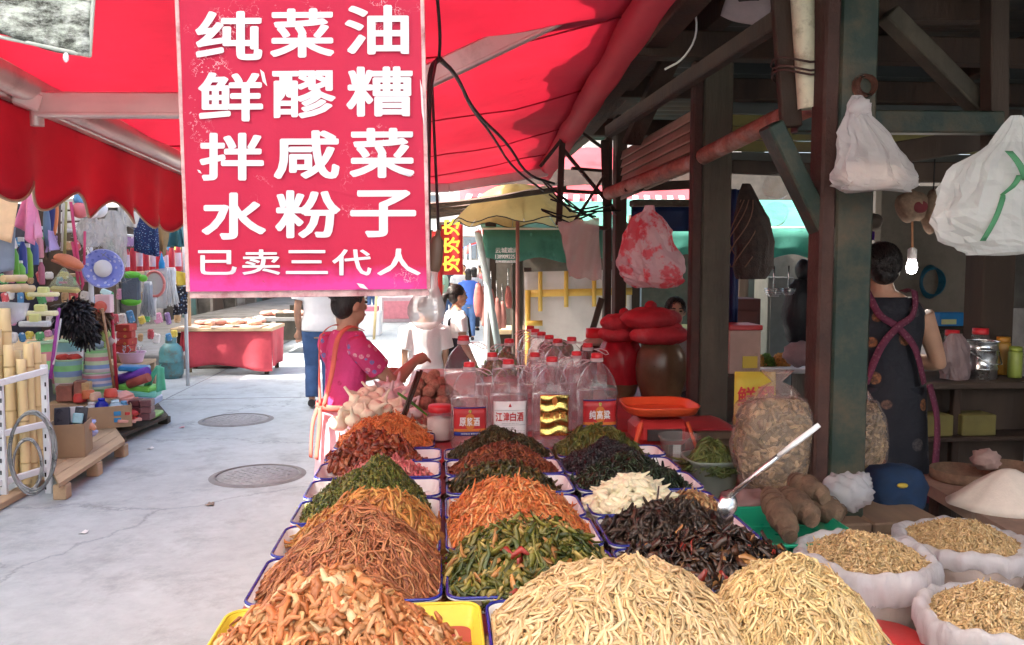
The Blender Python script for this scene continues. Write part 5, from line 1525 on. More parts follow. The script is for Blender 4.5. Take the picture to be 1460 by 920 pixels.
# ================================================================== BAGS OF DRIED FLAKES BY THE GREEN POST
def flake_bag(lab, c, rx, ry, rz, seed, film_m):
 t = thing('flake_bag', lab, 'bag', c - Vector((0, 0, rz)))
 fn = lambda p: (abs(p.x) ** 3 + abs(p.y) ** 3 + abs(p.z) ** 3) ** -0.26 * (1 + 0.07 * math.sin(p.x * 5 + seed) * math.sin(p.z * 4) + 0.04 * math.sin(p.y * 9 + p.z * 6)) * (1 - 0.30 * max(0, p.z) ** 2 + 0.10 * max(0, -p.z))
 MB().ball(c, (rx * .93, ry * .93, rz * .93), 28, 20, fn=fn).build('contents', mat('dried_flake_core', (0.20, 0.15, 0.07), 0.8, var=0.4, sc=30, bump=0.6), t)
 r_ = np.random.RandomState(seed)
 N = 1100
 d = r_.randn(N, 3); d /= np.linalg.norm(d, axis=1, keepdims=True)
 k = np.array([fn(Vector(x)) for x in d])[:, None]
 p0 = np.array(c)[None, :] + d * k * np.array([rx, ry, rz])[None, :] * 0.95
 tg = np.cross(d, r_.randn(N, 3)); tg /= np.linalg.norm(tg, axis=1, keepdims=True)
 s_ = np.linspace(-.5, .5, 4)[None, :, None] * (0.03 + 0.035 * r_.rand(N))[:, None, None]
 pts = p0[:, None, :] + tg[:, None, :] * s_ - d[:, None, :] * (s_ ** 2) * 12 + r_.randn(N, 4, 3) * 0.002
 pal = np.array([(.40, .28, .13), (.30, .21, .09), (.52, .38, .20), (.20, .15, .06)])
 V, Q, C = strands_geo(pts, 0.014 + 0.012 * r_.rand(N), np.full(N, 0.002), pal[r_.randint(0, 4, N)] * (0.7 + 0.6 * r_.rand(N, 1)), np.repeat(d[:, None, :], 4, 1) + 0.5 * r_.randn(N, 1, 3))
 o = np_obj('flakes', V, Q, C, food_mat(0.5), t, off=wloc(t)); o['kind'] = 'stuff'
 MB().ball(c, (rx * 1.04, ry * 1.04, rz * 1.04), 40, 28, fn=lambda p: fn(p) * (1 + 0.03 * math.sin(p.x * 23 + p.z * 11) + 0.03 * abs(math.sin(p.y * 19 - p.z * 14)))).build('film', film_m, t)
 MB().lathe([(rx * .55, rz * .8), (rx * .35, rz * .98), (rx * .12, rz * 1.08), (rx * .3, rz * 1.22), (rx * .38, rz * 1.3)], c, 40, cap0=False, cap1=False, rfun=lambda th, r, z: (r * (1 + .18 * math.sin(th * 7 + z * 9)) * math.cos(th), r * .7 * (1 + .18 * math.sin(th * 7)) * math.sin(th))).build('neck', film_m, t)
 return t
M_CLF = film('clear_bag_film', (0.80, 0.66, 0.60), 0.22, 0.35, 0.10)
flake_bag('bulging clear bag of dried brown flakes left of the green post', P(1106, 622, 2.85), 0.145, 0.10, 0.185, 5, M_CLF)
flake_bag('clear bag of dried brown flakes showing right of the green post', P(1222, 618, 3.12), 0.10, 0.09, 0.175, 6, M_CLF)
mb = MB(); mb.ball(P(1062, 728, 2.62), (0.10, 0.08, 0.075), 28, 18, fn=lambda p: 1 + 0.12 * math.sin(p.x * 9 + 3) * math.sin(p.z * 8) + 0.06 * math.sin(p.y * 15))
solo('plastic_bag', mb, film('pinkish_clear_film', (0.55, 0.34, 0.32), 0.5, 0.4, 0.12), 'slumped pinkish clear bag under the spoon', 'bag')
# ================================================================== ORANGE SCALE, TUBS
M_ORG = mat('orange_plastic', (0.70, 0.09, 0.03), 0.35, var=0.08)
c = P(938, 648, 3.48); c.z = 0.865
t = thing('counter_scale', 'orange and red plastic weighing scale with a flat pan', 'scale', c)
MB().box(c + Vector((0, 0, 0.06)), (0.24, 0.20, 0.11), Euler((0.0, 0, 0)), 0.03).build('body', M_REDP, t)
MB().box(c + Vector((0, -0.105, 0.055)), (0.15, 0.012, 0.05)).build('display', plain('grey_display', (0.06, 0.05, 0.05), 0.2), t)
for sx in (-1, 1):
 MB().beam(c + Vector((sx * 0.10, -0.10, 0.11)), c + Vector((sx * 0.135, -0.12, 0.002)), 0.02, 0.012).build('foot', M_ORG, t)
pan = MB()
pan.lathe([(0.14, 0.145), (0.15, 0.148), (0.165, 0.175), (0.172, 0.178), (0.170, 0.172), (0.155, 0.143), (0.14, 0.138)], c, 48, rfun=lambda th, r, z: se(th, r, 1.0), cap0=True)
pan.build('pan', M_ORG, t)
c = P(970, 672, 3.15); c.z = 0.866
c = Vector((0.935 - 0.01, 3.2, 0.866)); c.x = P(968, 650, 3.2).x
t = thing('clear_tub', 'clear plastic tub between the scale and the bean basin', 'tub', c)
MB().lathe([(0.06, 0.0), (0.066, 0.005), (0.078, 0.08), (0.084, 0.083), (0.084, 0.09)], c, 28, cap1=False).build('wall', M_CLR2, t)
c = P(1014, 690, 3.02); c.z = 0.764
t = thing('bean_basin', 'grey-green plastic basin of green beans beside the clear tub', 'basin', c)
M_GREYB = mat('grey_green_plastic', (0.20, 0.23, 0.20), 0.4, var=0.1)
MB().lathe([(0.075, 0), (0.082, 0.006), (0.10, 0.13), (0.112, 0.14), (0.114, 0.148), (0.106, 0.146), (0.092, 0.10), (0.001, 0.09)], c, 36, rfun=lambda th, r, z: se(th, r, 0.8)).build('wall', M_GREYB, t)
heap('green_beans', 'heap of dark green beans in the grey-green basin', 'beans', c.x, c.y, c.z + 0.10, 0.10, 0.10, 0.10, 300, 0.09, 0.010, 0.008, [(.07, .10, .02, 2), (.10, .13, .03, 2), (.05, .07, .015, 1)], curl=5, tilt=0.15, lift=0.02, seed=41, rough=0.35, piece='bean')
# yellow cardboard notice
t = thing('yellow_notice', 'yellow card notice with red characters propped behind the flake bag', 'notice', P(1075, 605, 3.35))
nf = quad_fn(P(1046, 606, 3.35), P(1106, 604, 3.35), P(1048, 530, 3.38), P(1106, 530, 3.38))
MB().sheet(lambda u, v: nf(u, v), 4, 4, 0.004).build('card', mat('yellow_card', (0.62, 0.46, 0.05), 0.6, var=0.12, dirt=0.2), t)
lettering('character', '鲜', M_INKR, t, lambda u, v: nf(0.06 + 0.44 * u, 0.34 + 0.38 * v) + Vector((0, -0.006, 0)), 0.02)
lettering('character', '醪', M_INKR, t, lambda u, v: nf(0.56 + 0.40 * u, 0.34 + 0.38 * v) + Vector((0, -0.006, 0)), 0.02)
# ================================================================== CLAY JARS WITH RED CLOTH LIDS
M_CLAY = mat('brown_glazed_clay', (0.11, 0.065, 0.035), 0.32, var=0.4, sc=6, bump=0.15, dirt=0.3, dcol=(0.20, 0.14, 0.07), spec=0.5)
M_RCLOTH = mat('red_cloth_bag', (0.46, 0.035, 0.05), 0.8, var=0.3, sc=9, bump=0.7, bs=26, dirt=0.25, dsc=5, dcol=(0.50, 0.16, 0.17))
M_RFILM = film('red_plastic_film', (0.62, 0.03, 0.05), 0.72, 0.4, 0.2)
def jar(lab, c, r, h, lids, film_cover):
 t = thing('clay_jar', lab, 'jar', c, 'clay jars with red cloth lids')
 MB().lathe([(r * .66, 0), (r * .75, h * .06), (r * .97, h * .35), (r * 1.0, h * .55), (r * .93, h * .78), (r * .72, h * .93), (r * .66, h * .96), (r * .70, h), (r * .6, h)], c, 40).build('body', M_CLAY, t)
 for (dx, dy, dz, rx, ry, rz) in lids:
  MB().ball(c + Vector((dx, dy, h + dz)), (rx, ry, rz), 30, 18, fn=lambda p: 1 + 0.06 * math.sin(p.x * 8 + dx * 30) * math.sin(p.y * 9) + 0.06 * abs(math.sin(math.atan2(p.y, p.x) * 9 + p.z * 2)) * (1 - abs(p.z) * .7)).build('cloth_lid', M_RCLOTH, t)
 if film_cover:
  MB().lathe([(r * 1.02, h * .25), (r * 1.1, h * .4), (r * 1.08, h * .6), (r * 1.0, h * .85), (r * .8, h * 1.0), (r * .7, h * 1.04)], c, 48, cap0=False, cap1=False,
    rfun=lambda th, q, z: (q * (1 + .06 * math.sin(th * 9 + z * 20)) * math.cos(th), q * (1 + .06 * math.sin(th * 9 + z * 20)) * math.sin(th))).build('cover', M_RFILM, t)
 return t
c = P(942, 575, 4.55); c.z = 0.865
jar('big brown clay jar topped with plump red cloth lids, against the wooden post', c, 0.145, 0.35, [(-0.02, -0.02, 0.03, 0.165, 0.14, 0.06), (-0.06, 0.02, 0.12, 0.165, 0.15, 0.065), (-0.06, 0.02, 0.19, 0.033, 0.033, 0.03), (0.06, -0.06, 0.075, 0.04, 0.03, 0.025)], False)
c = P(884, 565, 4.75); c.z = 0.865
jar('clay jar wrapped in red plastic left of the bigger one', c, 0.125, 0.32, [(0.0, 0.0, 0.05, 0.13, 0.12, 0.06), (-0.03, -0.05, 0.12, 0.10, 0.08, 0.05), (0.02, 0.0, 0.17, 0.03, 0.03, 0.03)], True)
c = P(848, 560, 5.2); c.z = 0.865
t = thing('wicker_flask', 'dark wicker-wrapped flask with a red screw lid behind the bottles', 'flask', c)
MB().box(c + Vector((0, 0, 0.13)), (0.17, 0.17, 0.26), None, 0.02).build('body', mat('dark_wicker', (0.09, 0.04, 0.03), 0.7, var=0.4, sc=50, bump=0.8), t)
MB().lathe([(0.075, 0.26), (0.08, 0.28), (0.055, 0.30), (0.055, 0.305)], c, 24).build('shoulder', mat('tan_shoulder', (0.42, 0.28, 0.22), 0.5), t)
MB().lathe([(0.06, 0.305), (0.062, 0.31), (0.06, 0.365), (0.001, 0.367)], c, 24).build('lid', M_REDCAP, t)
# ================================================================== SHED INTERIOR, RIGHT SIDE
M_CARDB = mat('cardboard', (0.36, 0.25, 0.15), 0.85, var=0.12, sc=4, bump=0.15)
M_PINKBOX = mat('faded_pink_carton', (0.46, 0.30, 0.25), 0.8, var=0.15, dirt=0.2)
c = P(1052, 530, 4.75)
t = thing('carton', 'faded pinkish carton with a red lid right of the wooden post', 'carton', Vector((c.x, c.y, c.z)))
MB().box(c + Vector((0, 0, 0.13)), (0.19, 0.22, 0.26)).build('box', M_PINKBOX, t)
MB().box(c + Vector((0, 0, 0.272)), (0.205, 0.235, 0.03)).build('lid', M_REDP, t)
MB().box(c + Vector((0.03, -0.113, 0.07)), (0.09, 0.004, 0.07)).build('label', mat('yellow_label', (0.6, 0.42, 0.05), 0.5), t)
t = thing('stacked_crate', 'dark timber crate under the faded pinkish carton', 'crate', (c.x, c.y, 0))
MB().box((c.x, c.y, c.z / 2), (0.34, 0.34, c.z - 0.004)).build('box', M_DARKW, t)
for k in range(5):
 MB().box((c.x, c.y - 0.18, 0.1 + k * (c.z - .15) / 4.5), (0.35, 0.016, 0.12)).build('slat', M_WOOD_D, t)
# dark counter with pots
C0 = P(1235, 548, 4.75); C1 = P(1500, 548, 4.75)
t = thing('dark_counter', 'dark wooden counter behind the apron vendor', 'counter', ((C0.x + C1.x) / 2, 5.0, 0))
zt = C0.z
MB().box(((C0.x + C1.x) / 2, 5.02, zt - 0.02), (C1.x - C0.x, 0.55, 0.04)).build('top', M_DARKW, t)
MB().box(((C0.x + C1.x) / 2, 5.1, (zt - .04) / 2), (C1.x - C0.x - 0.06, 0.36, zt - 0.045)).build('front', M_DARKW, t)
MB().box(((C0.x + C1.x) / 2, 4.8, zt - 0.34), (C1.x - C0.x - 0.03, 0.22, 0.025)).build('shelf', M_WOOD_D, t)
for x in (C0.x + .05, (C0.x + C1.x) / 2, C1.x - .05):
 MB().box((x, 4.79, (zt - .04) / 2), (0.05, 0.05, zt - 0.042)).build('leg', M_WOOD_D, t)
M_OLC = mat('olive_carton', (0.16, 0.13, 0.04), 0.8, var=0.2)
for (px, w, lab) in ((1385, 0.22, 'olive printed carton on the shelf under the counter'), (1320, 0.26, 'plain dull carton on the shelf under the counter')):
 c = P(px, 600, 4.80)
 solo('carton', MB().box((c.x, 4.80, zt - 0.26), (w, 0.16, 0.13)), M_OLC, lab, 'carton')
c = P(1398, 545, 4.95); c.z = zt
t = thing('steel_pail', 'shiny steel pail with a bail handle on the dark counter', 'pail', c)
MB().lathe([(0.088, 0), (0.09, 0.004), (0.092, 0.06), (0.095, 0.062), (0.095, 0.068), (0.092, 0.07), (0.093, 0.18), (0.097, 0.182), (0.097, 0.19), (0.093, 0.192), (0.094, 0.23), (0.10, 0.235), (0.10, 0.24)], c, 40, cap1=False).build('wall', M_STEEL, t)
MB().lathe([(0.094, 0.225), (0.001, 0.226)], c, 40).build('lid', M_STEEL, t)
MB().tube([c + Vector((-.098, -.02, .18)), c + Vector((-.07, -.095, .13)), c + Vector((0, -.115, .10)), c + Vector((.07, -.095, .10)), c + Vector((.098, -.02, .18))], 0.005, 6).build('handle', M_STEEL, t)
for (px, Y, r, h, lid, m, lab) in ((1395, 5.2, 0.055, 0.30, M_REDCAP, M_CLR2, 'red-lidded clear jar behind the steel pail'), (1355, 5.3, 0.05, 0.28, M_REDCAP, M_CLR2, 'red-lidded clear jar left of the steel pail'),
        (1446, 4.95, 0.042, 0.20, mat('lime_cap', (0.32, 0.38, 0.06), 0.4), mat('lime_plastic', (0.30, 0.36, 0.07), 0.4), 'lime green canister at the end of the dark counter'),
        (1428, 5.1, 0.045, 0.25, mat('amber_cap', (0.5, 0.22, 0.03), 0.4), mat('amber_plastic', (0.45, 0.24, 0.04), 0.4), 'amber jar right of the steel pail')):
 c = P(px, 545, Y); c.z = zt
 t = thing('canister', lab, 'jar', c)
 MB().lathe([(r * .9, 0), (r, 0.01), (r, h * .82), (r * .85, h * .86)], c, 24).build('wall', m, t)
 MB().lathe([(r * .9, h * .865), (r * .92, h * .87), (r * .9, h), (0.001, h)], c, 24).build('lid', lid, t)
bag('white plastic bag lying on the dark counter by the vendor', [(1312, 488, 14), (1313, 495, 24), (1313, 505, 32), (1313, 515, 34)], 4.85, M_BAGW, 9, 0.7, 9, 0.1)
bag('pinkish plastic bag standing on the dark counter', [(1362, 476, 8), (1362, 490, 18), (1362, 515, 22), (1362, 540, 22)], 4.9, film('dim_pink_bag', (0.45, 0.33, 0.33), 0.7, .4), 10, 0.7, 8, 0.1)
t = thing('blue_packet', 'bright blue printed packet on the shelf behind the vendor', 'packet', P(1352, 466, 6.2))
MB().box(P(1353, 455, 6.2), (0.20, 0.08, 0.11)).build('pack', mat('blue_pack', (0.02, 0.22, 0.55), 0.4, var=0.15), t)
MB().box(P(1353, 459, 6.15), (0.12, 0.01, 0.04)).build('print', mat('pale_print', (0.6, 0.62, 0.3), 0.5), t)
t = thing('back_shelf', 'narrow plank shelf along the stained wall', 'shelf', P(1350, 470, 6.3))
MB().box(P(1350, 470, 6.35), (0.75, 0.4, 0.03)).build('board', M_WOOD_G, t)
for dx in (-0.3, 0.3):
 q = P(1350, 470, 6.35)
 MB().box((q.x + dx, 6.5, q.z / 2 - .02), (0.05, 0.05, q.z - .035)).build('leg', M_WOOD_D, t)
mb = MB()
q = P(1328, 402, 6.62)
for k in range(5):
 mb.tube([q + Vector((S(15 + k * .8, 6.6) * math.cos(a / 20 * 2 * PI), -0.012 * k + 0.02, S(24 - k, 6.6) * math.sin(a / 20 * 2 * PI))) for a in range(21)], 0.010, 6)
solo('hose_coil', mb, mat('blue_hose', (0.01, 0.10, 0.16), 0.4), 'coil of blue hose hung on the stained wall', 'hose')
# lit bulb
q = P(1300, 380, 4.5)
t = thing('lit_bulb', 'small glowing bulb on a twisted cord above the counter', 'light bulb', q - Vector((0, 0, 0.04)))
k = S(1, 4.5)
MB().lathe([(0.001, -9 * k * 1.3), (6 * k, -9 * k), (8 * k, -2 * k), (7 * k, 5 * k), (5 * k, 10 * k)], q, 20, cap1=False).build('glass', mat('glowing_glass', (1.0, 0.93, 0.98), 0.3, var=0.02, emis=5.0), t)
MB().lathe([(5.5 * k, 10 * k), (6.5 * k, 12 * k), (6.5 * k, 25 * k), (3 * k, 28 * k)], q, 18).build('socket', mat('white_socket', (0.8, 0.75, 0.72), 0.4), t)
MB().tube([q + Vector((0, 0, 27 * k)), q + Vector((-k, 0, 50 * k)), P(1300, 250, 4.6)], 0.007, 6).build('cord', mat('orange_cord', (0.6, 0.3, 0.15), 0.6), t)
pl = bpy.data.lights.new('bulb_light', 'POINT'); pl.energy = 1.6; pl.color = (1.0, 0.86, 0.72); pl.shadow_soft_size = 0.04
po = bpy.data.objects.new('bulb_light', pl); COL.objects.link(po); po.location = q - Vector((0, 0, 0.06)); po.parent = None
# white powder mound on a board, bamboo trays
q = P(1430, 720, 2.95)
zb = q.z - 0.01
t = thing('timber_board', 'wide dusty timber board under the white mound', 'board', (q.x, 3.1, zb - 0.06))
a, b, c_, d_ = P(1300, 665, 3.45), P(1520, 660, 3.45), P(1540, 780, 2.62), P(1455, 752, 2.62)
for z_ in (0,):
 f4 = quad_fn(Vector((d_.x, d_.y, zb)), Vector((c_.x + .3, c_.y, zb)), Vector((a.x, a.y, zb)), Vector((b.x + .3, b.y, zb)))
 for k in range(4):
  mb = MB(); mb.sheet(lambda u, v: f4(k / 4 + u / 4 * 0.985, v), 1, 1, 0.05, smooth=False); mb.build('plank', mat('dusty_board', (0.30, 0.19, 0.14), 0.85, var=0.25, dirt=0.3, dcol=(0.5, 0.42, 0.36)), t)
 for (u, v) in ((.1, .1), (.9, .1), (.1, .9), (.9, .9)):
  p = f4(u, v); MB().box((p.x, p.y, (zb - 0.05) / 2), (0.07, 0.07, zb - 0.052)).build('leg', M_WOOD_D, t)
mb = MB()
mo = Vector((P(1445, 710, 2.95).x, 2.98, zb + 0.001))
mb.lathe([(0.23, 0.0), (0.185, 0.03), (0.125, 0.08), (0.065, 0.12), (0.03, 0.138), (0.001, 0.144)], mo, 48, rfun=lambda th, r, z: (r * (1 + .05 * math.sin(th * 3 + 1) + .02 * math.sin(th * 9)) * math.cos(th), r * .75 * (1 + .05 * math.sin(th * 3 + 1)) * math.sin(th)))
solo('starch_mound', mb, mat('white_starch', (0.66, 0.56, 0.48), 0.9, var=0.06, sc=30, bump=0.2, bs=150), 'smooth white mound of starch on the timber board', 'starch')
for (px, py, Y, r, lab) in ((1372, 682, 3.35, 0.13, 'round bamboo tray beside the white mound'), (1440, 660, 3.4, 0.12, 'round bamboo tray behind the white mound')):
 q = P(px, py, Y); q.z = zb + 0.002
 mb = MB(); mb.lathe([(r * .97, 0), (r, 0.004), (r, 0.045), (r * .96, 0.047), (r * .95, 0.015), (0.001, 0.014)], q, 40, rfun=lambda th, rr, z: (rr * (1 + .01 * math.sin(th * 40)) * math.cos(th), rr * (1 + .01 * math.sin(th * 40)) * math.sin(th)))
 solo('bamboo_tray', mb, mat('brown_bamboo', (0.20, 0.12, 0.075), 0.75, var=0.3, sc=40, bump=0.6), lab, 'tray')
mb = MB(); q = P(1405, 655, 3.3)
mb.ball(q, (0.06, 0.05, 0.045), 20, 14, fn=lambda p: 1 + .2 * math.sin(p.x * 8 + 1) * math.sin(p.z * 9 + p.y * 4))
solo('root_lump', mb, mat('pinkish_root', (0.34, 0.22, 0.19), 0.8, var=0.3, bump=.5), 'knobbly pinkish root lying in the bamboo trays', 'root')
q = P(1275, 700, 2.95)
t = thing('blue_bag', 'dark blue woven bag with a yellow mark behind the crumpled bag', 'bag', q - Vector((0, 0, .1)))
MB().ball(q, (0.11, 0.09, 0.10), 26, 16, fn=lambda p: (abs(p.x) ** 3 + abs(p.y) ** 3 + abs(p.z) ** 3) ** -0.3 * (1 + .1 * math.sin(p.x * 6 + 2) * math.sin(p.z * 7))).build('body', mat('blue_woven', (0.006, 0.022, 0.06), 0.85, var=0.3, sc=14), t)
MB().ball(q + Vector((-.02, -.088, .045)), (0.022, 0.012, 0.010), 10, 6).build('mark', mat('yellow_mark', (0.45, 0.32, 0.04), 0.6), t)
# ================================================================== PEOPLE
M_SKIN = mat('skin', (0.47, 0.26, 0.17), 0.5, var=0.08, sc=12, bump=0.06, sss=0.08)
M_HAIR = mat('black_hair', (0.018, 0.014, 0.013), 0.35, var=0.4, sc=30, bump=0.6, bs=90, stretch=(1, 1, 0.15))
M_EYE = plain('dark_eye', (0.02, 0.015, 0.012), 0.2)
M_EYEW = plain('eye_white', (0.75, 0.72, 0.70), 0.3)
M_LIP = plain('lip', (0.42, 0.14, 0.12), 0.4)
class Fig:
 """a figure in its own frame: x to its right, y forward, z up; base on the floor"""
 def __init__(self, name, lab, base, ang, h, grp=None, vox=0.010):
  self.t = thing(name, lab, 'person', base, grp)
  self.b = Vector(base); self.s = h / 1.70; self.M = Matrix.Rotation(ang, 3, 'Z'); self.vox = vox; self.k = 1.0
 def w(self, p):
  return self.b + self.M @ (Vector(p) * self.s)
 def tube(self, mb, pts, rad, n=12, sq=1.0):
  pts = [Vector(p) for p in pts]
  q, r = [], []
  for i in range(len(pts) - 1):
   for k in range(4):
    f = k / 4
    q.append(self.w(pts[i].lerp(pts[i + 1], f))); r.append((rad[i] * (1 - f) + rad[i + 1] * f) * self.s)
  q.append(self.w(pts[-1])); r.append(rad[-1] * self.s)
  mb.tube(q, r, n)
 def ball(self, mb, c, r, n=14, m=10, rot=None):
  M = self.M @ rot if rot is not None else self.M
  mb.ball(self.w(c), tuple(v * self.s for v in r), n, m, M)
 def loft(self, mb, rings, n=20):
  """rings (cx, cy, z, rx, ry)"""
  vs = []
  for (cx, cy, z, rx, ry) in rings:
   for k in range(n):
    th = 2 * PI * k / n
    vs.append(self.w((cx + rx * math.cos(th), cy + ry * math.sin(th), z)))
  fs = [[i * n + k, i * n + (k + 1) % n, (i + 1) * n + (k + 1) % n, (i + 1) * n + k] for i in range(len(rings) - 1) for k in range(n)]
  fs.append(list(range(n - 1, -1, -1))); fs.append([(len(rings) - 1) * n + k for k in range(n)])
  mb.add(vs, fs, True)
 def ribbon(self, pts, wd, m, nm):
  pts = [Vector(p) for p in pts]
  q = []
  for i in range(len(pts) - 1):
   p_, n_ = pts[max(0, i - 1)], pts[min(len(pts) - 1, i + 2)]
   for k in range(6):
    x = k / 6
    q.append(0.5 * ((2 * pts[i]) + (pts[i + 1] - p_) * x + (2 * p_ - 5 * pts[i] + 4 * pts[i + 1] - n_) * x * x + (3 * pts[i] - p_ - 3 * pts[i + 1] + n_) * x ** 3))
  q.append(pts[-1])
  def fn(u, v):
   i = round(v * (len(q) - 1))
   t_ = (q[min(i + 1, len(q) - 1)] - q[max(i - 1, 0)]).normalized()
   nn = Vector((q[i].x * 0.6, q[i].y, max(0, q[i].z - 1.38) * 2.5)).normalized()
   sd = t_.cross(nn).normalized()
   return self.w(q[i] + sd * (u - .5) * wd + nn * 0.004)
  MB().sheet(fn, 2, len(q) - 1, 0.004).build(nm, m, self.t)
 def torso(self, mb, z0, z1, inf=0.0, lean=None, belly=0.0):
  prof = [(0.78, .150, .105), (0.86, .168, .122), (0.95, .165, .120), (1.05, .142, .105), (1.15, .148, .108), (1.25, .165, .115), (1.34, .178, .108), (1.40, .165, .092), (1.44, .115, .075), (1.47, .068, .060)]
  out = []
  for z, rx, ry in prof:
   if z0 - 0.02 <= z <= z1 + 0.02:
    ly = (lean or 0.0) * max(0, z - 0.9)
    out.append((0, ly, z, rx * self.k + inf, ry * self.k + inf + belly * math.exp(-((z - 1.0) / .15) ** 2)))
  self.loft(mb, out)
 def body(self, sh_l, sh_r, legs=None, head=(0, 0.02, 1.60), yaw=0.0, lean=0.0, fingers=True, seat=False):
  """sh_l, sh_r: (shoulder, elbow, wrist, finger direction)"""
  mb = MB()
  self.torso(mb, 0.78, 1.47, -0.006, lean)
  self.head = Vector(head); self.hm = Matrix.Rotation(yaw, 3, 'Z')
  H = self.head
  base = Vector((0, lean * .57, 1.42))
  self.tube(mb, [base, base.lerp(H, .55), H + Vector((0, -0.01, -0.03))], [.062, .052, .052])
  hr = lambda p: H + self.hm @ Vector(p)
  self.ball(mb, hr((0, -0.008, 0.02)), (.076, .094, .098), 18, 14, self.hm)
  self.ball(mb, hr((0, 0.025, -0.055)), (.056, .062, .062), 14, 10, self.hm)
  self.ball(mb, hr((0, 0.094, -0.015)), (.013, .018, .022), 8, 6, self.hm)
  for sx in (-1, 1):
   self.ball(mb, hr((sx * .077, -0.005, -0.005)), (.010, .022, .032), 8, 6, self.hm)
  self.arms = (sh_l, sh_r)
  for arm in (sh_l, sh_r):
   if arm is None:
    continue
   s0, e, w_, fd = (Vector(q) for q in arm)
   self.tube(mb, [s0, s0.lerp(e, .5), e, e.lerp(w_, .4), w_], [.052, .048, .040, .041, .027])
   fd = fd.normalized()
   side = fd.cross(Vector((0.1, 0.2, 1))).normalized()
   palm = w_ + fd * 0.05
   self.tube(mb, [w_, w_ + fd * .03, w_ + fd * .085], [.027, .036, .034])
   if fingers:
    dn = fd.cross(side)
    for i, ln in enumerate((.062, .074, .070, .055)):
     a = w_ + fd * .075 + side * (i - 1.5) * .019
     self.tube(mb, [a, a + fd * ln * .5 + dn * .012, a + fd * ln * .8 + dn * .035], [.0105, .0095, .0085], 8)
    a = w_ + fd * .03 - side * .03
    self.tube(mb, [a, a + fd * .03 - side * .022, a + fd * .058 - side * .02], [.013, .012, .0095], 8)
   else:
    self.ball(mb, w_ + fd * .10, (.03, .03, .045), 8, 6)
  self.legs = legs or (((-.085, 0, .86), (-.09, .02, .47), (-.09, -.01, .08)), ((.085, 0, .86), (.09, .02, .47), (.09, -.01, .08)))
  for hip, kn, an in self.legs:
   hip, kn, an = Vector(hip), Vector(kn), Vector(an)
   self.tube(mb, [hip, hip.lerp(kn, .5), kn, kn.lerp(an, .35), an], [.088, .075, .055, .055, .036])
   self.tube(mb, [an + Vector((0, -.04, -.035)), an + Vector((0, .06, -.045)), an + Vector((0, .15, -.055))], [.040, .040, .028])
  mb.build('body', M_SKIN, self.t, remesh=self.vox * self.s, smooth=3)
  return self
 def face(self):
  hr = lambda p: self.head + self.hm @ Vector(p)
  for sx in (-1, 1):
   mb = MB(); self.ball(mb, hr((sx * .031, .083, .012)), (.014, .008, .008), 10, 6, self.hm); mb.build('eye', M_EYE, self.t)
   mb = MB(); self.tube(mb, [hr((sx * .014, .091, .032)), hr((sx * .032, .088, .038)), hr((sx * .050, .076, .033))], [.004, .005, .003], 6); mb.build('eyebrow', M_HAIR, self.t)
  mb = MB(); self.tube(mb, [hr((-.022, .083, -.062)), hr((0, .090, -.060)), hr((.022, .083, -.062))], [.004, .008, .004], 8); mb.build('mouth', M_LIP, self.t)
 def hair(self, style='short'):
  hr = lambda p: self.head + self.hm @ Vector(p)
  mb = MB()
  self.ball(mb, hr((0, -0.022, 0.036)), (.087, .094, .096), 18, 14, self.hm)
  self.ball(mb, hr((0, -0.050, 0.0)), (.080, .066, .085), 14, 10, self.hm)
  if style == 'bun':
   self.ball(mb, hr((0, -0.10, 0.085)), (.062, .055, .055), 14, 10, self.hm)
   self.ball(mb, hr((0.01, -0.06, 0.125)), (.055, .05, .04), 12, 8, self.hm)
  if style == 'tail':
   self.tube(mb, [hr((0, -.10, .035)), hr((0, -.15, .01)), hr((0, -.165, -.07)), hr((0, -.15, -.15))], [.026, .034, .030, .008], 10)
  if style == 'long':
   self.ball(mb, hr((0, -0.055, -0.09)), (.085, .045, .11), 14, 10, self.hm)
  ho = mb.build('hair', M_HAIR, self.t, remesh=self.vox * self.s, smooth=1)
  if self.vox < 0.0105:
   r_ = np.random.RandomState(len(style))
   N, K = 650, 7
   A = r_.randn(N, 3); A[:, 2] = np.abs(A[:, 2]) * .9; A[:, 1] = A[:, 1] * .8 + .15
   A /= np.linalg.norm(A, axis=1, keepdims=True)
   B = np.array({'bun': (0, -.75, .65), 'tail': (0, -.95, .1)}.get(style, (0, -.62, -.75)))[None] + r_.randn(N, 3) * (.06 if style in ('bun', 'tail') else .3)
   t_ = np.linspace(0, 1, K)[None, :, None] * (.6 + .4 * r_.rand(N)[:, None, None])
   D = A[:, None, :] * (1 - t_) + B[:, None, :] * t_
   D /= np.linalg.norm(D, axis=2, keepdims=True) + 1e-6
   D = D * np.array([.089, .098, .099]) * (1.0 + .05 * r_.rand(N, 1, 1)) + np.array([0, -.026, .034])
   MM = np.array(self.M @ self.hm) * self.s
   pts = D @ MM.T + np.array(self.w(self.head))
   V, Q, C = strands_geo(pts, np.full(N, .0032), np.full(N, .002), np.array([.022, .016, .014])[None] * (.5 + 1.6 * r_.rand(N, 1)))
   o = np_obj('hair_strands', V, Q, C, mat('hair_strand', (1, 1, 1), .3, sc=40, bump=0, attr='col'), ho, off=wloc(ho)); o['kind'] = 'stuff'
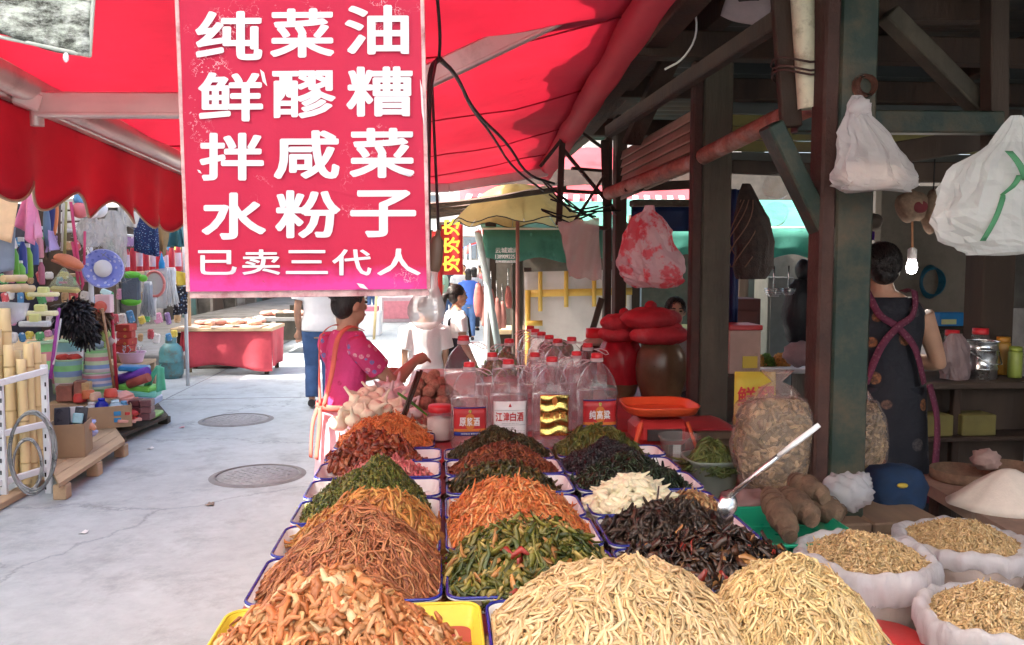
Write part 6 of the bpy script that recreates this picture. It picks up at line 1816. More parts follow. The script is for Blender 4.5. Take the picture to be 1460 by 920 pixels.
 def top(self, m, z0=0.92, sleeve=0.45, inf=0.014, lean=0.0, nm='shirt', belly=0.0, z1=1.44):
  mb = MB()
  self.torso(mb, z0, z1, inf, lean, belly)
  for arm in self.arms:
   if arm is None:
    continue
   s0, e, w_, _ = (Vector(q) for q in arm)
   if sleeve <= 0:
    continue
   pts = [s0 + (s0 - e).normalized() * 0.03, s0, s0.lerp(e, min(1, sleeve * .6)), s0.lerp(e, min(1.0, sleeve))]
   rad = [.055, .062 + inf, .058 + inf, .060 + inf]
   if sleeve > 1:
    pts += [e.lerp(w_, .5), e.lerp(w_, .92)]; rad = [.055, .060 + inf, .055 + inf, .048 + inf, .046 + inf, .040 + inf]
   self.tube(mb, pts, rad)
  return mb.build(nm, m, self.t, remesh=self.vox * self.s, smooth=2)
 def trousers(self, m, nm='trousers', wide=0.012):
  mb = MB()
  self.loft(mb, [(0, 0, .80, .155, .112), (0, 0, .88, .178, .13), (0, 0, .97, .172, .126)])
  for hip, kn, an in self.legs:
   hip, kn, an = Vector(hip), Vector(kn), Vector(an)
   self.tube(mb, [hip, hip.lerp(kn, .5), kn, an.lerp(kn, .06)], [.092 + wide, .08 + wide, .062 + wide, .055 + wide])
   sh_ = MB()
   self.tube(sh_, [an + Vector((0, -.05, -.038)), an + Vector((0, .06, -.042)), an + Vector((0, .16, -.052))], [.043, .044, .030])
   sh_.build('shoe', M_BLKSHOE, self.t)
  mb.build(nm, m, self.t, remesh=self.vox * self.s, smooth=2)
 def skirt(self, m, z0, z1, r0, r1, nm='skirt', folds=9, front=1.0):
  mb = MB()
  n = 40
  rings = []
  for i in range(9):
   q = i / 8
   z = z1 + (z0 - z1) * q
   ring = [((r1 + (r0 - r1) * q) * (1 + .05 * q * math.sin(k / n * 2 * PI * folds)), k) for k in range(n)]
   rings.append([self.w((rr * math.cos(2 * PI * k / n), rr * .75 * math.sin(2 * PI * k / n), z)) for rr, k in ring])
  vs = [p for r_ in rings for p in r_]
  fs = [[(i + 1) * n + k, (i + 1) * n + (k + 1) % n, i * n + (k + 1) % n, i * n + k] for i in range(8) for k in range(n)]
  fs.append([k for k in range(n)]); fs.append([8 * n + k for k in range(n)][::-1])
  mb.add(vs, fs, True)
  return mb.build(nm, m, self.t)
M_BLKSHOE = plain('black_shoe', (0.03, 0.028, 0.028), 0.5)
M_JEANS = mat('blue_denim', (0.06, 0.12, 0.26), 0.85, var=0.25, sc=8, bump=0.3, bs=150)
M_WSHIRT = mat('white_cotton', (0.78, 0.78, 0.77), 0.85, var=0.05, sc=9, bump=0.35, bs=25)
M_DTRS = mat('dark_trousers', (0.035, 0.035, 0.045), 0.85, var=0.2)
def print_material(name, base, c2, c3, sc, th=0.28):
 m, nt, out = base_nodes(name)
 L = nt.links.new
 tc = nt.nodes.new('ShaderNodeTexCoord')
 vo = nt.nodes.new('ShaderNodeTexVoronoi'); vo.inputs['Scale'].default_value = sc
 L(tc.outputs['Object'], vo.inputs['Vector'])
 r1 = ramp(nt, vo.outputs['Distance'], th, th + 0.04, (1, 1, 1), (0, 0, 0))
 sp_ = nt.nodes.new('ShaderNodeSeparateColor'); L(vo.outputs['Color'], sp_.inputs[0])
 cc = ramp(nt, sp_.outputs[0], 0.4, 0.55, c2, c3)
 n = noise(nt, 6, 5); nb = ramp(nt, n.outputs[0], 0.3, 0.7, sh(base, .85), sh(base, 1.15))
 n5 = noise(nt, sc * 6, 3); rr = ramp(nt, n5.outputs[0], 0.4, 0.6, (0.3, 0.3, 0.3), (1, 1, 1))
 mu = nt.nodes.new('ShaderNodeMath'); mu.operation = 'MULTIPLY'; L(r1.outputs[0], mu.inputs[0]); L(rr.outputs[0], mu.inputs[1])
 mx = _mix(nt); L(mu.outputs[0], mx.inputs[0]); L(nb.outputs[0], mx.inputs[6]); L(cc.outputs[0], mx.inputs[7])
 p = nt.nodes.new('ShaderNodeBsdfPrincipled'); p.inputs['Roughness'].default_value = 0.8; L(mx.outputs[2], p.inputs['Base Color'])
 bn = noise(nt, 16, 3); b = nt.nodes.new('ShaderNodeBump'); b.inputs['Strength'].default_value = 0.5; b.inputs['Distance'].default_value = 0.02
 L(bn.outputs[0], b.inputs['Height']); L(b.outputs[0], p.inputs['Normal'])
 L(p.outputs[0], out.inputs[0])
 return m
# ---- vendor in pink
b = P(489, 500, 4.25); b.z = 0
f = Fig('person', 'vendor in a pink patterned blouse and tied apron, reaching over the garlic', b, R(-50), 1.54, vox=0.0085)
f.k = 0.80
f.body(((-.145, 0, 1.36), (-.18, .12, 1.14), (-.06, .33, 1.16), (0.5, 0.8, 0.0)), ((.150, 0, 1.36), (.21, .19, 1.14), (.10, .44, 1.24), (-0.2, 0.7, 0.1)), head=(0.0, 0.055, 1.585), yaw=R(-5), lean=0.06)
f.face(); f.hair('bun')
M_PINK = print_material('pink_print', (0.62, 0.05, 0.21), (0.80, 0.30, 0.46), (0.46, 0.03, 0.12), 17, 0.24)
M_BLUEF = print_material('blue_flower_print', (0.55, 0.04, 0.16), (0.04, 0.22, 0.50), (0.70, 0.40, 0.45), 26, 0.32)
f.top(M_PINK, 0.86, 0, 0.012, 0.06, 'blouse', belly=0.02)
for i, arm in enumerate(f.arms):
 mb = MB(); s0, e, w_, _ = (Vector(q) for q in arm)
 f.tube(mb, [s0 + Vector((0, 0, .03)) + (s0 - e).normalized() * .03, s0, s0.lerp(e, .35), s0.lerp(e, .62)], [.045, .070, .073, .070], 16)
 mb.build('sleeve', M_BLUEF, f.t, remesh=0.008, smooth=2)
M_APR = mat('pale_pink_apron', (0.72, 0.42, 0.48), 0.8, var=0.15, sc=9, bump=0.4, bs=20, dirt=0.15, dcol=(0.75, 0.12, 0.25))
f.skirt(M_APR, 0.30, 1.0, 0.235, 0.165, 'apron', 7)
M_STRAP = mat('coral_strap', (0.66, 0.14, 0.10), 0.8, var=0.12)
f.ribbon([(0.0, -.135, 1.02), (-.09, -.122, 1.02), (-.165, -.02, 1.02), (-.09, .13, 1.02), (.09, .13, 1.02), (.165, -.02, 1.02), (.09, -.122, 1.02), (0, -.135, 1.02)], .035, M_STRAP, 'apron_tie')
for sx in (-1, 1):
 f.ribbon([(sx * .065, .09, 1.44), (sx * .08, -.005, 1.465), (sx * .085, -.088, 1.40), (sx * .065, -.114, 1.22), (sx * .02, -.14, 1.03)], .03, M_STRAP, 'apron_strap')
 f.ribbon([(sx * .01, -.16, 1.02), (sx * .035, -.18, .92), (sx * .03, -.20, .74)], .035, M_STRAP, 'tie_end')
# ---- vendor in the dark dotted apron
b = P(1262, 500, 4.05); b.z = 0
f = Fig('person', 'vendor in a black dotted apron dress with pink straps, back turned, behind the green post', b, R(-8), 1.74, vox=0.009)
f.body(((-.175, 0, 1.36), (-.26, .08, 1.12), (-.10, .30, 1.10), (0.4, 0.8, 0.0)), ((.180, 0, 1.36), (.285, .04, 1.10), (.13, .28, 1.10), (-0.4, 0.8, 0.0)), head=(-0.03, 0.04, 1.585), yaw=R(12), lean=0.04)
f.face(); f.hair('short')
M_DOT = print_material('black_dotted_print', (0.012, 0.012, 0.018), (0.34, 0.13, 0.05), (0.10, 0.08, 0.08), 8.5, 0.26)
f.top(M_DOT, 0.78, 0, 0.020, 0.04, 'apron_bodice', belly=0.03)
f.skirt(M_DOT, 0.34, 1.0, 0.25, 0.20, 'apron_skirt', 6)
M_PSTR = print_material('pink_check', (0.13, 0.018, 0.045), (0.24, 0.09, 0.12), (0.18, 0.04, 0.07), 60, 0.3)
for sx in (-1, 1):
 f.ribbon([(sx * .10, .06, 1.465), (sx * .115, -.04, 1.47), (sx * .08, -.118, 1.36), (0.0, -.138 - .003 * sx, 1.30), (-sx * .08, -.150, 1.20), (-sx * .14, -.130, 1.02)], .034, M_PSTR, 'apron_strap')
f.ribbon([(.16, -.14, 1.02), (.19, -.17, .85), (.17, -.21, .62), (.15, -.22, .45)], .045, M_PSTR, 'tie_end')
# ---- man in the white T-shirt walking away
b = G(457, 581);
f = Fig('person', 'man in white T-shirt and blue jeans walking away up the lane', b, R(4), 1.74, vox=0.011)
f.body(((-.185, 0, 1.37), (-.23, -.02, 1.10), (-.225, .05, .86), (0, .1, -1)), ((.185, 0, 1.37), (.22, .05, 1.10), (.21, .16, .88), (0, .2, -1)),
 legs=(((-.085, 0, .86), (-.09, .06, .47), (-.09, -.02, .10)), ((.085, 0, .86), (.095, .05, .47), (.10, .0, .10))))
f.hair('short'); f.top(M_WSHIRT, 0.86, 0.62, 0.026, 0, 'shirt'); f.trousers(M_JEANS, 'jeans', 0.018)
mb = MB(); f.tube(mb, [(-.195, .05, .895), (-.225, .02, .90), (-.255, .05, .895), (-.225, .08, .89), (-.195, .05, .895)], [.007] * 5, 6); mb.build('watch', M_STEEL, f.t)
# ---- short figure in white behind the bulb
b = P(606, 500, 7.4); b.z = 0
f = Fig('person', 'short person in a loose white shirt seen from behind below the hanging bulb', b, R(10), 1.32, vox=0.012)
f.body(((-.185, 0, 1.37), (-.24, -.02, 1.10), (-.23, .10, .86), (0, .1, -1)), ((.185, 0, 1.37), (.24, .0, 1.10), (.23, .12, .86), (0, .2, -1)), fingers=False)
f.hair('short'); f.top(M_WSHIRT, 0.80, 0.9, 0.05, 0, 'shirt', belly=0.04); f.trousers(M_DTRS)
# ---- woman with pony-tail
b = P(650, 500, 7.6); b.z = 0
f = Fig('person', 'young woman with a ponytail in white shirt and black pinafore, in profile', b, R(-72), 1.43, vox=0.0095)
f.body(((-.165, 0, 1.36), (-.19, .02, 1.10), (-.17, .12, .88), (0, .3, -1)), ((.165, 0, 1.36), (.19, .02, 1.10), (.17, .14, .90), (0, .3, -1)), head=(0, .03, 1.595), yaw=R(-5))
f.face(); f.hair('tail'); f.top(M_WSHIRT, 0.86, 0.55, 0.014, 0, 'shirt')
mb = MB(); f.torso(mb, .84, 1.17, .024); mb.build('pinafore', M_DTRS, f.t, remesh=.01, smooth=1)
f.skirt(M_DTRS, 0.50, 0.95, .22, .19, 'skirt')
for sx in (-1, 1):
 mb = MB(); f.tube(mb, [(sx * .10, .135, 1.15), (sx * .105, .10, 1.36), (sx * .10, 0, 1.445), (sx * .10, -.11, 1.34), (sx * .10, -.135, 1.15)], [.016] * 5, 6); mb.build('strap', M_DTRS, f.t)
# ---- face behind the clay jar: a woman seated
b = P(962, 500, 6.35); b.z = 0
f = Fig('person', 'dark-haired woman seated behind the clay jar, only her upper face showing', Vector((b.x, b.y, -0.20)), R(180 - 8), 1.56, vox=0.0095)
f.body(((-.165, 0, 1.36), (-.19, .05, 1.10), (-.12, .28, 1.0), (.3, .8, 0)), ((.165, 0, 1.36), (.19, .05, 1.10), (.12, .28, 1.0), (-.3, .8, 0)), head=(0, .03, 1.595),
 legs=(((-.09, 0, .84), (-.12, .36, .82), (-.12, .34, .30)), ((.09, 0, .84), (.12, .36, .82), (.12, .34, .30))))
f.face(); f.hair('short'); f.top(mat('grey_blouse', (0.25, 0.22, 0.22), .8), .82, .8, .016, 0, 'blouse')
f.trousers(M_DTRS)
t = thing('wooden_stool', 'low wooden stool under the seated woman behind the jar', 'stool', (b.x, b.y + .03, 0))
MB().box((b.x, b.y + .03, .475), (.32, .3, .04)).build('seat', M_WOOD_D, t)
for sx in (-1, 1):
 for sy in (-1, 1):
  MB().box((b.x + sx * .13, b.y + .03 + sy * .12, .227), (.04, .04, .454)).build('leg', M_WOOD_D, t)
# ---- far shoppers
rs = random.Random(2)
shc = [((0.05, 0.12, 0.42), 'blue'), ((0.72, 0.72, 0.70), 'white'), ((0.55, 0.20, 0.22), 'faded red'), ((0.06, 0.06, 0.07), 'black'), ((0.50, 0.42, 0.12), 'mustard'), ((0.30, 0.45, 0.32), 'pale green'), ((0.45, 0.45, 0.48), 'grey'), ((0.70, 0.45, 0.50), 'pink')]
spots = [(668, 17.5, 0), (655, 21.0, 1), (676, 20.0, 6), (640, 23.0, 3), (686, 23.5, 2), (661, 26.0, 4), (632, 19.0, 5), (647, 28.0, 7), (560, 24.0, 3), (530, 27.0, 1)]
for i, (px, Y, k) in enumerate(spots):
 b = P(px, 430, Y); b.z = 0
 where = ['nearest of the far shoppers by the banner', 'left of the blue shirt in the far crowd', 'right side of the far crowd', 'left side of the far crowd', 'by the hanging meat far off', 'deep in the far crowd', 'far off under the banner', 'deepest in the far crowd', 'walking far off beyond the fridge', 'far off beyond the white table'][i]
 f = Fig('person', 'distant shopper in a %s top, %s' % (shc[k][1], where), b, R(rs.choice((0, 180, 20, 160, 90))), rs.uniform(1.5, 1.62), 'far shoppers', vox=0.018)
 f.body(((-.17, 0, 1.36), (-.22, .02, 1.10), (-.2, .1, .88), (0, .3, -1)), ((.17, 0, 1.36), (.22, .02, 1.10), (.2, .1, .88), (0, .3, -1)), fingers=False)
 f.hair('short' if i % 2 else 'long'); f.top(mat('shirt_%d' % k, shc[k][0], .85), .84, .6, .02); f.trousers(M_DTRS if i % 3 else M_JEANS)
# ================================================================== HARDWARE STALL ACROSS THE LANE
M_WHMET = mat('white_painted_steel', (0.70, 0.72, 0.74), 0.4, var=0.08, metal=0.2, dirt=0.2, dcol=(0.35, 0.3, 0.25))
M_BAMB = mat('pale_bamboo', (0.72, 0.55, 0.28), 0.5, var=0.18, sc=5, bump=0.15, stretch=(1, 1, 0.2))
M_PALL = mat('pale_timber', (0.46, 0.33, 0.20), 0.75, var=0.25, sc=6, bump=0.3, stretch=(1, 0.2, 1))
M_WIREC = mat('galvanised_wire', (0.24, 0.245, 0.25), 0.3, var=0.3, metal=0.9)
def line(px, X=-3.4):
 """a thing hung on the stall's front line"""
 return X * FPX / (px - VX)
def pm(name, c, r=0.45, **k):
 return mat(name, c, r, var=k.pop('var', 0.12), sc=k.pop('sc', 10), **k)
# ---- stall shelter behind the goods
t = thing('hardware_stall', 'dark open stall shelter hung full of hardware across the lane', 'stall', (-4.6, 8.2, 0))
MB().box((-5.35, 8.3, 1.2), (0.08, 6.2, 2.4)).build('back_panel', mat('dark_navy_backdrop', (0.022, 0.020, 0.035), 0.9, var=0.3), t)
MB().box((-4.95, 11.4, 1.2), (0.8, 0.06, 2.4)).build('side_panel', M_DARKW, t)
MB().box((-4.5, 8.3, 2.42), (2.4, 6.4, 0.05)).build('roof_sheet', M_TARP, t)
for (x, y) in ((-3.42, 5.3), (-3.42, 8.35), (-3.42, 11.3)):
 MB().tube([(x, y, 0), (x, y, 2.4)], 0.025, 10).build('pole', M_WHMET, t)
for z in (2.36, 1.95):
 MB().tube([(-3.42, 5.2, z), (-3.42, 11.4, z)], 0.014, 8).build('rail', M_WHMET, t)
MB().box((-4.6, 8.3, 0.72), (1.2, 5.4, 0.04)).build('shelf', M_PALL, t)
for y in (5.8, 8.3, 10.8):
 MB().box((-4.2, y, 0.35), (0.05, 0.05, 0.70)).build('leg', M_PALL, t)
def cloth(nm, lab, cat, pix, Y, m, grp=None, wave=0.02, thick=0.004, nu=10, nv=10):
 """hanging cloth by its four corners in the photo: bl br tl tr"""
 f4 = quad_fn(*[P(x, y, Y) for x, y in pix])
 ph = random.random() * 6
 mb = MB(); mb.sheet(lambda u, v: f4(u, v) + Vector((0, wave * math.sin(u * 8 + ph + v * 2) * (1.1 - v), 0)), nu, nv, thick)
 return solo(nm, mb, m, lab, cat, grp)
cloth('hanging_cloth', 'cream cloth hanging at the far left edge', 'cloth', [(-25, 330), (14, 347), (-12, 240), (30, 262)], line(10), pm('cream_cloth', (0.80, 0.55, 0.32), .9))
cloth('hanging_cloth', 'slate blue cloth below the cream one at the left edge', 'cloth', [(-25, 395), (18, 385), (-25, 320), (22, 325)], line(10) + .1, pm('slate_cloth', (0.22, 0.27, 0.34), .9))
cloth('hanging_towel', 'bright pink towel hanging pointed beside the cream cloth', 'towel', [(24, 322), (47, 350), (36, 262), (50, 262)], line(42), pm('pink_towel', (0.80, 0.28, 0.45), .9, bump=.4), nu=14, wave=.05)
cloth('hanging_towel', 'second pink towel fold right of the pointed one', 'towel', [(44, 345), (58, 338), (42, 262), (52, 290)], line(46), pm('pink_towel2', (0.82, 0.36, 0.50), .9, bump=.4), wave=.04)
cloth('hanging_cloth', 'rose and grey cloth tucked under the valance', 'cloth', [(48, 300), (68, 296), (48, 255), (66, 262)], line(58), pm('rose_cloth', (0.66, 0.22, 0.27), .9))
cloth('hanging_cloth', 'grey-green cloth beside the rose one', 'cloth', [(64, 300), (72, 292), (58, 255), (68, 262)], line(66), pm('greygreen_cloth', (0.42, 0.50, 0.46), .9))
cloth('hanging_towel', 'lavender towel folded over the rail', 'towel', [(64, 360), (82, 356), (68, 328), (76, 330)], line(72), pm('lavender', (0.45, 0.36, 0.62), .9), wave=.04)
for i, (x0, y0, x1, y1, r, c, lab) in enumerate(((73, 260, 72, 335, .035, (0.02, 0.03, 0.14), 'navy folded umbrella hanging under the valance'), (79, 285, 77, 335, .030, (0.70, 0.22, 0.08), 'orange folded umbrella hanging beside the navy one'),
            (66, 300, 68, 352, .03, (0.12, 0.2, 0.3), 'steel blue folded umbrella behind the towels'), (85, 290, 84, 352, .012, (0.10, 0.06, 0.04), 'thin dark broom handle right of the umbrellas'),
            (94, 288, 92, 362, .014, (0.35, 0.32, 0.12), 'olive broom handle right of the dark one'), (91, 290, 88, 358, .010, (0.5, 0.45, 0.4), 'pale broom handle between the dark and olive ones'))):
 Y = line((x0 + x1) / 2) + .1
 a, b = P(x0, y0, Y), P(x1, y1, Y)
 if r > .02:
  mb = MB(); n = 12
  mb.tube([a.lerp(b, k / n) for k in range(n + 1)], [r * (0.35 + 0.65 * math.sin(min(1, .15 + k / n * .8) * PI)) for k in range(n + 1)], 10)
  t = thing('folded_umbrella', lab, 'umbrella', b, 'folded umbrellas')
  mb.build('canopy', pm('umb%d' % i, c, .6), t)
  MB().tube([b, b - Vector((0, 0, .09))], .008, 8).build('handle', M_BLK, t)
 else:
  solo('slim_pole', MB().tube([a, b], r, 8), pm('stick%d' % i, c), lab, 'handle')
# squeeze bottles, rolls and brushes hung in a row
cols = [((.10, .36, .04), 'green'), ((.03, .06, .28), 'navy'), ((.66, .30, .32), 'dusty pink'), ((.20, .42, .05), 'leaf green'), ((.30, .22, .26), 'mauve grey'), ((.16, .45, .06), 'lime'), ((.40, .12, .18), 'wine red'), ((.05, .10, .30), 'dark blue')]
for i, (px, py, hh, hw) in enumerate(((22, 372, 22, 5), (34, 365, 26, 5), (57, 350, 18, 5), (42, 372, 24, 5), (12, 372, 20, 6), (30, 388, 16, 6), (60, 388, 18, 4), (49, 358, 20, 6))):
 c, nm = cols[i]
 Y = line(px) + .15
 q = P(px, py + hh, Y); k = S(1, Y)
 t = thing('hanging_bottle', '%s plastic spray bottle hanging in the left bunch of goods' % nm, 'bottle', q)
 MB().lathe([(hw * k * .85, 0), (hw * k, hh * .1 * k), (hw * k, hh * 1.3 * k), (hw * k * .5, hh * 1.6 * k), (hw * k * .5, hh * 1.7 * k)], q, 12).build('body', pm('hb%d' % i, c, .4), t)
 MB().box(q + Vector((-.01, 0, hh * 1.8 * k)), (hw * k * 1.5, hw * k * .8, hh * .25 * k)).build('trigger', pm('hbt', (.7, .7, .68), .4), t)
# white paper panels at the back
for i, (x0, y0, x1, y1) in enumerate(((80, 285, 112, 300), (82, 303, 118, 316), (80, 320, 112, 333))):
 cloth('printed_sheet', ['topmost of three white printed sheets at the back of the stall', 'middle of three white printed sheets at the back of the stall', 'lowest of three white printed sheets at the back of the stall'][i], 'sheet', [(x0, y1), (x1, y1 - 2), (x0, y0), (x1, y0 - 3)], 9.0, M_LABW, 'printed sheets')
# orange shoe pair-bag, pink hose
Y = line(95) + .1
mb = MB(); mb.ball(P(95, 372, Y), (S(21, Y), .06, S(9, Y)), 18, 12, Euler((0, R(20), 0)).to_matrix(), fn=lambda p: 1 + .15 * p.x - .2 * max(0, p.z) * max(0, p.x))
t = thing('hanging_shoe', 'orange slip-on shoe hung by its heel', 'shoe', P(95, 385, Y)); mb.build('upper', pm('orange_shoe', (.62, .20, .10), .6), t)
MB().beam(P(76, 371, Y), P(113, 386, Y), .09, .02).build('sole', pm('sole', (.35, .12, .08), .6), t)
mb = MB()
pts = [P(x, y, line(112)) for x, y in ((101, 288), (106, 330), (112, 375), (118, 405), (116, 412), (112, 408), (108, 372), (103, 345))]
mb.tube(pts, .014, 8)
solo('rubber_hose', mb, pm('pink_hose', (.55, .05, .14), .4), 'pink rubber hose hanging in a narrow loop', 'hose')
mb = MB(); mb.tube([P(121, 330, line(121)), P(120, 378, line(121))], .012, 8)
solo('rubber_strap', mb, pm('pink_hose', (.55, .05, .14)), 'short pink rubber strap right of the loop', 'strap')
# balls in net bags
for (px, py, r, c, nm) in ((116, 284, 10, (.15, .38, .65), 'sky blue'), (127, 286, 9, (.70, .72, .75), 'pearl white'), (114, 300, 11, (.62, .16, .18), 'red'), (128, 301, 11, (.72, .70, .72), 'milk white'), (140, 298, 12, (.75, .75, .76), 'translucent white')):
 Y = line(px) + .05
 q = P(px, py, Y)
 t = thing('toy_ball', '%s toy ball hanging in the cluster under the valance' % nm, 'ball', q - Vector((0, 0, S(r, Y))), 'balls under the valance')
 MB().ball(q, S(r, Y), 18, 12).build('ball', pm('ball_' + nm, c, .3), t)
 MB().tube([q + Vector((0, 0, S(r, Y))), q + Vector((0, 0, S(r, Y) + .12))], .004, 5).build('string', M_BLK, t)
M_NETW = film('white_net', (.80, .78, .76), .35, .4, .4)
for i, (px, y0, y1, hw) in enumerate(((128, 305, 352, 16), (146, 312, 350, 12), (160, 300, 358, 13), (172, 290, 395, 7))):
 Y = line(px) + .12
 t = bag(['crinkled white net bag under the toy balls', 'small crinkled white net bag in the middle', 'crinkled white net bag with straggling ends', 'long narrow white net bag on the stall pole'][i], [(px, y0, hw * .3), (px, y0 + (y1 - y0) * .3, hw * .9), (px, y0 + (y1 - y0) * .7, hw), (px, y1, hw * .6)], Y, M_NETW, 20 + i, .6, 7, .22, nm='net_bag', grp='white net bags')
 for k in range(14):
  a = P(px + random.uniform(-hw, hw), random.uniform(y0 + 8, y1), Y - .1)
  MB().tube([a, a + Vector((random.uniform(-.08, .08), 0, -random.uniform(.03, .1))), a + Vector((random.uniform(-.1, .1), 0, -random.uniform(.08, .18)))], .003, 4).build('strand', M_NETW, t)
# blue and white round colander
Y = line(148); q = P(148, 383, Y); r = S(26, Y)
t = thing('plastic_colander', 'round blue and white patterned colander facing the lane', 'colander', q - Vector((0, 0, r)))
Mx = Euler((R(90), 0, R(8))).to_matrix()
MB().lathe([(r * .55, -.03), (r * .9, 0), (r, .02), (r * 1.0, .03), (r * .95, .03), (r * .55, -.015), (.001, -.015)], q, 36, M=Mx).build('bowl', print_material('blue_white_print', (.25, .30, .72), (.72, .72, .85), (.08, .12, .50), 22, .3), t)
MB().lathe([(r * .46, 0), (r * .45, .006), (.001, .008)], q + Vector((0, -.02, 0)), 24, M=Mx).build('disc', M_LABW, t)
MB().lathe([(r * .985, .02), (r * 1.03, .025), (r * 1.03, .035), (r * .985, .035)], q, 36, M=Mx, cap0=False, cap1=False).build('rim', pm('lilac_rim', (.42, .45, .80), .35), t)
# caps, sequinned bag
cloth('sequin_bag', 'navy bag glittering with blue sequins below the valance', 'bag', [(190, 358), (222, 366), (190, 300), (222, 296)], line(205), print_material('sequins', (.010, .022, .10), (.04, .25, .45), (.5, .65, .8), 60, .25), wave=.02, thick=.05)
cloth('canvas_cap', 'brown canvas hat hanging right of the sequin bag', 'hat', [(222, 352), (236, 366), (220, 322), (242, 328)], line(232), pm('brown_canvas', (.30, .20, .10), .9, bump=.3), wave=.05, thick=.04)
cloth('canvas_cap', 'dark teal hat hanging beside the sign edge', 'hat', [(240, 352), (262, 352), (246, 312), (264, 318)], line(252), pm('teal_canvas', (.03, .11, .13), .8), wave=.05, thick=.04)
cloth('canvas_cap', 'pale teal hat brim against the sign edge', 'hat', [(258, 345), (270, 350), (256, 316), (268, 322)], line(255) - .1, pm('pale_teal_canvas', (.12, .26, .30), .8), wave=.03, thick=.03)
cloth('hanging_cloth', 'small pale cloth tied left of the sequin bag', 'cloth', [(172, 322), (196, 325), (178, 298), (200, 304)], line(186) + .05, pm('pale_cloth', (.62, .60, .55), .9), wave=.04)
# row of red thermoses
for i in range(10):
 px = 181 + i * 9.2
 Y = line(px, -3.6)
 q = P(px, 387, Y); k = S(1, Y); h = (30 + (i % 3) * 2) * k
 t = thing('red_canister', ['red canister with a white label at the left end of the stall row', 'plain red canister, second in the stall row', 'red canister with purple-white label, third in the stall row', 'plain red canister, fourth in the stall row', 'red canister with a white label, fifth in the stall row', 'plain red canister, sixth in the stall row', 'red canister behind the blue brush, seventh in the row', 'red canister, eighth in the stall row', 'red canister with a white label, ninth in the row', 'red canister nearest the sign edge'][i], 'canister', q, 'row of red canisters')
 MB().lathe([(3.8 * k, 0), (4.1 * k, 2 * k), (4.1 * k, h * .85), (3.2 * k, h * .9), (3.2 * k, h), (.001, h)], q, 14).build('body', pm('red_can', (.52, .03, .05), .35), t)
 if i % 2 == 0:
  MB().lathe([(4.25 * k, h * .2), (4.25 * k, h * .75)], q, 14, cap0=False, cap1=False).build('label', pm('can_label', (.66, .52, .62), .5), t)
MB().box((-3.62, 9.6, P(220, 388, 9.4).z - .02), (.18, 2.6, .03)).build('canister_shelf', M_PALL, bpy.data.objects['hardware_stall'])
# sponge pack, racket, mops, brush
Y = line(187) - .05
t = thing('sponge_pack', 'net pack of grey scouring pads with bright green ends', 'sponges', P(187, 434, Y))
MB().box(P(187, 412, Y), (S(24, Y), .08, S(34, Y)), None, .02).build('pads', pm('grey_pad', (.12, .14, .17), .9, bump=.8), t)
for yy in (393, 430):
 MB().ball(P(187, yy, Y), (S(14, Y), .05, S(6, Y)), 14, 8).build('end', pm('neon_green', (.14, .50, .04), .5), t)
MB().ball(P(204, 397, Y - .05), (S(6, Y), .04, S(5, Y)), 12, 8).build('end', pm('neon_green', (.14, .50, .04), .5), t)
Y = line(221) - .1; q = P(221, 405, Y)
t = thing('fly_racket', 'white electric fly racket with a red oval ring', 'racket', P(219, 456, Y))
ring = [q + Vector((S(13, Y) * math.cos(a / 24 * 2 * PI), -.01, S(17, Y) * math.sin(a / 24 * 2 * PI))) for a in range(25)]
MB().tube(ring, .016, 8).build('ring', pm('coral_ring', (.66, .20, .18), .4), t)
mb = MB(); mb.add([p for p in ring[:-1]], [list(range(24))]); mb.build('mesh', film('racket_mesh', (.55, .53, .52), .6, .3), t)
MB().tube([q - Vector((0, .0, S(17, Y))), P(220, 430, Y), P(219, 456, Y)], [.02, .024, .028], 10).build('handle', M_LABW, t)
f4 = [P(206, 440, Y + .05), P(238, 440, Y + .05), P(206, 386, Y + .05), P(238, 382, Y + .05)]
MB().sheet(lambda u, v: quad_fn(*f4)(u, v), 4, 4, .003).build('card', film('blister', (.8, .8, .8), .3, .3, .1), t)
def mop(lab, px, y0, y1, hw, Y, m, n=46):
 t = thing('string_mop', lab, 'mop', P(px, y1, Y), 'mop heads')
 q0 = P(px, y0, Y)
 MB().box(q0, (S(hw * 1.0, Y), .05, S(5, Y))).build('clamp', M_LABW, t)
 for i in range(n):
  a = q0 + Vector((random.uniform(-.5, .5) * S(hw, Y), random.uniform(-.04, .04), 0))
  b = P(px + random.uniform(-1, 1) * hw, y1 + random.uniform(-5, 3), Y) + Vector((0, random.uniform(-.07, .07), 0))
  MB().tube([a, a.lerp(b, .5) + Vector((random.uniform(-.01, .01), 0, 0)), b], .007, 5).build('strand', m, t)
mop('white string mop head hanging beside the fly racket', 243, 384, 435, 12, line(243) - .08, M_WSHIRT)
mop('grey string mop head left of the fly racket', 211, 404, 449, 9, line(211) - .12, pm('grey_mop', (.42, .43, .46), .9))
t = thing('bottle_brush', 'blue bottle with a pointed nozzle above the mop', 'bottle', P(231, 388, line(231) - .12))
MB().lathe([(.03, 0), (.034, .01), (.034, .09), (.02, .13), (.006, .20), (.001, .205)], P(231, 386, line(231) - .12), 14).build('body', pm('azure', (.02, .25, .55), .35), t)
cloth('hanging_cloth', 'yellow duster cloth beside the sign edge', 'cloth', [(252, 408), (268, 406), (250, 386), (268, 390)], line(258) - .2, pm('yellow_duster', (.75, .55, .08), .9), wave=.03)
cloth('hanging_cloth', 'black and white patterned cloth below the yellow duster', 'cloth', [(246, 450), (266, 448), (250, 410), (268, 408)], line(257) - .15, print_material('mono_print', (.02, .02, .03), (.75, .75, .75), (.1, .2, .4), 30, .3), wave=.03)
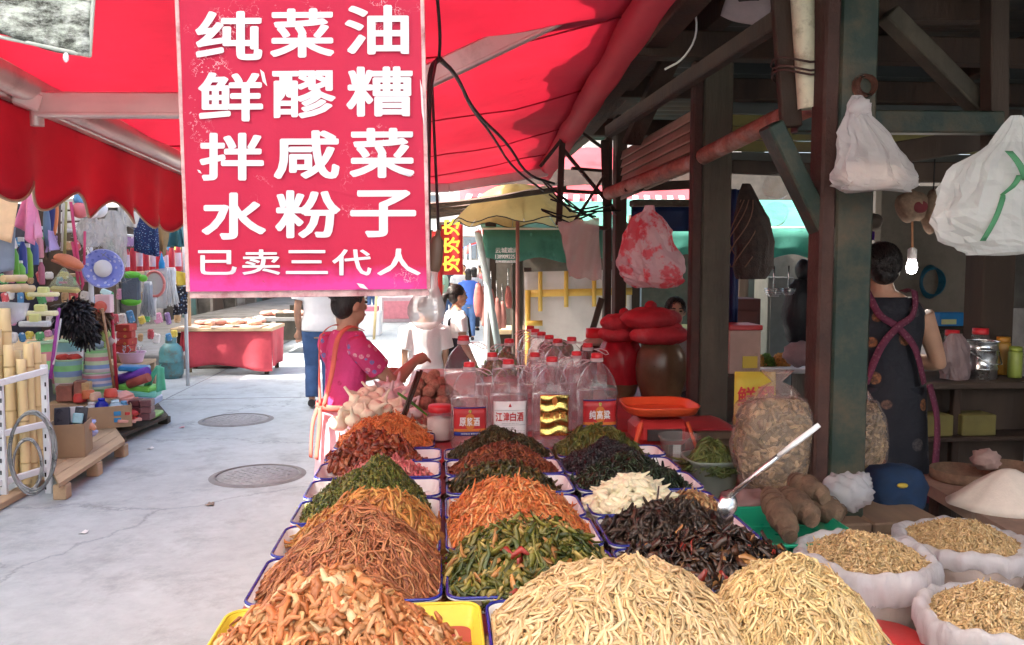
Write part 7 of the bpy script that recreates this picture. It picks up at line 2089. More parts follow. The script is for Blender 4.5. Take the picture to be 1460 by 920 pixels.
# sweeper heads on a pole
for (px, py, w, h, c, lab) in ((62, 420, 20, 6, (.70, .66, .38), 'pale yellow broom head, uppermost of the stack'), (58, 447, 22, 7, (.70, .66, .42), 'pale yellow broom head with a scraper below'), (50, 462, 20, 8, (.5, .52, .54), 'grey squeegee blade under the yellow heads')):
 Y = line(px) - .2
 t = thing('sweeper_head', lab, 'broom', P(px, py + h, Y))  # broom heads and a squeegee blade, without sticks
 MB().box(P(px, py, Y), (S(w * 2, Y), .06, S(h, Y)), None, .01).build('head', pm('bh%d' % px, c, .5), t)
 MB().box(P(px, py - h, Y), (S(w * .7, Y), .05, S(h * 1.6, Y)), None, .01).build('socket', pm('bhs', (.60, .62, .25), .5), t)
t = thing('plastic_wrapped_brush', 'clear-wrapped yellow scrubbing brush hanging over the broom heads', 'brush', P(90, 415, line(90) - .1))
MB().box(P(93, 413, line(93) - .1), (S(40, 7), .07, S(8, 7)), Euler((0, R(4), 0)), .02).build('bristles', pm('straw_bristle', (.70, .58, .26), .8, bump=.8), t)
MB().lathe([(S(22, 7), 0), (S(16, 7), S(10, 7)), (S(6, 7), S(24, 7)), (.01, S(30, 7))], P(92, 412, line(92) - .1), 16).build('wrap', film('wrap', (.75, .80, .6), .25, .4, .1), t)
MB().box(P(90, 403, line(92) - .1), (S(10, 7), .03, S(3, 7))).build('tag', pm('magenta_tag', (.4, .05, .2), .4), t)
cloth('clear_sleeve', 'clear plastic sleeve dangling at the left edge', 'sleeve', [(-10, 470), (38, 455), (-10, 430), (42, 432)], line(15) - .2, film('sleeve', (.75, .76, .80), .4, .4, .12), wave=.03)
# bag with wooden handles
for i, (px, py) in enumerate(((10, 411), (22, 410), (32, 412), (20, 397))):  # plain wooden knobs at the handle ends
 q = P(px, py, line(px) - .15)
 solo('wooden_knob', MB().tube([q - Vector((.03, .1, 0)), q + Vector((.03, .1, 0))], .026, 12), pm('knob_wood', (.62, .45, .24), .5), ['round pale wood knob, leftmost of the bunch', 'round pale wood knob in the middle of the bunch', 'round pale wood knob, rightmost of the bunch', 'round pale wood knob above the other three'][i], 'knob', 'wooden knobs')
# feather dusters
M_FEA = mat('black_feather', (.012, .010, .014), .5, var=.4, sc=30, attr='col')
def duster(lab, c, rx, rz, N, col, seed):
 t = thing('feather_duster', lab, 'duster', c - Vector((0, 0, rz)))
 r_ = np.random.RandomState(seed)
 d = r_.randn(N, 3); d /= np.linalg.norm(d, axis=1, keepdims=True)
 rad = r_.rand(N, 1) ** .4
 p0 = np.array(c)[None] + d * rad * np.array([rx, .12, rz])[None] * .75
 dirn = d * np.array([1, .6, .7]) + np.array([0, 0, -.5]) + .4 * r_.randn(N, 3)
 dirn /= np.linalg.norm(dirn, axis=1, keepdims=True)
 s_ = np.linspace(0, 1, 4)[None, :, None] * (.05 + .06 * r_.rand(N))[:, None, None]
 pts = p0[:, None, :] + dirn[:, None, :] * s_ + np.array([0, 0, -1])[None, None] * s_ ** 2 * 4
 V, Q, C = strands_geo(pts, .022 + .014 * r_.rand(N), np.full(N, .0015), np.array(col)[None] * (.5 + r_.rand(N, 1)), np.repeat(d[:, None, :], 4, 1))
 o = np_obj('feathers', V, Q, C, M_FEA, t, off=wloc(t)); o['kind'] = 'stuff'
 MB().tube([c + Vector((0, 0, rz)), c + Vector((.02, 0, -rz * 1.3))], .012, 8).build('handle', M_BAMB, t)
duster('big black feather duster in the middle of the hardware stall', P(104, 448, line(104) - .15), S(24, 7.4), S(25, 7.4), 1300, (.018, .015, .020), 3)
duster('small black feather duster end drooping right of the big one', P(122, 468, line(122) - .15), S(14, 7.4), S(18, 7.4), 500, (.018, .015, .020), 4)
duster('brown coir duster beside the black feathers', P(138, 446, line(138) + .1), S(15, 7.8), S(19, 7.8), 500, (.22, .10, .05), 5)
# stand with pink carton display
Y = line(149) - .1
t = thing('display_carton', 'pink and white hanging carton with a red ring', 'carton', P(149, 446, Y))
MB().box(P(149, 433, Y), (S(20, Y), .1, S(25, Y))).build('box', pm('pink_card', (.75, .50, .52), .6), t)
MB().lathe([(S(8, Y), 0), (S(8, Y), .02), (S(4, Y), .025), (.001, .02)], P(147, 437, Y) - Vector((0, .05, 0)), 18, M=Mx).build('ring', pm('red_ring', (.6, .12, .08), .4), t)
MB().box(P(151, 417, Y), (S(12, Y), .06, S(7, Y)), Euler((0, .4, 0))).build('flap', pm('mint_card', (.55, .75, .72), .6), t)
# poles leaning
for (x0, y0, x1, y1, r, c, lab) in ((158, 430, 167, 556, .016, (.55, .03, .06), 'glossy red mop pole leaning on the buckets'), (146, 440, 163, 556, .012, (.45, .24, .12), 'thin brown wooden stick leaning left of the red pole'), (84, 440, 72, 540, .014, (.30, .04, .26), 'purple broom pole leaning by the green bucket'),
         (87, 455, 76, 520, .008, (.66, .64, .62), 'thin pale metal rod beside the purple pole')):
 solo('slim_pole', MB().tube([P(x0, y0, line(x0) - .15), P(x1, y1, line(x1) - .3)], r, 10), pm('pole%d' % x0, c, .3), lab, 'pole', 'leaning poles')  # mop pole, bare stick, broom pole and metal rod
# ---- buckets
BAND = [(.30, .70, .28), (.74, .28, .34), (.26, .40, .66), (.62, .74, .48), (.78, .66, .70), (.30, .55, .60)]
def bucket(lab, px, ytop, ybot, wt, wb, Y, bands, inner=(.4, .6, .4)):
 a, b = P(px, ybot, Y), P(px, ytop, Y)
 H = b.z - a.z; rt, rb = S(wt, Y) / 2, S(wb, Y) / 2
 t = thing('striped_bucket', lab, 'bucket', a, 'striped plastic buckets')
 n = len(bands)
 for i, c in enumerate(bands):
  z0, z1 = H * i / n, H * (i + 1) / n
  r0, r1 = rb + (rt - rb) * i / n, rb + (rt - rb) * (i + 1) / n
  MB().lathe([(r0, z0), (r1, z1)], a, 32, cap0=(i == 0), cap1=False).build('band', pm('band_%d_%d_%d' % (c[0] * 99, c[1] * 99, c[2] * 99), c, .35, transl=.15), t)
 MB().lathe([(rt * 1.0, H - .012), (rt * 1.06, H - .01), (rt * 1.06, H + .004), (rt * .97, H + .004), (rb * .95, H * .25), (.001, H * .25)], a, 32, cap0=False, cap1=False).build('rim', pm('rim_%d' % (px), inner, .4), t)
 return t
A, B_, C_, D_, E_, F_ = BAND
bucket('green striped bucket left of the purple pole', 61, 488, 540, 32, 24, 7.3, [C_, A, B_, A])
bucket('large striped tub behind, green and rose bands', 97, 485, 560, 44, 36, 8.6, [D_, B_, A, E_, F_])
bucket('blue and green striped bucket holding red goods', 98, 512, 560, 36, 32, 8.2, [B_, E_, D_, C_, A, F_])
bucket('upturned striped bucket stacked highest in the centre', 140, 497, 530, 29, 35, 8.3, [E_, C_, D_, B_, D_, A])
bucket('pink and green striped bucket in the middle of the centre stack', 140, 530, 553, 36, 40, 8.3, [D_, C_, E_, C_, B_, E_])
bucket('pale green bucket at the bottom of the centre stack', 141, 552, 572, 34, 28, 8.28, [D_, D_, A])
bucket('white and green tub under the blue and green one', 98, 556, 578, 30, 26, 8.2, [(.7, .72, .7), D_])
for (px, py, r, c, lab) in ((90, 510, 9, (.55, .06, .04), 'left red scourer pile in the striped bucket'), (106, 510, 9, (.50, .05, .04), 'right red scourer pile in the striped bucket')):
 q = P(px, py, 8.2); solo('scourer', MB().ball(q, (S(r, 8.2), .08, S(5, 8.2)), 14, 8, fn=lambda p: 1 + .15 * math.sin(p.x * 12) * math.sin(p.z * 11 + p.y * 9)), pm('red_scourer', (.5, .05, .04), .8, bump=1), lab, 'scourer')
for i, (px, py, r, c, lab) in enumerate(((128, 488, 7, (.72, .60, .66), 'pale pink dish brush in the top bucket'), (141, 487, 8, (.45, .56, .75), 'pale blue dish brush in the top bucket'), (149, 478, 8, (.50, .68, .22), 'lime dish brush in the top bucket'), (138, 472, 4, (.75, .66, .40), 'small yellow brush handle in the top bucket'), (160, 486, 6, (.6, .5, .45), 'tan brush at the right of the top bucket'), (121, 490, 7, (.5, .55, .5), 'grey-green brush at the left of the top bucket'))):
 q = P(px, py, 8.3)
 t = thing('dish_brush', lab, 'brush', q - Vector((0, 0, .12)), 'brushes in the bucket')
 MB().ball(q, (S(r, 8.3), .045, S(r * 1.2, 8.3)), 14, 10).build('head', pm('brush%d' % i, c, .5), t)
 MB().tube([q - Vector((0, 0, S(r, 8.3))), q - Vector((0, 0, .15))], .010, 6).build('handle', pm('brush%d' % i, c, .5), t)
q = P(188, 517, 9.6)
t = thing('pink_basin', 'pale pink plastic basin of small metal goods by the gas cylinder', 'basin', q)
MB().lathe([(S(13, 9.6), 0), (S(14, 9.6), .01), (S(17.5, 9.6), S(13, 9.6)), (S(19, 9.6), S(14, 9.6)), (S(19, 9.6), S(15, 9.6)), (S(17, 9.6), S(14, 9.6)), (S(13, 9.6), S(6, 9.6)), (.001, S(6, 9.6))], q, 28).build('wall', pm('pale_pink', (.74, .48, .66), .4), t)
for k in range(8):
 a = q + Vector((random.uniform(-.1, .1), 0, S(12, 9.6)))
 MB().tube([a, a + Vector((random.uniform(-.05, .05), 0, .05)), a + Vector((random.uniform(-.06, .06), 0, .10)), a + Vector((.03, 0, .06))], .006, 5).build('hook', M_STEEL, t)
for k in range(4):
 q = P(180, 497 - k * 10, 9.7)
 solo('red_carton', MB().box(q, (S(19, 9.7), .2, S(9.4, 9.7)), Euler((0, 0, random.uniform(-.15, .15)))), print_material('red_gold_print', (.42, .04, .03), (.55, .28, .06), (.3, .02, .02), 16, .25), ['lowest red printed carton in the stack', 'second red printed carton in the stack', 'third red printed carton in the stack', 'topmost red printed carton in the stack'][k], 'carton', 'stack of red cartons')
t = thing('crate_stand', 'low plank stand under the red cartons and pink basin', 'stand', (P(185, 520, 9.7).x, 9.7, 0))
zt = P(185, 517, 9.6).z - .004
MB().box((P(185, 520, 9.7).x - .12, 9.72, zt - .02), (.62, .6, .04)).build('top', M_PALL, t)
for sx in (-.4, .16):
 for sy in (-.26, .26):
  MB().box((P(185, 520, 9.7).x + sx, 9.72 + sy, (zt - .04) / 2), (.06, .06, zt - .042)).build('leg', M_PALL, t)
MB().box((P(180, 500, 9.7).x, 9.7, P(180, 502, 9.7).z - (P(180, 502, 9.7).z - zt) / 2), (.2, .2, max(.02, P(180, 502, 9.7).z - zt))).build('block', M_CARDB, t)
# ---- dustpans and trays at the right end
ZP = 0.15
for (pix, Y, c, lab) in (([(203, 553), (216, 548), (222, 522), (230, 520)], 8.35, (.16, .62, .42), 'mint green dustpan leaning upright, left one'), ([(222, 560), (236, 556), (224, 522), (234, 524)], 8.3, (.18, .66, .46), 'mint green dustpan leaning upright, right one')):
 cloth('dustpan', lab, 'dustpan', pix, Y, pm('mint_plastic', (.14, .58, .38), .35, transl=.2), 'mint dustpans', wave=.015, thick=.012)
for (px, py, w, h, d, c, rz, lab) in ((198, 552, 46, 8, .22, (.20, .62, .10), -.15, 'lime green plastic tray on the pile'), (203, 560, 44, 8, .25, (.22, .66, .56), .1, 'aqua plastic tray under the lime one'), (205, 569, 40, 10, .28, (.40, .48, .72), .05, 'periwinkle plastic basket under the trays'),
         (206, 590, 40, 6, .28, (.22, .52, .10), .0, 'lime plastic mat at the bottom of the pile'), (192, 525, 38, 7, .2, (.02, .20, .45), .2, 'royal blue plastic tray at the back of the pile')):
 q = P(px, py, 8.4)
 solo('plastic_tray', MB().box(q, (S(w, 8.4), d, S(h, 8.4)), Euler((0, R(4), rz)), .012), pm('tr%d' % py, c, .35, transl=.15), lab, 'tray', 'bright plastic trays')
solo('cloth_roll', MB().tube([P(166, 542, 8.4), P(211, 530, 8.3)], .05, 14), pm('purple_cloth', (.14, .04, .36), .6), 'rolled purple cloth with a white band', 'cloth')
solo('cloth_roll', MB().tube([P(184, 548, 8.3), P(212, 538, 8.25)], .045, 14), pm('rust_cloth', (.35, .08, .06), .6), 'rolled rust cloth below the purple one', 'cloth')
# ---- pallets, cartons and small goods in front
t = thing('wooden_pallet', 'long low pale timber platform carrying the cartons', 'platform', (P(130, 640, 7.0).x, 7.2, 0))
pf = quad_fn(G(84, 690, .14), G(178, 628, .14), G(60, 640, .14), G(150, 590, .14))
for k in range(5):
 MB().sheet(lambda u, v: pf(u, k / 5 + v / 5 * .95), 1, 1, .03, smooth=False).build('plank', M_PALL, t)
for (u, v) in ((.05, .06), (.95, .06), (.05, .9), (.95, .9), (.5, .06)):
 q = pf(u, v); MB().box((q.x, q.y, .052), (.09, .09, .104)).build('leg', M_PALL, t)
t = thing('wooden_pallet', 'grey timber platform farther up carrying the plastic trays', 'platform', (P(205, 600, 8.4).x, 8.5, 0))
pf2 = quad_fn(G(168, 622, .10), G(240, 592, .10), G(150, 588, .10), G(215, 562, .10))
for k in range(5):
 MB().sheet(lambda u, v: pf2(u, k / 5 + v / 5 * .95), 1, 1, .03, smooth=False).build('plank', M_WOOD_G, t)
for (u, v) in ((.05, .1), (.95, .1), (.05, .9), (.95, .9)):
 q = pf2(u, v); MB().box((q.x, q.y, .034), (.1, .1, .068)).build('leg', M_WOOD_G, t)
def obox(lab, c, sx, sy, sz, rz, m=None, flaps=True):
 """open cardboard box, base centre c"""
 t = thing('cardboard_box', lab, 'box', c)
 M_ = Matrix.Rotation(rz, 3, 'Z')
 m = m or M_CARDB
 th = .008
 for (dx, dy, wx, wy) in ((0, -sy / 2, sx, th), (0, sy / 2, sx, th), (-sx / 2, 0, th, sy - 2 * th), (sx / 2, 0, th, sy - 2 * th)):
  MB().box(c + M_ @ Vector((dx, dy, sz / 2)), (wx, wy, sz), M_, .001).build('side', m, t)
 MB().box(c + Vector((0, 0, th / 2)), (sx - 2 * th, sy - 2 * th, th), M_, .001).build('floor', m, t)
 return t
q = G(135, 612, .145)
t = obox('opened cardboard box full of plastic tubs and bottles', Vector((q.x, q.y + .22, .142)), .44, .40, .20, R(24))
for k in range(2):
 MB().box(Vector((q.x, q.y + .22, .142)) + Matrix.Rotation(R(24), 3, 'Z') @ Vector((.10 + .0 * k, -.207, .07 + .06 * k)), (.06, .004, .04), Matrix.Rotation(R(24), 3, 'Z'), .001).build('print', pm('blue_print', (.04, .25, .50), .6), t)
bx = Vector((q.x, q.y + .22, .30))
for i, (dx, dy, r, h, c, lab) in enumerate(((0.0, -.05, .06, .12, (.01, .03, .45), 'cobalt blue domed bottle in the opened box'), (.10, .0, .07, .09, (.50, .68, .78), 'pale blue tub in the opened box'), (-.10, -.02, .065, .08, (.72, .76, .78), 'milky white tub in the opened box'), (.15, .08, .055, .07, (.16, .40, .60), 'mid-blue lid in the opened box'), (-.14, .10, .06, .09, (.30, .62, .48), 'sea-green bag in the opened box'), (.06, .12, .06, .08, (.36, .60, .55), 'teal tub in the opened box'))):
 t = thing('plastic_tub', lab, 'tub', bx + Vector((dx, dy, -.04)), 'tubs in the opened box')
 MB().lathe([(r * .85, 0), (r, .02), (r * .95, h * .7), (r * .5, h * .95), (r * .45, h)], bx + Vector((dx, dy, -.04)), 18).build('wall', pm('tub%d' % i, c, .3, transl=.2), t)
 MB().lathe([(r * .5, h), (r * .5, h + .02), (.001, h + .022)], bx + Vector((dx, dy, -.04)), 14).build('lid', pm('tubl%d' % i, sh(c, 1.2), .3), t)
for i, (px, py, c, lab) in enumerate(((114, 567, (.60, .06, .05), 'red lid pile left in front of the buckets'), (126, 562, (.62, .16, .06), 'orange-red lid pile in the middle'), (158, 560, (.62, .08, .05), 'red lid pile by the red pole'), (135, 565, (.7, .45, .3), 'apricot lid pile in front of the buckets'))):
 q_ = P(px, py, 7.9)  # stacked loose lids, no tub below
 solo('lid_pile', MB().lathe([(.06, 0), (.062, .02), (.058, .025), (.06, .045), (.055, .05), (.05, .075), (.001, .08)], q_ - Vector((0, 0, .04)), 16), pm('lid%d' % i, c, .4), lab, 'lids', 'stacked lids')
for i, (px, py, w, h, c, lab) in enumerate(((94, 560, 20, 22, (.30, .10, .07), 'brown and red tin left of the lids'), (115, 553, 14, 20, (.34, .14, .10), 'dark printed tin by the buckets'), (124, 553, 10, 16, (.60, .42, .20), 'tan wooden box by the dark tin'))):
 q_ = P(px, py, 8.0); solo('printed_tin', MB().box(q_, (S(w, 8), .14, S(h, 8)), Euler((0, 0, .2))), pm('tin%d' % i, c, .4, var=.4), lab, 'tin')
t = thing('plinth_carton', 'carton plinth under the tins and lids', 'carton', (P(118, 580, 8.0).x, 8.05, 0))
MB().box((P(118, 580, 8.0).x, 8.1, .17), (.62, .5, .34)).build('box', M_CARDB, t)
q = G(88, 655, .145)
t = obox('tall cardboard box with small boxed goods at the pallet end', Vector((q.x - .02, q.y + .2, .142)), .26, .30, .26, R(12))
for i, (dx, dy, w, h, c, lab) in enumerate(((-.05, -.05, .11, .16, (.03, .03, .05), 'black boxed gadget sticking up from the tall box'), (.06, .02, .09, .14, (.02, .02, .03), 'second black gadget in the tall box'), (.0, .08, .1, .13, (.7, .7, .7), 'white wrapped pack in the tall box'), (.08, -.08, .07, .08, (.3, .55, .62), 'pale cyan pack in the tall box'))):
 solo('boxed_gadget', MB().box(Vector((q.x + dx, q.y + .2 + dy, .44)), (w, .05, h), Euler((R(-10), R(8 * (i % 2)), .3))), pm('gad%d' % i, c, .3), lab, 'gadget', 'gadgets in the tall box')
# small packets: blue-violet cloth heap, red and maroon packets
rs = random.Random(31)
for i in range(16):
 q_ = P(118 + rs.uniform(-16, 17), 612 + rs.uniform(-14, 18), 6.85 + rs.uniform(-.1, .1))
 c = rs.choice([(.20, .24, .62), (.45, .50, .78), (.20, .06, .40), (.72, .70, .74), (.66, .30, .16)])
 solo('cloth_packet', MB().ball(q_, (.055, .05, .022), 12, 8, Euler((rs.uniform(-.6, .6), rs.uniform(-.6, .6), rs.random() * 3)).to_matrix(), fn=lambda p: 1 + .2 * math.sin(p.x * 9 + i) * math.sin(p.y * 8)), pm('pk%d' % int(c[0] * 100), c, .5), 'small wrapped blue and violet cloth packet heaped on the pallet', 'packet', 'blue and violet cloth packets')
for i in range(9):
 q_ = P(181 + rs.uniform(-11, 12), 594 + rs.uniform(-12, 10), 7.9 + rs.uniform(-.1, .1))
 solo('red_packet', MB().box(q_, (.16, .12, .028), Euler((rs.uniform(-.3, .3), rs.uniform(-.3, .3), rs.random() * 3))), pm('redpk%d' % (i % 3), [(.60, .10, .06), (.70, .35, .28), (.50, .04, .04)][i % 3], .35), 'flat red plastic packet in the slumped pile by the maroon boxes', 'packet', 'flat red packets')
for i in range(6):
 q_ = P(194 + 16 * (i % 2), 593 - 9.5 * (i // 2), 8.0)
 solo('maroon_box', MB().box(q_, (S(15, 8), .14, S(9, 8)), Euler((0, 0, rs.uniform(-.1, .1)))), pm('maroon%d' % (i % 2), [(.11, .03, .035), (.16, .07, .075)][i % 2], .35), ['lowest left maroon soap box', 'lowest right maroon soap box', 'middle left maroon soap box', 'middle right maroon soap box', 'topmost left maroon soap box', 'topmost right maroon soap box'][i], 'box', 'maroon soap boxes')
for i in range(5):
 q_ = P(178 + rs.uniform(-8, 12), 566 + rs.uniform(-6, 8), 8.1)
 solo('pink_packet', MB().box(q_, (.15, .12, .035), Euler((rs.uniform(-.3, .3), rs.uniform(-.3, .3), rs.random() * 3))), pm('pinkpk', (.72, .36, .30), .4), 'pinkish film packet behind the maroon boxes', 'packet', 'pinkish film packets')
# ---- bamboo in a white rack, wire coil
rs = random.Random(6)
for i, (px, y0, y1, w, Y) in enumerate(((6, 440, 640, 15, 6.15), (22, 500, 690, 13, 6.1), (40, 490, 700, 12, 6.05), (30, 512, 690, 12, 5.98), (50, 488, 672, 13, 6.12), (12, 492, 680, 13, 6.0), (-6, 470, 700, 14, 6.05), (60, 505, 668, 10, 6.2))):
 a, b = P(px + 8, y1, Y), P(px, y0, Y + .1)
 a.z = max(a.z, .05)
 r = S(w, Y) / 2
 t = thing('bamboo_pole', ['tallest bamboo pole at the left edge of the rack', 'bamboo pole second from the left edge', 'pale bamboo pole in the middle of the rack', 'shorter bamboo pole in front of the middle', 'bamboo pole right of the middle', 'bamboo pole behind the rack upright', 'bamboo pole cut by the left picture edge', 'slim bamboo pole at the right of the rack'][i], 'bamboo', a, 'cut bamboo poles in the rack')
 n = 12
 mb = MB(); mb.tube([a.lerp(b, k / n) for k in range(n + 1)], [r * (1.06 if k % 4 == 2 else 1.0) for k in range(n + 1)], 14)
 mb.build('culm', M_BAMB, t)
 for k in (2, 6, 10):
  c0 = a.lerp(b, k / n); d = (b - a).normalized()
  MB().tube([c0 - d * .006, c0 + d * .006], r * 1.10, 14).build('node', pm('bamboo_node', (.50, .36, .16), .6), t)
t = thing('steel_rack', 'white slotted steel rack holding the bamboo', 'rack', P(35, 700, 5.9))
for (px, y0, y1, Y) in ((3, 545, 712, 5.85), (66, 520, 690, 6.05), (-30, 530, 700, 6.4)):
 a = P(px, y1, Y); a.z = 0; b = P(px, y0, Y)
 MB().box((a + b) / 2, (.045, .03, (b - a).length)).build('upright', M_WHMET, t)
 for k in range(10):
  q = a.lerp(b, (k + .5) / 10); MB().box(q - Vector((0, .016, 0)), (.010, .004, .03)).build('slot', M_BLK, t)
for (y0, y1) in ((546, 528), (618, 604), (690, 668)):
 MB().beam(P(-30, y0 + 8, 5.75), P(68, y1, 6.05), .03, .045).build('crossbar', M_WHMET, t)
t = thing('wire_coil', 'coil of galvanised wire leaning on the steel rack', 'wire', P(45, 705, 5.7))
rs = random.Random(15)
for k in range(9):
 cx_, cy_ = 46 + rs.uniform(-2, 2), 645 + rs.uniform(-2, 2)
 rx, ry = 33 + rs.uniform(-3, 1), 58 + rs.uniform(-4, 1)
 if k > 5:
  cx_, cy_, rx, ry = 40 + rs.uniform(-2, 2), 664 + rs.uniform(-2, 2), 20 + rs.uniform(-2, 2), 36 + rs.uniform(-2, 2)
 mb = MB(); mb.tube([P(cx_ + rx * math.cos(a / 36 * 2 * PI), cy_ + ry * math.sin(a / 36 * 2 * PI), 5.72 + rs.uniform(-.01, .01) - .04 * math.sin(a / 36 * 2 * PI)) for a in range(37)], .007, 6, caps=False)
 mb.build('loop', M_WIREC, t)
q = G(20, 712); t = thing('timber_offcut', 'pale timber offcut on the ground under the rack', 'timber', q)
MB().beam(G(-20, 735) + Vector((0, 0, .03)), G(60, 690) + Vector((0, 0, .03)), .10, .05).build('board', M_PALL, t)
# ================================================================== GAS CYLINDER, RED-CLOTH TABLE, FAR COUNTERS
q = G(245, 539)
t = thing('gas_cylinder', 'chipped teal gas cylinder standing beside the red-cloth table', 'gas cylinder', q)
k = S(1, q.y)
M_TEAL = mat('chipped_teal_paint', (.10, .28, .30), .45, var=.25, sc=6, bump=.2, dirt=.4, dsc=9, dcol=(.16, .10, .06))
MB().lathe([(12 * k, 0), (13 * k, 1 * k), (15.5 * k, 6 * k), (16 * k, 10 * k), (16 * k, 22 * k), (16.4 * k, 22.5 * k), (16.4 * k, 24 * k), (16 * k, 24.5 * k), (16 * k, 36 * k), (14 * k, 43 * k), (9 * k, 48 * k), (5 * k, 50 * k)], q, 32).build('tank', M_TEAL, t)
MB().lathe([(7 * k, 48 * k), (7.4 * k, 49 * k), (7.4 * k, 57 * k), (6.6 * k, 58 * k), (6.6 * k, 50 * k)], q, 24, cap0=False, cap1=False).build('collar', M_TEAL, t)
MB().tube([q + Vector((0, 0, 49 * k)), q + Vector((0, 0, 57 * k))], 2 * k, 10).build('valve', M_STEEL, t)
MB().lathe([(13 * k, 0), (13.5 * k, 0), (13.5 * k, 3 * k)], q, 24, cap0=False, cap1=False).build('foot_ring', M_TEAL, t)
Yt = 12.3
a0, a1 = P(262, 470, Yt), P(372, 462, Yt)
zt = P(315, 470, Yt).z
t = thing('cloth_table', 'market table draped in faded red cloth across the lane', 'table', ((a0.x + a1.x) / 2, Yt + .4, 0))
MB().box(((a0.x + a1.x) / 2, Yt + .42, zt), (a1.x - a0.x + .35, .95, .05)).build('top', M_PALL, t)
for sx in (a0.x - .08, a1.x + .06):
 for sy in (.05, .8):
  MB().box((sx, Yt + sy, zt / 2 - .02), (.06, .06, zt - .05)).build('leg', M_WOOD_D, t)
M_FRED = mat('faded_red_cloth', (.50, .06, .08), .85, var=.2, sc=4, bump=.5, bs=10)
mb = MB(); xL, xR = a0.x + .02, a1.x + .16
mb.sheet(lambda u, v: (xL + (xR - xL) * u - .10 * (1 - v) * (1 - u) * 0, Yt - .03 - .02 * math.sin(u * 17) * (1 - v) - .03 * math.sin(u * 7 + 1) * (1 - v), zt + .028 - (zt - .08 - .05 * math.sin(u * 5)) * (1 - v)), 60, 12, .004)
mb.sheet(lambda u, v: (xR + .005 + .02 * math.sin(u * 11) * (1 - v), Yt - .03 + .9 * u, zt + .028 - (zt - .10) * (1 - v)), 24, 10, .004)
mb.sheet(lambda u, v: (xL - .10 * (1 - u) * (1 - v * .6), Yt - .035 - .02 * math.sin(u * 9), zt + .028 - (.42 * (1 - v)) * (1 - .2 * u)), 10, 10, .004)
mb.build('cloth', M_FRED, t)
rs = random.Random(44)
for i in range(5):
 x = a0.x + (a1.x - a0.x) * (i + .4) / 5
 solo('chopping_board', MB().box((x, Yt + .2 + .1 * (i % 2), zt + .035 + .012 * (i % 2)), (.30, .5, .02), Euler((0, 0, rs.uniform(-.1, .1)))), pm('pale_board', (.62, .52, .42), .7), ['pale board at the left end of the red-cloth table', 'second pale board on the red-cloth table', 'middle pale board on the red-cloth table', 'fourth pale board on the red-cloth table', 'pale board at the right end of the red-cloth table'][i], 'board', 'boards on the red-cloth table')
for i in range(14):
 x = a0.x + (a1.x - a0.x) * rs.uniform(.15, .9); y = Yt + rs.uniform(.15, .7)
 solo('meat_cut', MB().ball((x, y, zt + .09), (rs.uniform(.08, .16), .09, rs.uniform(.03, .06)), 14, 8, Matrix.Rotation(rs.random() * 3, 3, 'Z'), fn=lambda p: 1 + .2 * math.sin(p.x * 7 + i) * math.sin(p.y * 6)), pm('meat%d' % (i % 3), [(.52, .24, .17), (.60, .34, .24), (.42, .17, .12)][i % 3], .5, bump=.4), 'raw pinkish meat cut lying on the red-cloth table', 'meat', 'meat cuts on the red-cloth table')
solo('support_pole', MB().tube([G(271, 531), P(268, 380, Yt - .15)], .03, 10), M_PALL, 'thin brown pole standing at the corner of the red-cloth table', 'pole')
# further meat counters on the raised platform
for i, (x0, x1, yb, Y) in enumerate(((372, 432, 498, 15.2), (402, 440, 480, 18.0))):
 p0, p1 = P(x0, 455, Y), P(x1, 452, Y)
 zc = p0.z
 t = thing('meat_counter', ['concrete meat counter on the raised kerb beyond the red-cloth table', 'farther concrete meat counter on the raised kerb'][i], 'counter', ((p0.x + p1.x) / 2, Y + .5, .22))
 MB().box(((p0.x + p1.x) / 2, Y + .5, zc), (p1.x - p0.x + .3, 1.2, .07)).build('top', M_KERB, t)
 for xx in (p0.x, (p0.x + p1.x) / 2, p1.x):
  MB().box((xx, Y + .2, (.22 + zc - .035) / 2), (.22, .25, zc - .26)).build('pier', M_KERB, t)
 MB().box(((p0.x + p1.x) / 2 + .1, Y - .05, .22 + .28), (.4, .03, .5), Euler((.12, 0, 0))).build('leaning_board', M_WOOD_G, t)
 for k in range(7):
  solo('meat_cut', MB().ball((p0.x + (p1.x - p0.x) * (k + .5) / 7, Y + .25 + .2 * (k % 2), zc + .085), (.13, .12, .05), 12, 8, fn=lambda p: 1 + .2 * math.sin(p.x * 7 + k) * math.sin(p.y * 6)), pm('meat%d' % (k % 3), (.55, .3, .22)), ['pinkish meat cut on the nearer concrete counter', 'pinkish meat cut on the farther concrete counter'][i], 'meat', ['meat cuts on the nearer counter', 'meat cuts on the farther counter'][i])
# white cloth table and pink freezer farther up
q = G(522, 480)
t = thing('white_table', 'small table draped in white cloth beside a bamboo pole', 'table', q + Vector((0, .4, 0)))
zt = P(522, 445, q.y).z
MB().box((q.x, q.y + .45, zt / 2), (.62, .8, zt), None, .02).build('cloth', M_WSHIRT, t)
MB().box((q.x, q.y + .45, zt + .06), (.5, .6, .11)).build('tray', pm('pink_tray', (.6, .2, .25), .5), t)
solo('support_pole', MB().tube([G(533, 484), P(538, 400, G(533, 484).y)], .03, 10), M_BAMB, 'yellow bamboo pole in front of the white-cloth table', 'pole')
q = G(566, 460)
t = thing('chest_freezer', 'faded pink upright freezer cabinet far up the lane', 'freezer', q + Vector((0, .5, 0)))
zt = P(566, 424, q.y).z
MB().box((q.x, q.y + .4, zt / 2), (.85, .8, zt), None, .02).build('cabinet', pm('grey_pink', (.50, .38, .40), .5), t)
MB().box((q.x, q.y - .01, zt * .5), (.72, .03, zt * .7)).build('door', pm('faded_pink', (.62, .22, .26), .5), t)
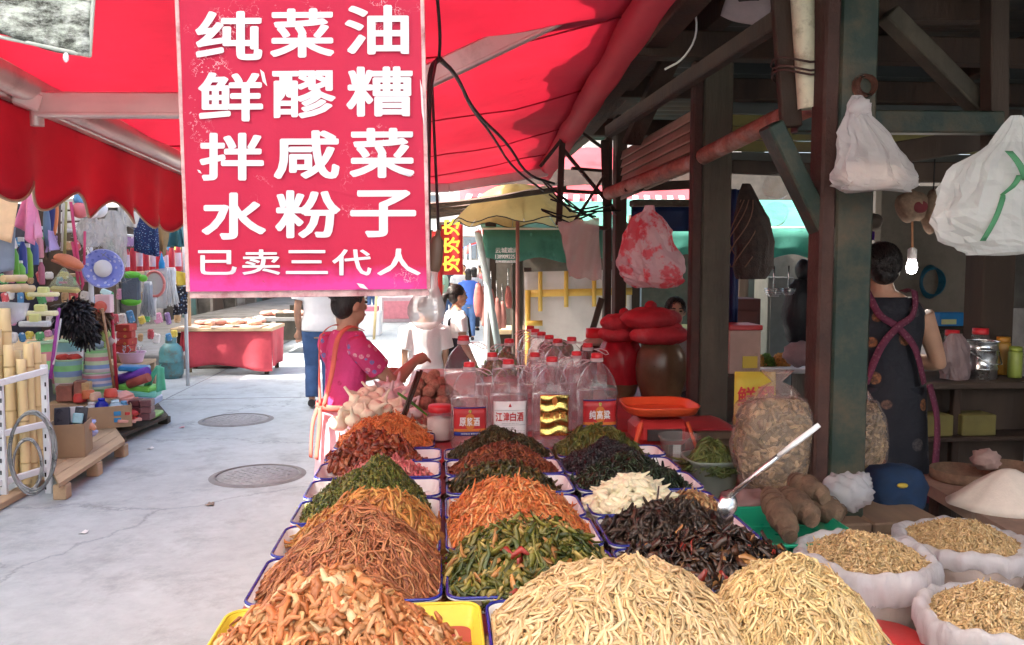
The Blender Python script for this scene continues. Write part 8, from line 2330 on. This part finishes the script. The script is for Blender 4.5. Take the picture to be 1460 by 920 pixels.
# ================================================================== MIDDLE DISTANCE: GREEN AWNINGS, BOARD, BANNERS
def fab(name, c, tr=.4):
 return mat(name, c, .7, var=.12, sc=3, bump=.2, transl=tr, dirt=.2, dcol=sh(c, .6))
def lane_awning(name, lab, x0, x1, yF, zF, yB, zB, vh, m, per=.5, stripes=None, posts=True):
 t = thing(name, lab, 'awning', ((x0 + x1) / 2, yF, zF))
 MB().sheet(lambda u, v: (x0 + (x1 - x0) * u, yF + (yB - yF) * v, zF + (zB - zF) * v - .06 * math.sin(v * PI) + .015 * math.sin(u * 30) * math.sin(v * PI)), 24, 8, .004).build('canopy', m, t)
 n = max(20, int((x1 - x0) / per * 10))
 MB().sheet(lambda u, v: (x0 + (x1 - x0) * u, yF - .01 - .02 * math.sin(u * 40) * (1 - v), zF - (vh - .06 * (.5 + .5 * math.cos(u * (x1 - x0) / per * 2 * PI))) * (1 - v)), n, 3, .003).build('valance', m, t)
 MB().tube([(x0, yF + .02, zF), (x1, yF + .02, zF)], .025, 8).build('front_bar', M_WHMET, t)
 if stripes:
  k = int((x1 - x0) / .16)
  for i in range(k):
   xa = x0 + (x1 - x0) * i / k
   MB().sheet(lambda u, v: (xa + .08 * u + .10 * v, yF - .012 + (yB - yF) * v * .22, zF + .012 + (zB - zF) * v * .22), 1, 2, .002).build('stripe', stripes, t)
 if posts:
  for x in (x0 + .05, x1 - .05):
   MB().tube([(x, yF + .05, 0), (x, yF + .05, zF)], .03, 8).build('post', M_WHMET, t)
 return t
M_GREENA = fab('green_awning_fabric', (.13, .36, .28), .5)
xa, xb = P(688, 330, 9.0).x, P(905, 330, 9.0).x
zg = P(760, 328, 9.0).z
t = lane_awning('green_awning', 'teal green awning with white print left of the steel bracket', xa, xb, 9.0, zg, 10.8, zg + .45, .36, M_GREENA, .62)
for i, (w, y0, y1) in enumerate((('云城遮雨', 353, 361), ('13890922511', 363, 369), ('各种遮阳雨篷批发', 371, 375))):
 lettering('lettering', w, M_INKW, t, lambda u, v, y0=y0, y1=y1: P(706 + 34 * u, y1 + (y0 - y1) * v, 8.955), .01)
lane_awning('green_awning', 'pale turquoise awning edge seen through the shed', P(905, 330, 9.4).x + .02, P(1240, 330, 9.4).x, 9.4, P(1100, 326, 9.4).z, 11.0, zg + .5, .36, fab('turquoise_awning_fabric', (.16, .50, .42), .6), .62)
lane_awning('purple_awning', 'small purple awning beyond the apron vendor', P(1215, 310, 7.3).x, P(1362, 310, 7.3).x, 7.3, P(1290, 312, 7.3).z, 8.0, P(1290, 300, 7.3).z, .2, fab('purple_fabric', (.14, .05, .36), .5), .4)
lane_awning('striped_awning', 'faded red awning with white diagonal stripes above the green one', .25, 4.2, 10.85, 2.32, 13.2, 3.5, .12, fab('faded_red_fabric', (.52, .10, .12), .45), .5, M_WSHIRT, False)
# pale canopy beyond the red awning
t = thing('pale_canopy', 'pale dusty canopy on timber ribs beyond the red awning', 'canopy', (.2, 9, 2.3))
MB().sheet(lambda u, v: (-.35 + 1.5 * u, 7.7 + 4 * v, 2.42 - .22 * (1 - u) - .05 * math.sin(u * PI) + .12 * v), 10, 10, .004).build('sheet', fab('dusty_pink_sheet', (.72, .60, .56), .5), t)
for v in (.05, .35, .65, .95):
 MB().beam((-.38, 7.7 + 4 * v, 2.14 + .12 * v), (1.2, 7.7 + 4 * v, 2.36 + .12 * v), .05, .05).build('rib', M_WOOD_G, t)
for x in (-.3, 1.1):
 MB().tube([(x if x > 0 else 1.0, 11.6, 0), (x if x > 0 else 1.0, 11.6, 2.4)], .03, 8).build('post', M_WOOD_D, t)
# yellow parasol
c = P(738, 262, 8.6)
t = thing('yellow_parasol', 'tattered yellow parasol half hidden under the pale canopy', 'parasol', (c.x, c.y, 0))
rim = []
for i in range(49):
 a = i / 48 * 2 * PI
 rim.append(c + Vector((.68 * math.cos(a), .68 * math.sin(a), -.40 - .03 * math.cos(8 * a))))
mb = MB(); mb.sheet(lambda u, v: c.lerp(rim[round(u * 48)], v) + Vector((0, 0, .10 * math.sin(v * PI))), 48, 8); mb.build('canopy', fab('yellow_parasol_fabric', (.62, .50, .22), .5), t)
MB().tube(rim, .006, 5).build('hem', M_BLK, t)
for i in range(8):
 MB().tube([c - Vector((0, 0, .02)), c.lerp(rim[i * 6], .5) + Vector((0, 0, .08)), rim[i * 6]], .006, 5).build('rib', M_WHMET, t)
MB().tube([(c.x, c.y, 0), c], .02, 8).build('pole', mat('reddish_pole', (.30, .12, .10), .5), t)
lettering('lettering', 'SALE', M_INKR, t, lambda u, v: P(678 + 12 * u, 331 - 6 * v + 3 * u, 7.5))
solo('prop_pole', MB().tube([P(681, 330, 8.4), P(694, 400, 8.3), P(712, 505, 8.1)], .035, 10), mat('pale_blue_steel', (.42, .52, .52), .5, dirt=.2), 'leaning pale steel prop pole in front of the hanging meat', 'pole')
# red banners
M_BAN = fab('banner_red', (.58, .04, .04), .3); M_BANY = plain('banner_yellow', (.80, .58, .06))
t = thing('red_banner', 'red cloth banner with yellow characters turned sideways', 'banner', P(645, 392, 12.0))
MB().sheet(lambda u, v: P(627 + 33 * u, 392 - 72 * v, 12) + Vector((0, .02 * math.sin(u * 6), 0)), 6, 6, .005).build('cloth', M_BAN, t)
for y in (388, 362, 336):
 lettering('character', '农', M_BANY, t, lambda u, v, y=y: P(630 + 26 * (1 - v), y - 24 * (1 - u), 11.95), .03)
MB().tube([P(625, 318, 12), P(662, 318, 12)], .02, 6).build('rod', M_WOOD_D, t)
MB().tube([P(626, 318, 12), (P(626, 318, 12).x, 12, 0)], .03, 8).build('post', M_WOOD_D, t)
t = thing('red_banner', 'narrow dark red banner just right of the sign board', 'banner', P(624, 425, 9))
MB().sheet(lambda u, v: P(612 + 19 * u, 425 - 95 * v, 9), 3, 6, .01).build('cloth', M_BAN, t)
MB().tube([P(614, 328, 9.02), (P(614, 328, 9).x, 9.02, 0)], .025, 8).build('post', M_WOOD_D, t)
# white board with yellow tape
t = thing('white_board', 'pale plastic-covered board edged with yellow tape behind the bottles', 'board', (P(825, 480, 8.6).x, 8.6, 0))
bf = quad_fn(P(748, 640, 8.6), P(900, 640, 8.6), P(748, 388, 8.6), P(900, 384, 8.6))
MB().sheet(lambda u, v: bf(u, v) + Vector((0, .02 * math.sin(u * 12 + v * 3) * math.sin(v * 5), 0)), 24, 14, .01).build('sheet', mat('pale_sheet', (.66, .64, .60), .35, var=.06, bump=.3, bs=9, dirt=.15, dcol=(.45, .43, .40)), t)
M_TAPE = plain('yellow_tape', (.66, .42, .08), .4)
for it, (u0, v0, u1, v1) in enumerate(((0, .86, 1, .9), (.0, 0, .05, .9), (.12, .78, .16, 1), (.36, .8, .40, 1), (.62, .8, .66, .95), (.0, .70, .16, .73), (.9, .8, .94, 1))):
 MB().sheet(lambda u, v: bf(u0 + (u1 - u0) * u, v0 + (v1 - v0) * v) + Vector((0, -.045 - .004 * it, 0)), 2, 2, .002).build('tape', M_TAPE, t)
for x in (P(752, 480, 8.7).x, P(896, 480, 8.7).x):
 MB().box((x, 8.72, .8), (.08, .08, 1.6)).build('post', M_WOOD_D, t)
# dark stalls behind the green awnings
t = thing('dark_stall', 'dim timber stall row under the green awnings', 'stall', (4, 11.8, 0))
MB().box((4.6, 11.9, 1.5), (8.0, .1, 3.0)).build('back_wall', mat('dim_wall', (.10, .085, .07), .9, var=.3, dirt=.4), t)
for px in (738, 700, 905, 1060, 1180, 1300, 1420):
 x = P(px, 400, 9.3).x
 MB().box((x, 9.35, 1.1), (.12, .12, 2.2)).build('post', M_WOOD_G if px == 738 else M_DARKW, t)
for (a, b) in ((700, 760), (920, 1060), (1075, 1190), (1310, 1400)):
 x0, x1 = P(a, 400, 10.2).x, P(b, 400, 10.2).x
 MB().box(((x0 + x1) / 2, 10.4, .8), (x1 - x0, .7, .06)).build('counter', M_PALL, t)
 MB().box(((x0 + x1) / 2, 10.45, .39), (x1 - x0 - .1, .5, .76)).build('counter_front', M_WOOD_D, t)
for i, (px, y0, y1, w) in enumerate(((682, 404, 452, 8), (690, 420, 465, 7), (700, 412, 455, 6), (708, 425, 470, 7), (724, 408, 440, 5), (716, 430, 468, 5))):
 a = P(px, y0, 9.2); b = P(px + 2, y1, 9.2)
 t = thing('hanging_meat', ['broad wedge of red meat, leftmost under the green awning', 'second strip of red meat under the green awning', 'thin strip of red meat behind the leaning pole', 'dark strip of meat right of the leaning pole', 'small high strip of meat beside the post', 'low strip of meat beside the post'][i], 'meat', b, 'meat hanging under the green awning')
 MB().tube([a.lerp(b, k / 8) for k in range(9)], [S(w, 9.2) * (.25 + .75 * math.sin((k + .6) / 9 * PI * .85)) for k in range(9)], 10, sq=.5).build('cut', pm('hm%d' % (i % 2), [(.42, .13, .11), (.50, .22, .19)][i % 2], .5, bump=.5), t)
 MB().tube([a, a + Vector((0, 0, .2))], .006, 5).build('hook', M_STEEL, t)
# greens and produce on the back table
c = P(716, 492, 5.75)
heap('leafy_greens', 'heap of fresh green leaves at the back of the bottle table', 'greens', c.x, c.y, .87, .16, .12, .13, 500, .06, .03, .003, [(.10, .28, .04, 2), (.16, .36, .07, 2), (.40, .36, .16, .8)], tilt=.6, K=4, seed=51, piece='leaf')
solo('winter_melon', MB().ball(P(792, 486, 5.7) + Vector((0, 0, -.06)), (.13, .09, .075), 20, 12), pm('melon_green', (.24, .30, .18), .5), 'pale green melon lying behind the receding bottles', 'melon')
solo('timber_offcut', MB().beam(P(845, 470, 6.6), P(858, 425, 6.6), .05, .02), M_WOOD_G, 'short grey slat standing behind the wicker flask', 'slat')
# clutter in the gap right of the wooden post
for (px, py, w, h, Y, c, lab) in ((1102, 440, 38, 90, 9.0, (.24, .25, .23), 'tall grey cabinet in the gap beyond the netted bag'), (1050, 470, 50, 90, 8.4, (.10, .035, .03), 'dark red-brown cupboard behind the pinkish carton')):
 q = P(px, py, Y); t = thing('cabinet', lab, 'cabinet', (q.x, q.y, 0)); zt = P(px, py - h / 2, Y).z
 MB().box((q.x, q.y, zt / 2), (S(w, Y), .4, zt)).build('body', pm('cab%d' % px, c, .6), t)
 MB().box((q.x, q.y - .205, zt * .55), (S(w * .8, Y), .015, zt * .7)).build('door', pm('cab%d' % px, c, .6), t)
q = P(1140, 440, 6.4)
t = thing('black_coat', 'black padded coat hanging in the gap left of the green post', 'coat', P(1140, 500, 6.4))
MB().ball(q, (S(26, 6.4), .12, S(58, 6.4)), 22, 16, fn=lambda p: 1 + .08 * math.sin(p.x * 9) * math.sin(p.z * 7) - .2 * max(0, p.z)).build('body', pm('black_padding', (.012, .012, .016), .5, bump=.5), t)
MB().ball(P(1145, 385, 6.4), (.06, .08, .09), 14, 10).build('hood', pm('black_padding', (.012, .012, .016)), t)
for (px, py, r, lab) in ((1103, 412, 13, 'wire strainer hanging left in the bright gap'), (1124, 412, 10, 'smaller wire strainer hanging right in the bright gap')):
 q = P(px, py, 6.2); k = S(1, 6.2)
 t = thing('wire_strainer', lab, 'strainer', q - Vector((0, 0, r * k)), 'wire strainers')
 for z in range(5):
  rr = r * k * math.sqrt(max(.05, 1 - (z / 5) ** 2))
  MB().tube([q + Vector((rr * math.cos(a / 16 * 2 * PI), rr * math.sin(a / 16 * 2 * PI), -z * r * k / 5)) for a in range(17)], .004, 4).build('hoop', M_STEEL, t)
 MB().tube([q + Vector((0, 0, 0)), q + Vector((0, 0, 34 * k))], .006, 5).build('handle', M_STEEL, t)
q = P(1105, 522, 6.6); zq = q.z
t = thing('produce_table', 'sunlit produce table in the gap left of the green post', 'table', (q.x, q.y, 0))
MB().box((q.x, q.y + .1, zq - .02), (.75, .6, .04)).build('top', M_WSHIRT, t)
for sx in (-.33, .33):
 MB().box((q.x + sx, q.y + .1, (zq - .04) / 2), (.05, .5, zq - .042)).build('leg', M_WOOD_D, t)
for i, (px, cc, lab) in enumerate(((1080, (.75, .45, .12), 'pale orange heap at the left of the sunlit produce table'), (1093, (.12, .32, .05), 'green leafy heap in the middle of the sunlit produce table'), (1112, (.78, .42, .10), 'orange heap at the right of the sunlit produce table'))):
 p = P(px, 510, 6.65)
 heap('produce_heap', lab, 'produce', p.x, p.y, zq, .09, .09, .10, 220, .03, .012, .006, [cc], tilt=.5, K=3, seed=60 + i, piece='piece')
solo('mesh_sack', MB().ball(P(1140, 505, 6.1), (.13, .10, .10), 20, 12, fn=lambda p: 1 + .08 * math.sin(p.x * 9) * math.sin(p.z * 8)), pm('mauve_sack', (.28, .19, .20), .8, bump=.6), 'mauve mesh sack beside the sunlit produce table', 'sack')
solo('blue_tarp', MB().sheet(lambda u, v: P(1034 + 18 * u + 6 * v * u, 460 - 190 * v, 5.0) + Vector((0, .03 * math.sin(u * 9), 0)), 8, 8, .004), pm('navy_tarp', (.008, .022, .09), .6), 'strip of navy tarpaulin hanging behind the wooden post', 'tarpaulin')
solo('blue_tarp', MB().sheet(lambda u, v: P(900 + 85 * u, 330 - 36 * v, 6.9), 6, 4, .004), pm('navy_tarp', (.008, .022, .09), .6), 'navy tarpaulin strip above the hanging red and white bag', 'tarpaulin')
# awnings along the far lane
for i, (x0, x1, yF, yB, c, lab) in enumerate(((1.2, 2.6, 15.5, 18.5, (.10, .28, .50), 'blue awning over the first far shop on the right'), (1.1, 2.4, 20, 24, (.70, .68, .62), 'off-white awning over the second far shop on the right'), (.9, 2.4, 26, 31, (.55, .10, .10), 'red awning over the third far shop on the right'),
          (-3.4, -1.9, 28, 33, (.60, .52, .20), 'ochre awning far up on the left'), (-3.2, -1.7, 35, 41, (.20, .42, .30), 'green awning farthest up on the left'), (.7, 2.2, 34, 40, (.30, .40, .60), 'pale blue awning farthest up on the right'))):
 t = thing('shop_awning', lab, 'awning', ((x0 + x1) / 2, (yF + yB) / 2, 2.2))
 s_ = 1 if x0 > 0 else -1
 xi, xo = (x0, x1) if s_ > 0 else (x1, x0)
 MB().sheet(lambda u, v: (xi + (xo - xi) * u, yF + (yB - yF) * v, 2.25 + .45 * u), 6, 8, .004).build('canopy', fab('sa%d' % i, c), t)
 MB().sheet(lambda u, v: (xi, yF + (yB - yF) * u, 2.25 - .25 * (1 - v) - .04 * abs(math.sin(u * 18))), 30, 2, .004).build('valance', fab('sa%d' % i, c), t)
 for y in (yF + .1, yB - .1):
  MB().tube([(xi, y, 0), (xi, y, 2.25)], .03, 8).build('post', M_WHMET, t)
# more packets on the hardware stall rails
rs = random.Random(77)
pc = [((.62, .10, .12), 'red'), ((.75, .72, .70), 'white'), ((.10, .30, .55), 'blue'), ((.70, .55, .10), 'yellow'), ((.12, .42, .16), 'green'), ((.66, .30, .45), 'pink'), ((.30, .20, .40), 'violet'), ((.55, .35, .18), 'tan')]
n = 0
for row, (y0, hh) in enumerate(((345, 9), (398, 8), (425, 10), (455, 9), (478, 8))):
 for px in range(4, 262, 13):
  px += rs.uniform(-4, 4); Y = line(px, -3.75) + rs.uniform(0, .3); c, nm = pc[n % 8]; n += 1
  q = P(px, y0 + rs.uniform(-6, 6), Y)
  solo('hanging_packet', MB().box(q, (S(rs.uniform(7, 12), Y), .05, S(hh * rs.uniform(1.2, 2), Y)), Euler((0, rs.uniform(-.25, .25), rs.uniform(-.4, .4))), .015), print_material('hp_' + nm, c, (.8, .78, .75), sh(c, .5), 30, .3) if 'hp_' + nm not in MATS else MATS['hp_' + nm], '%s blister-packed household article hung at the back of the hardware stall' % nm, 'packet', nm + ' hanging packets')
  MATS.setdefault('hp_' + nm, bpy.data.materials.get('hp_' + nm))
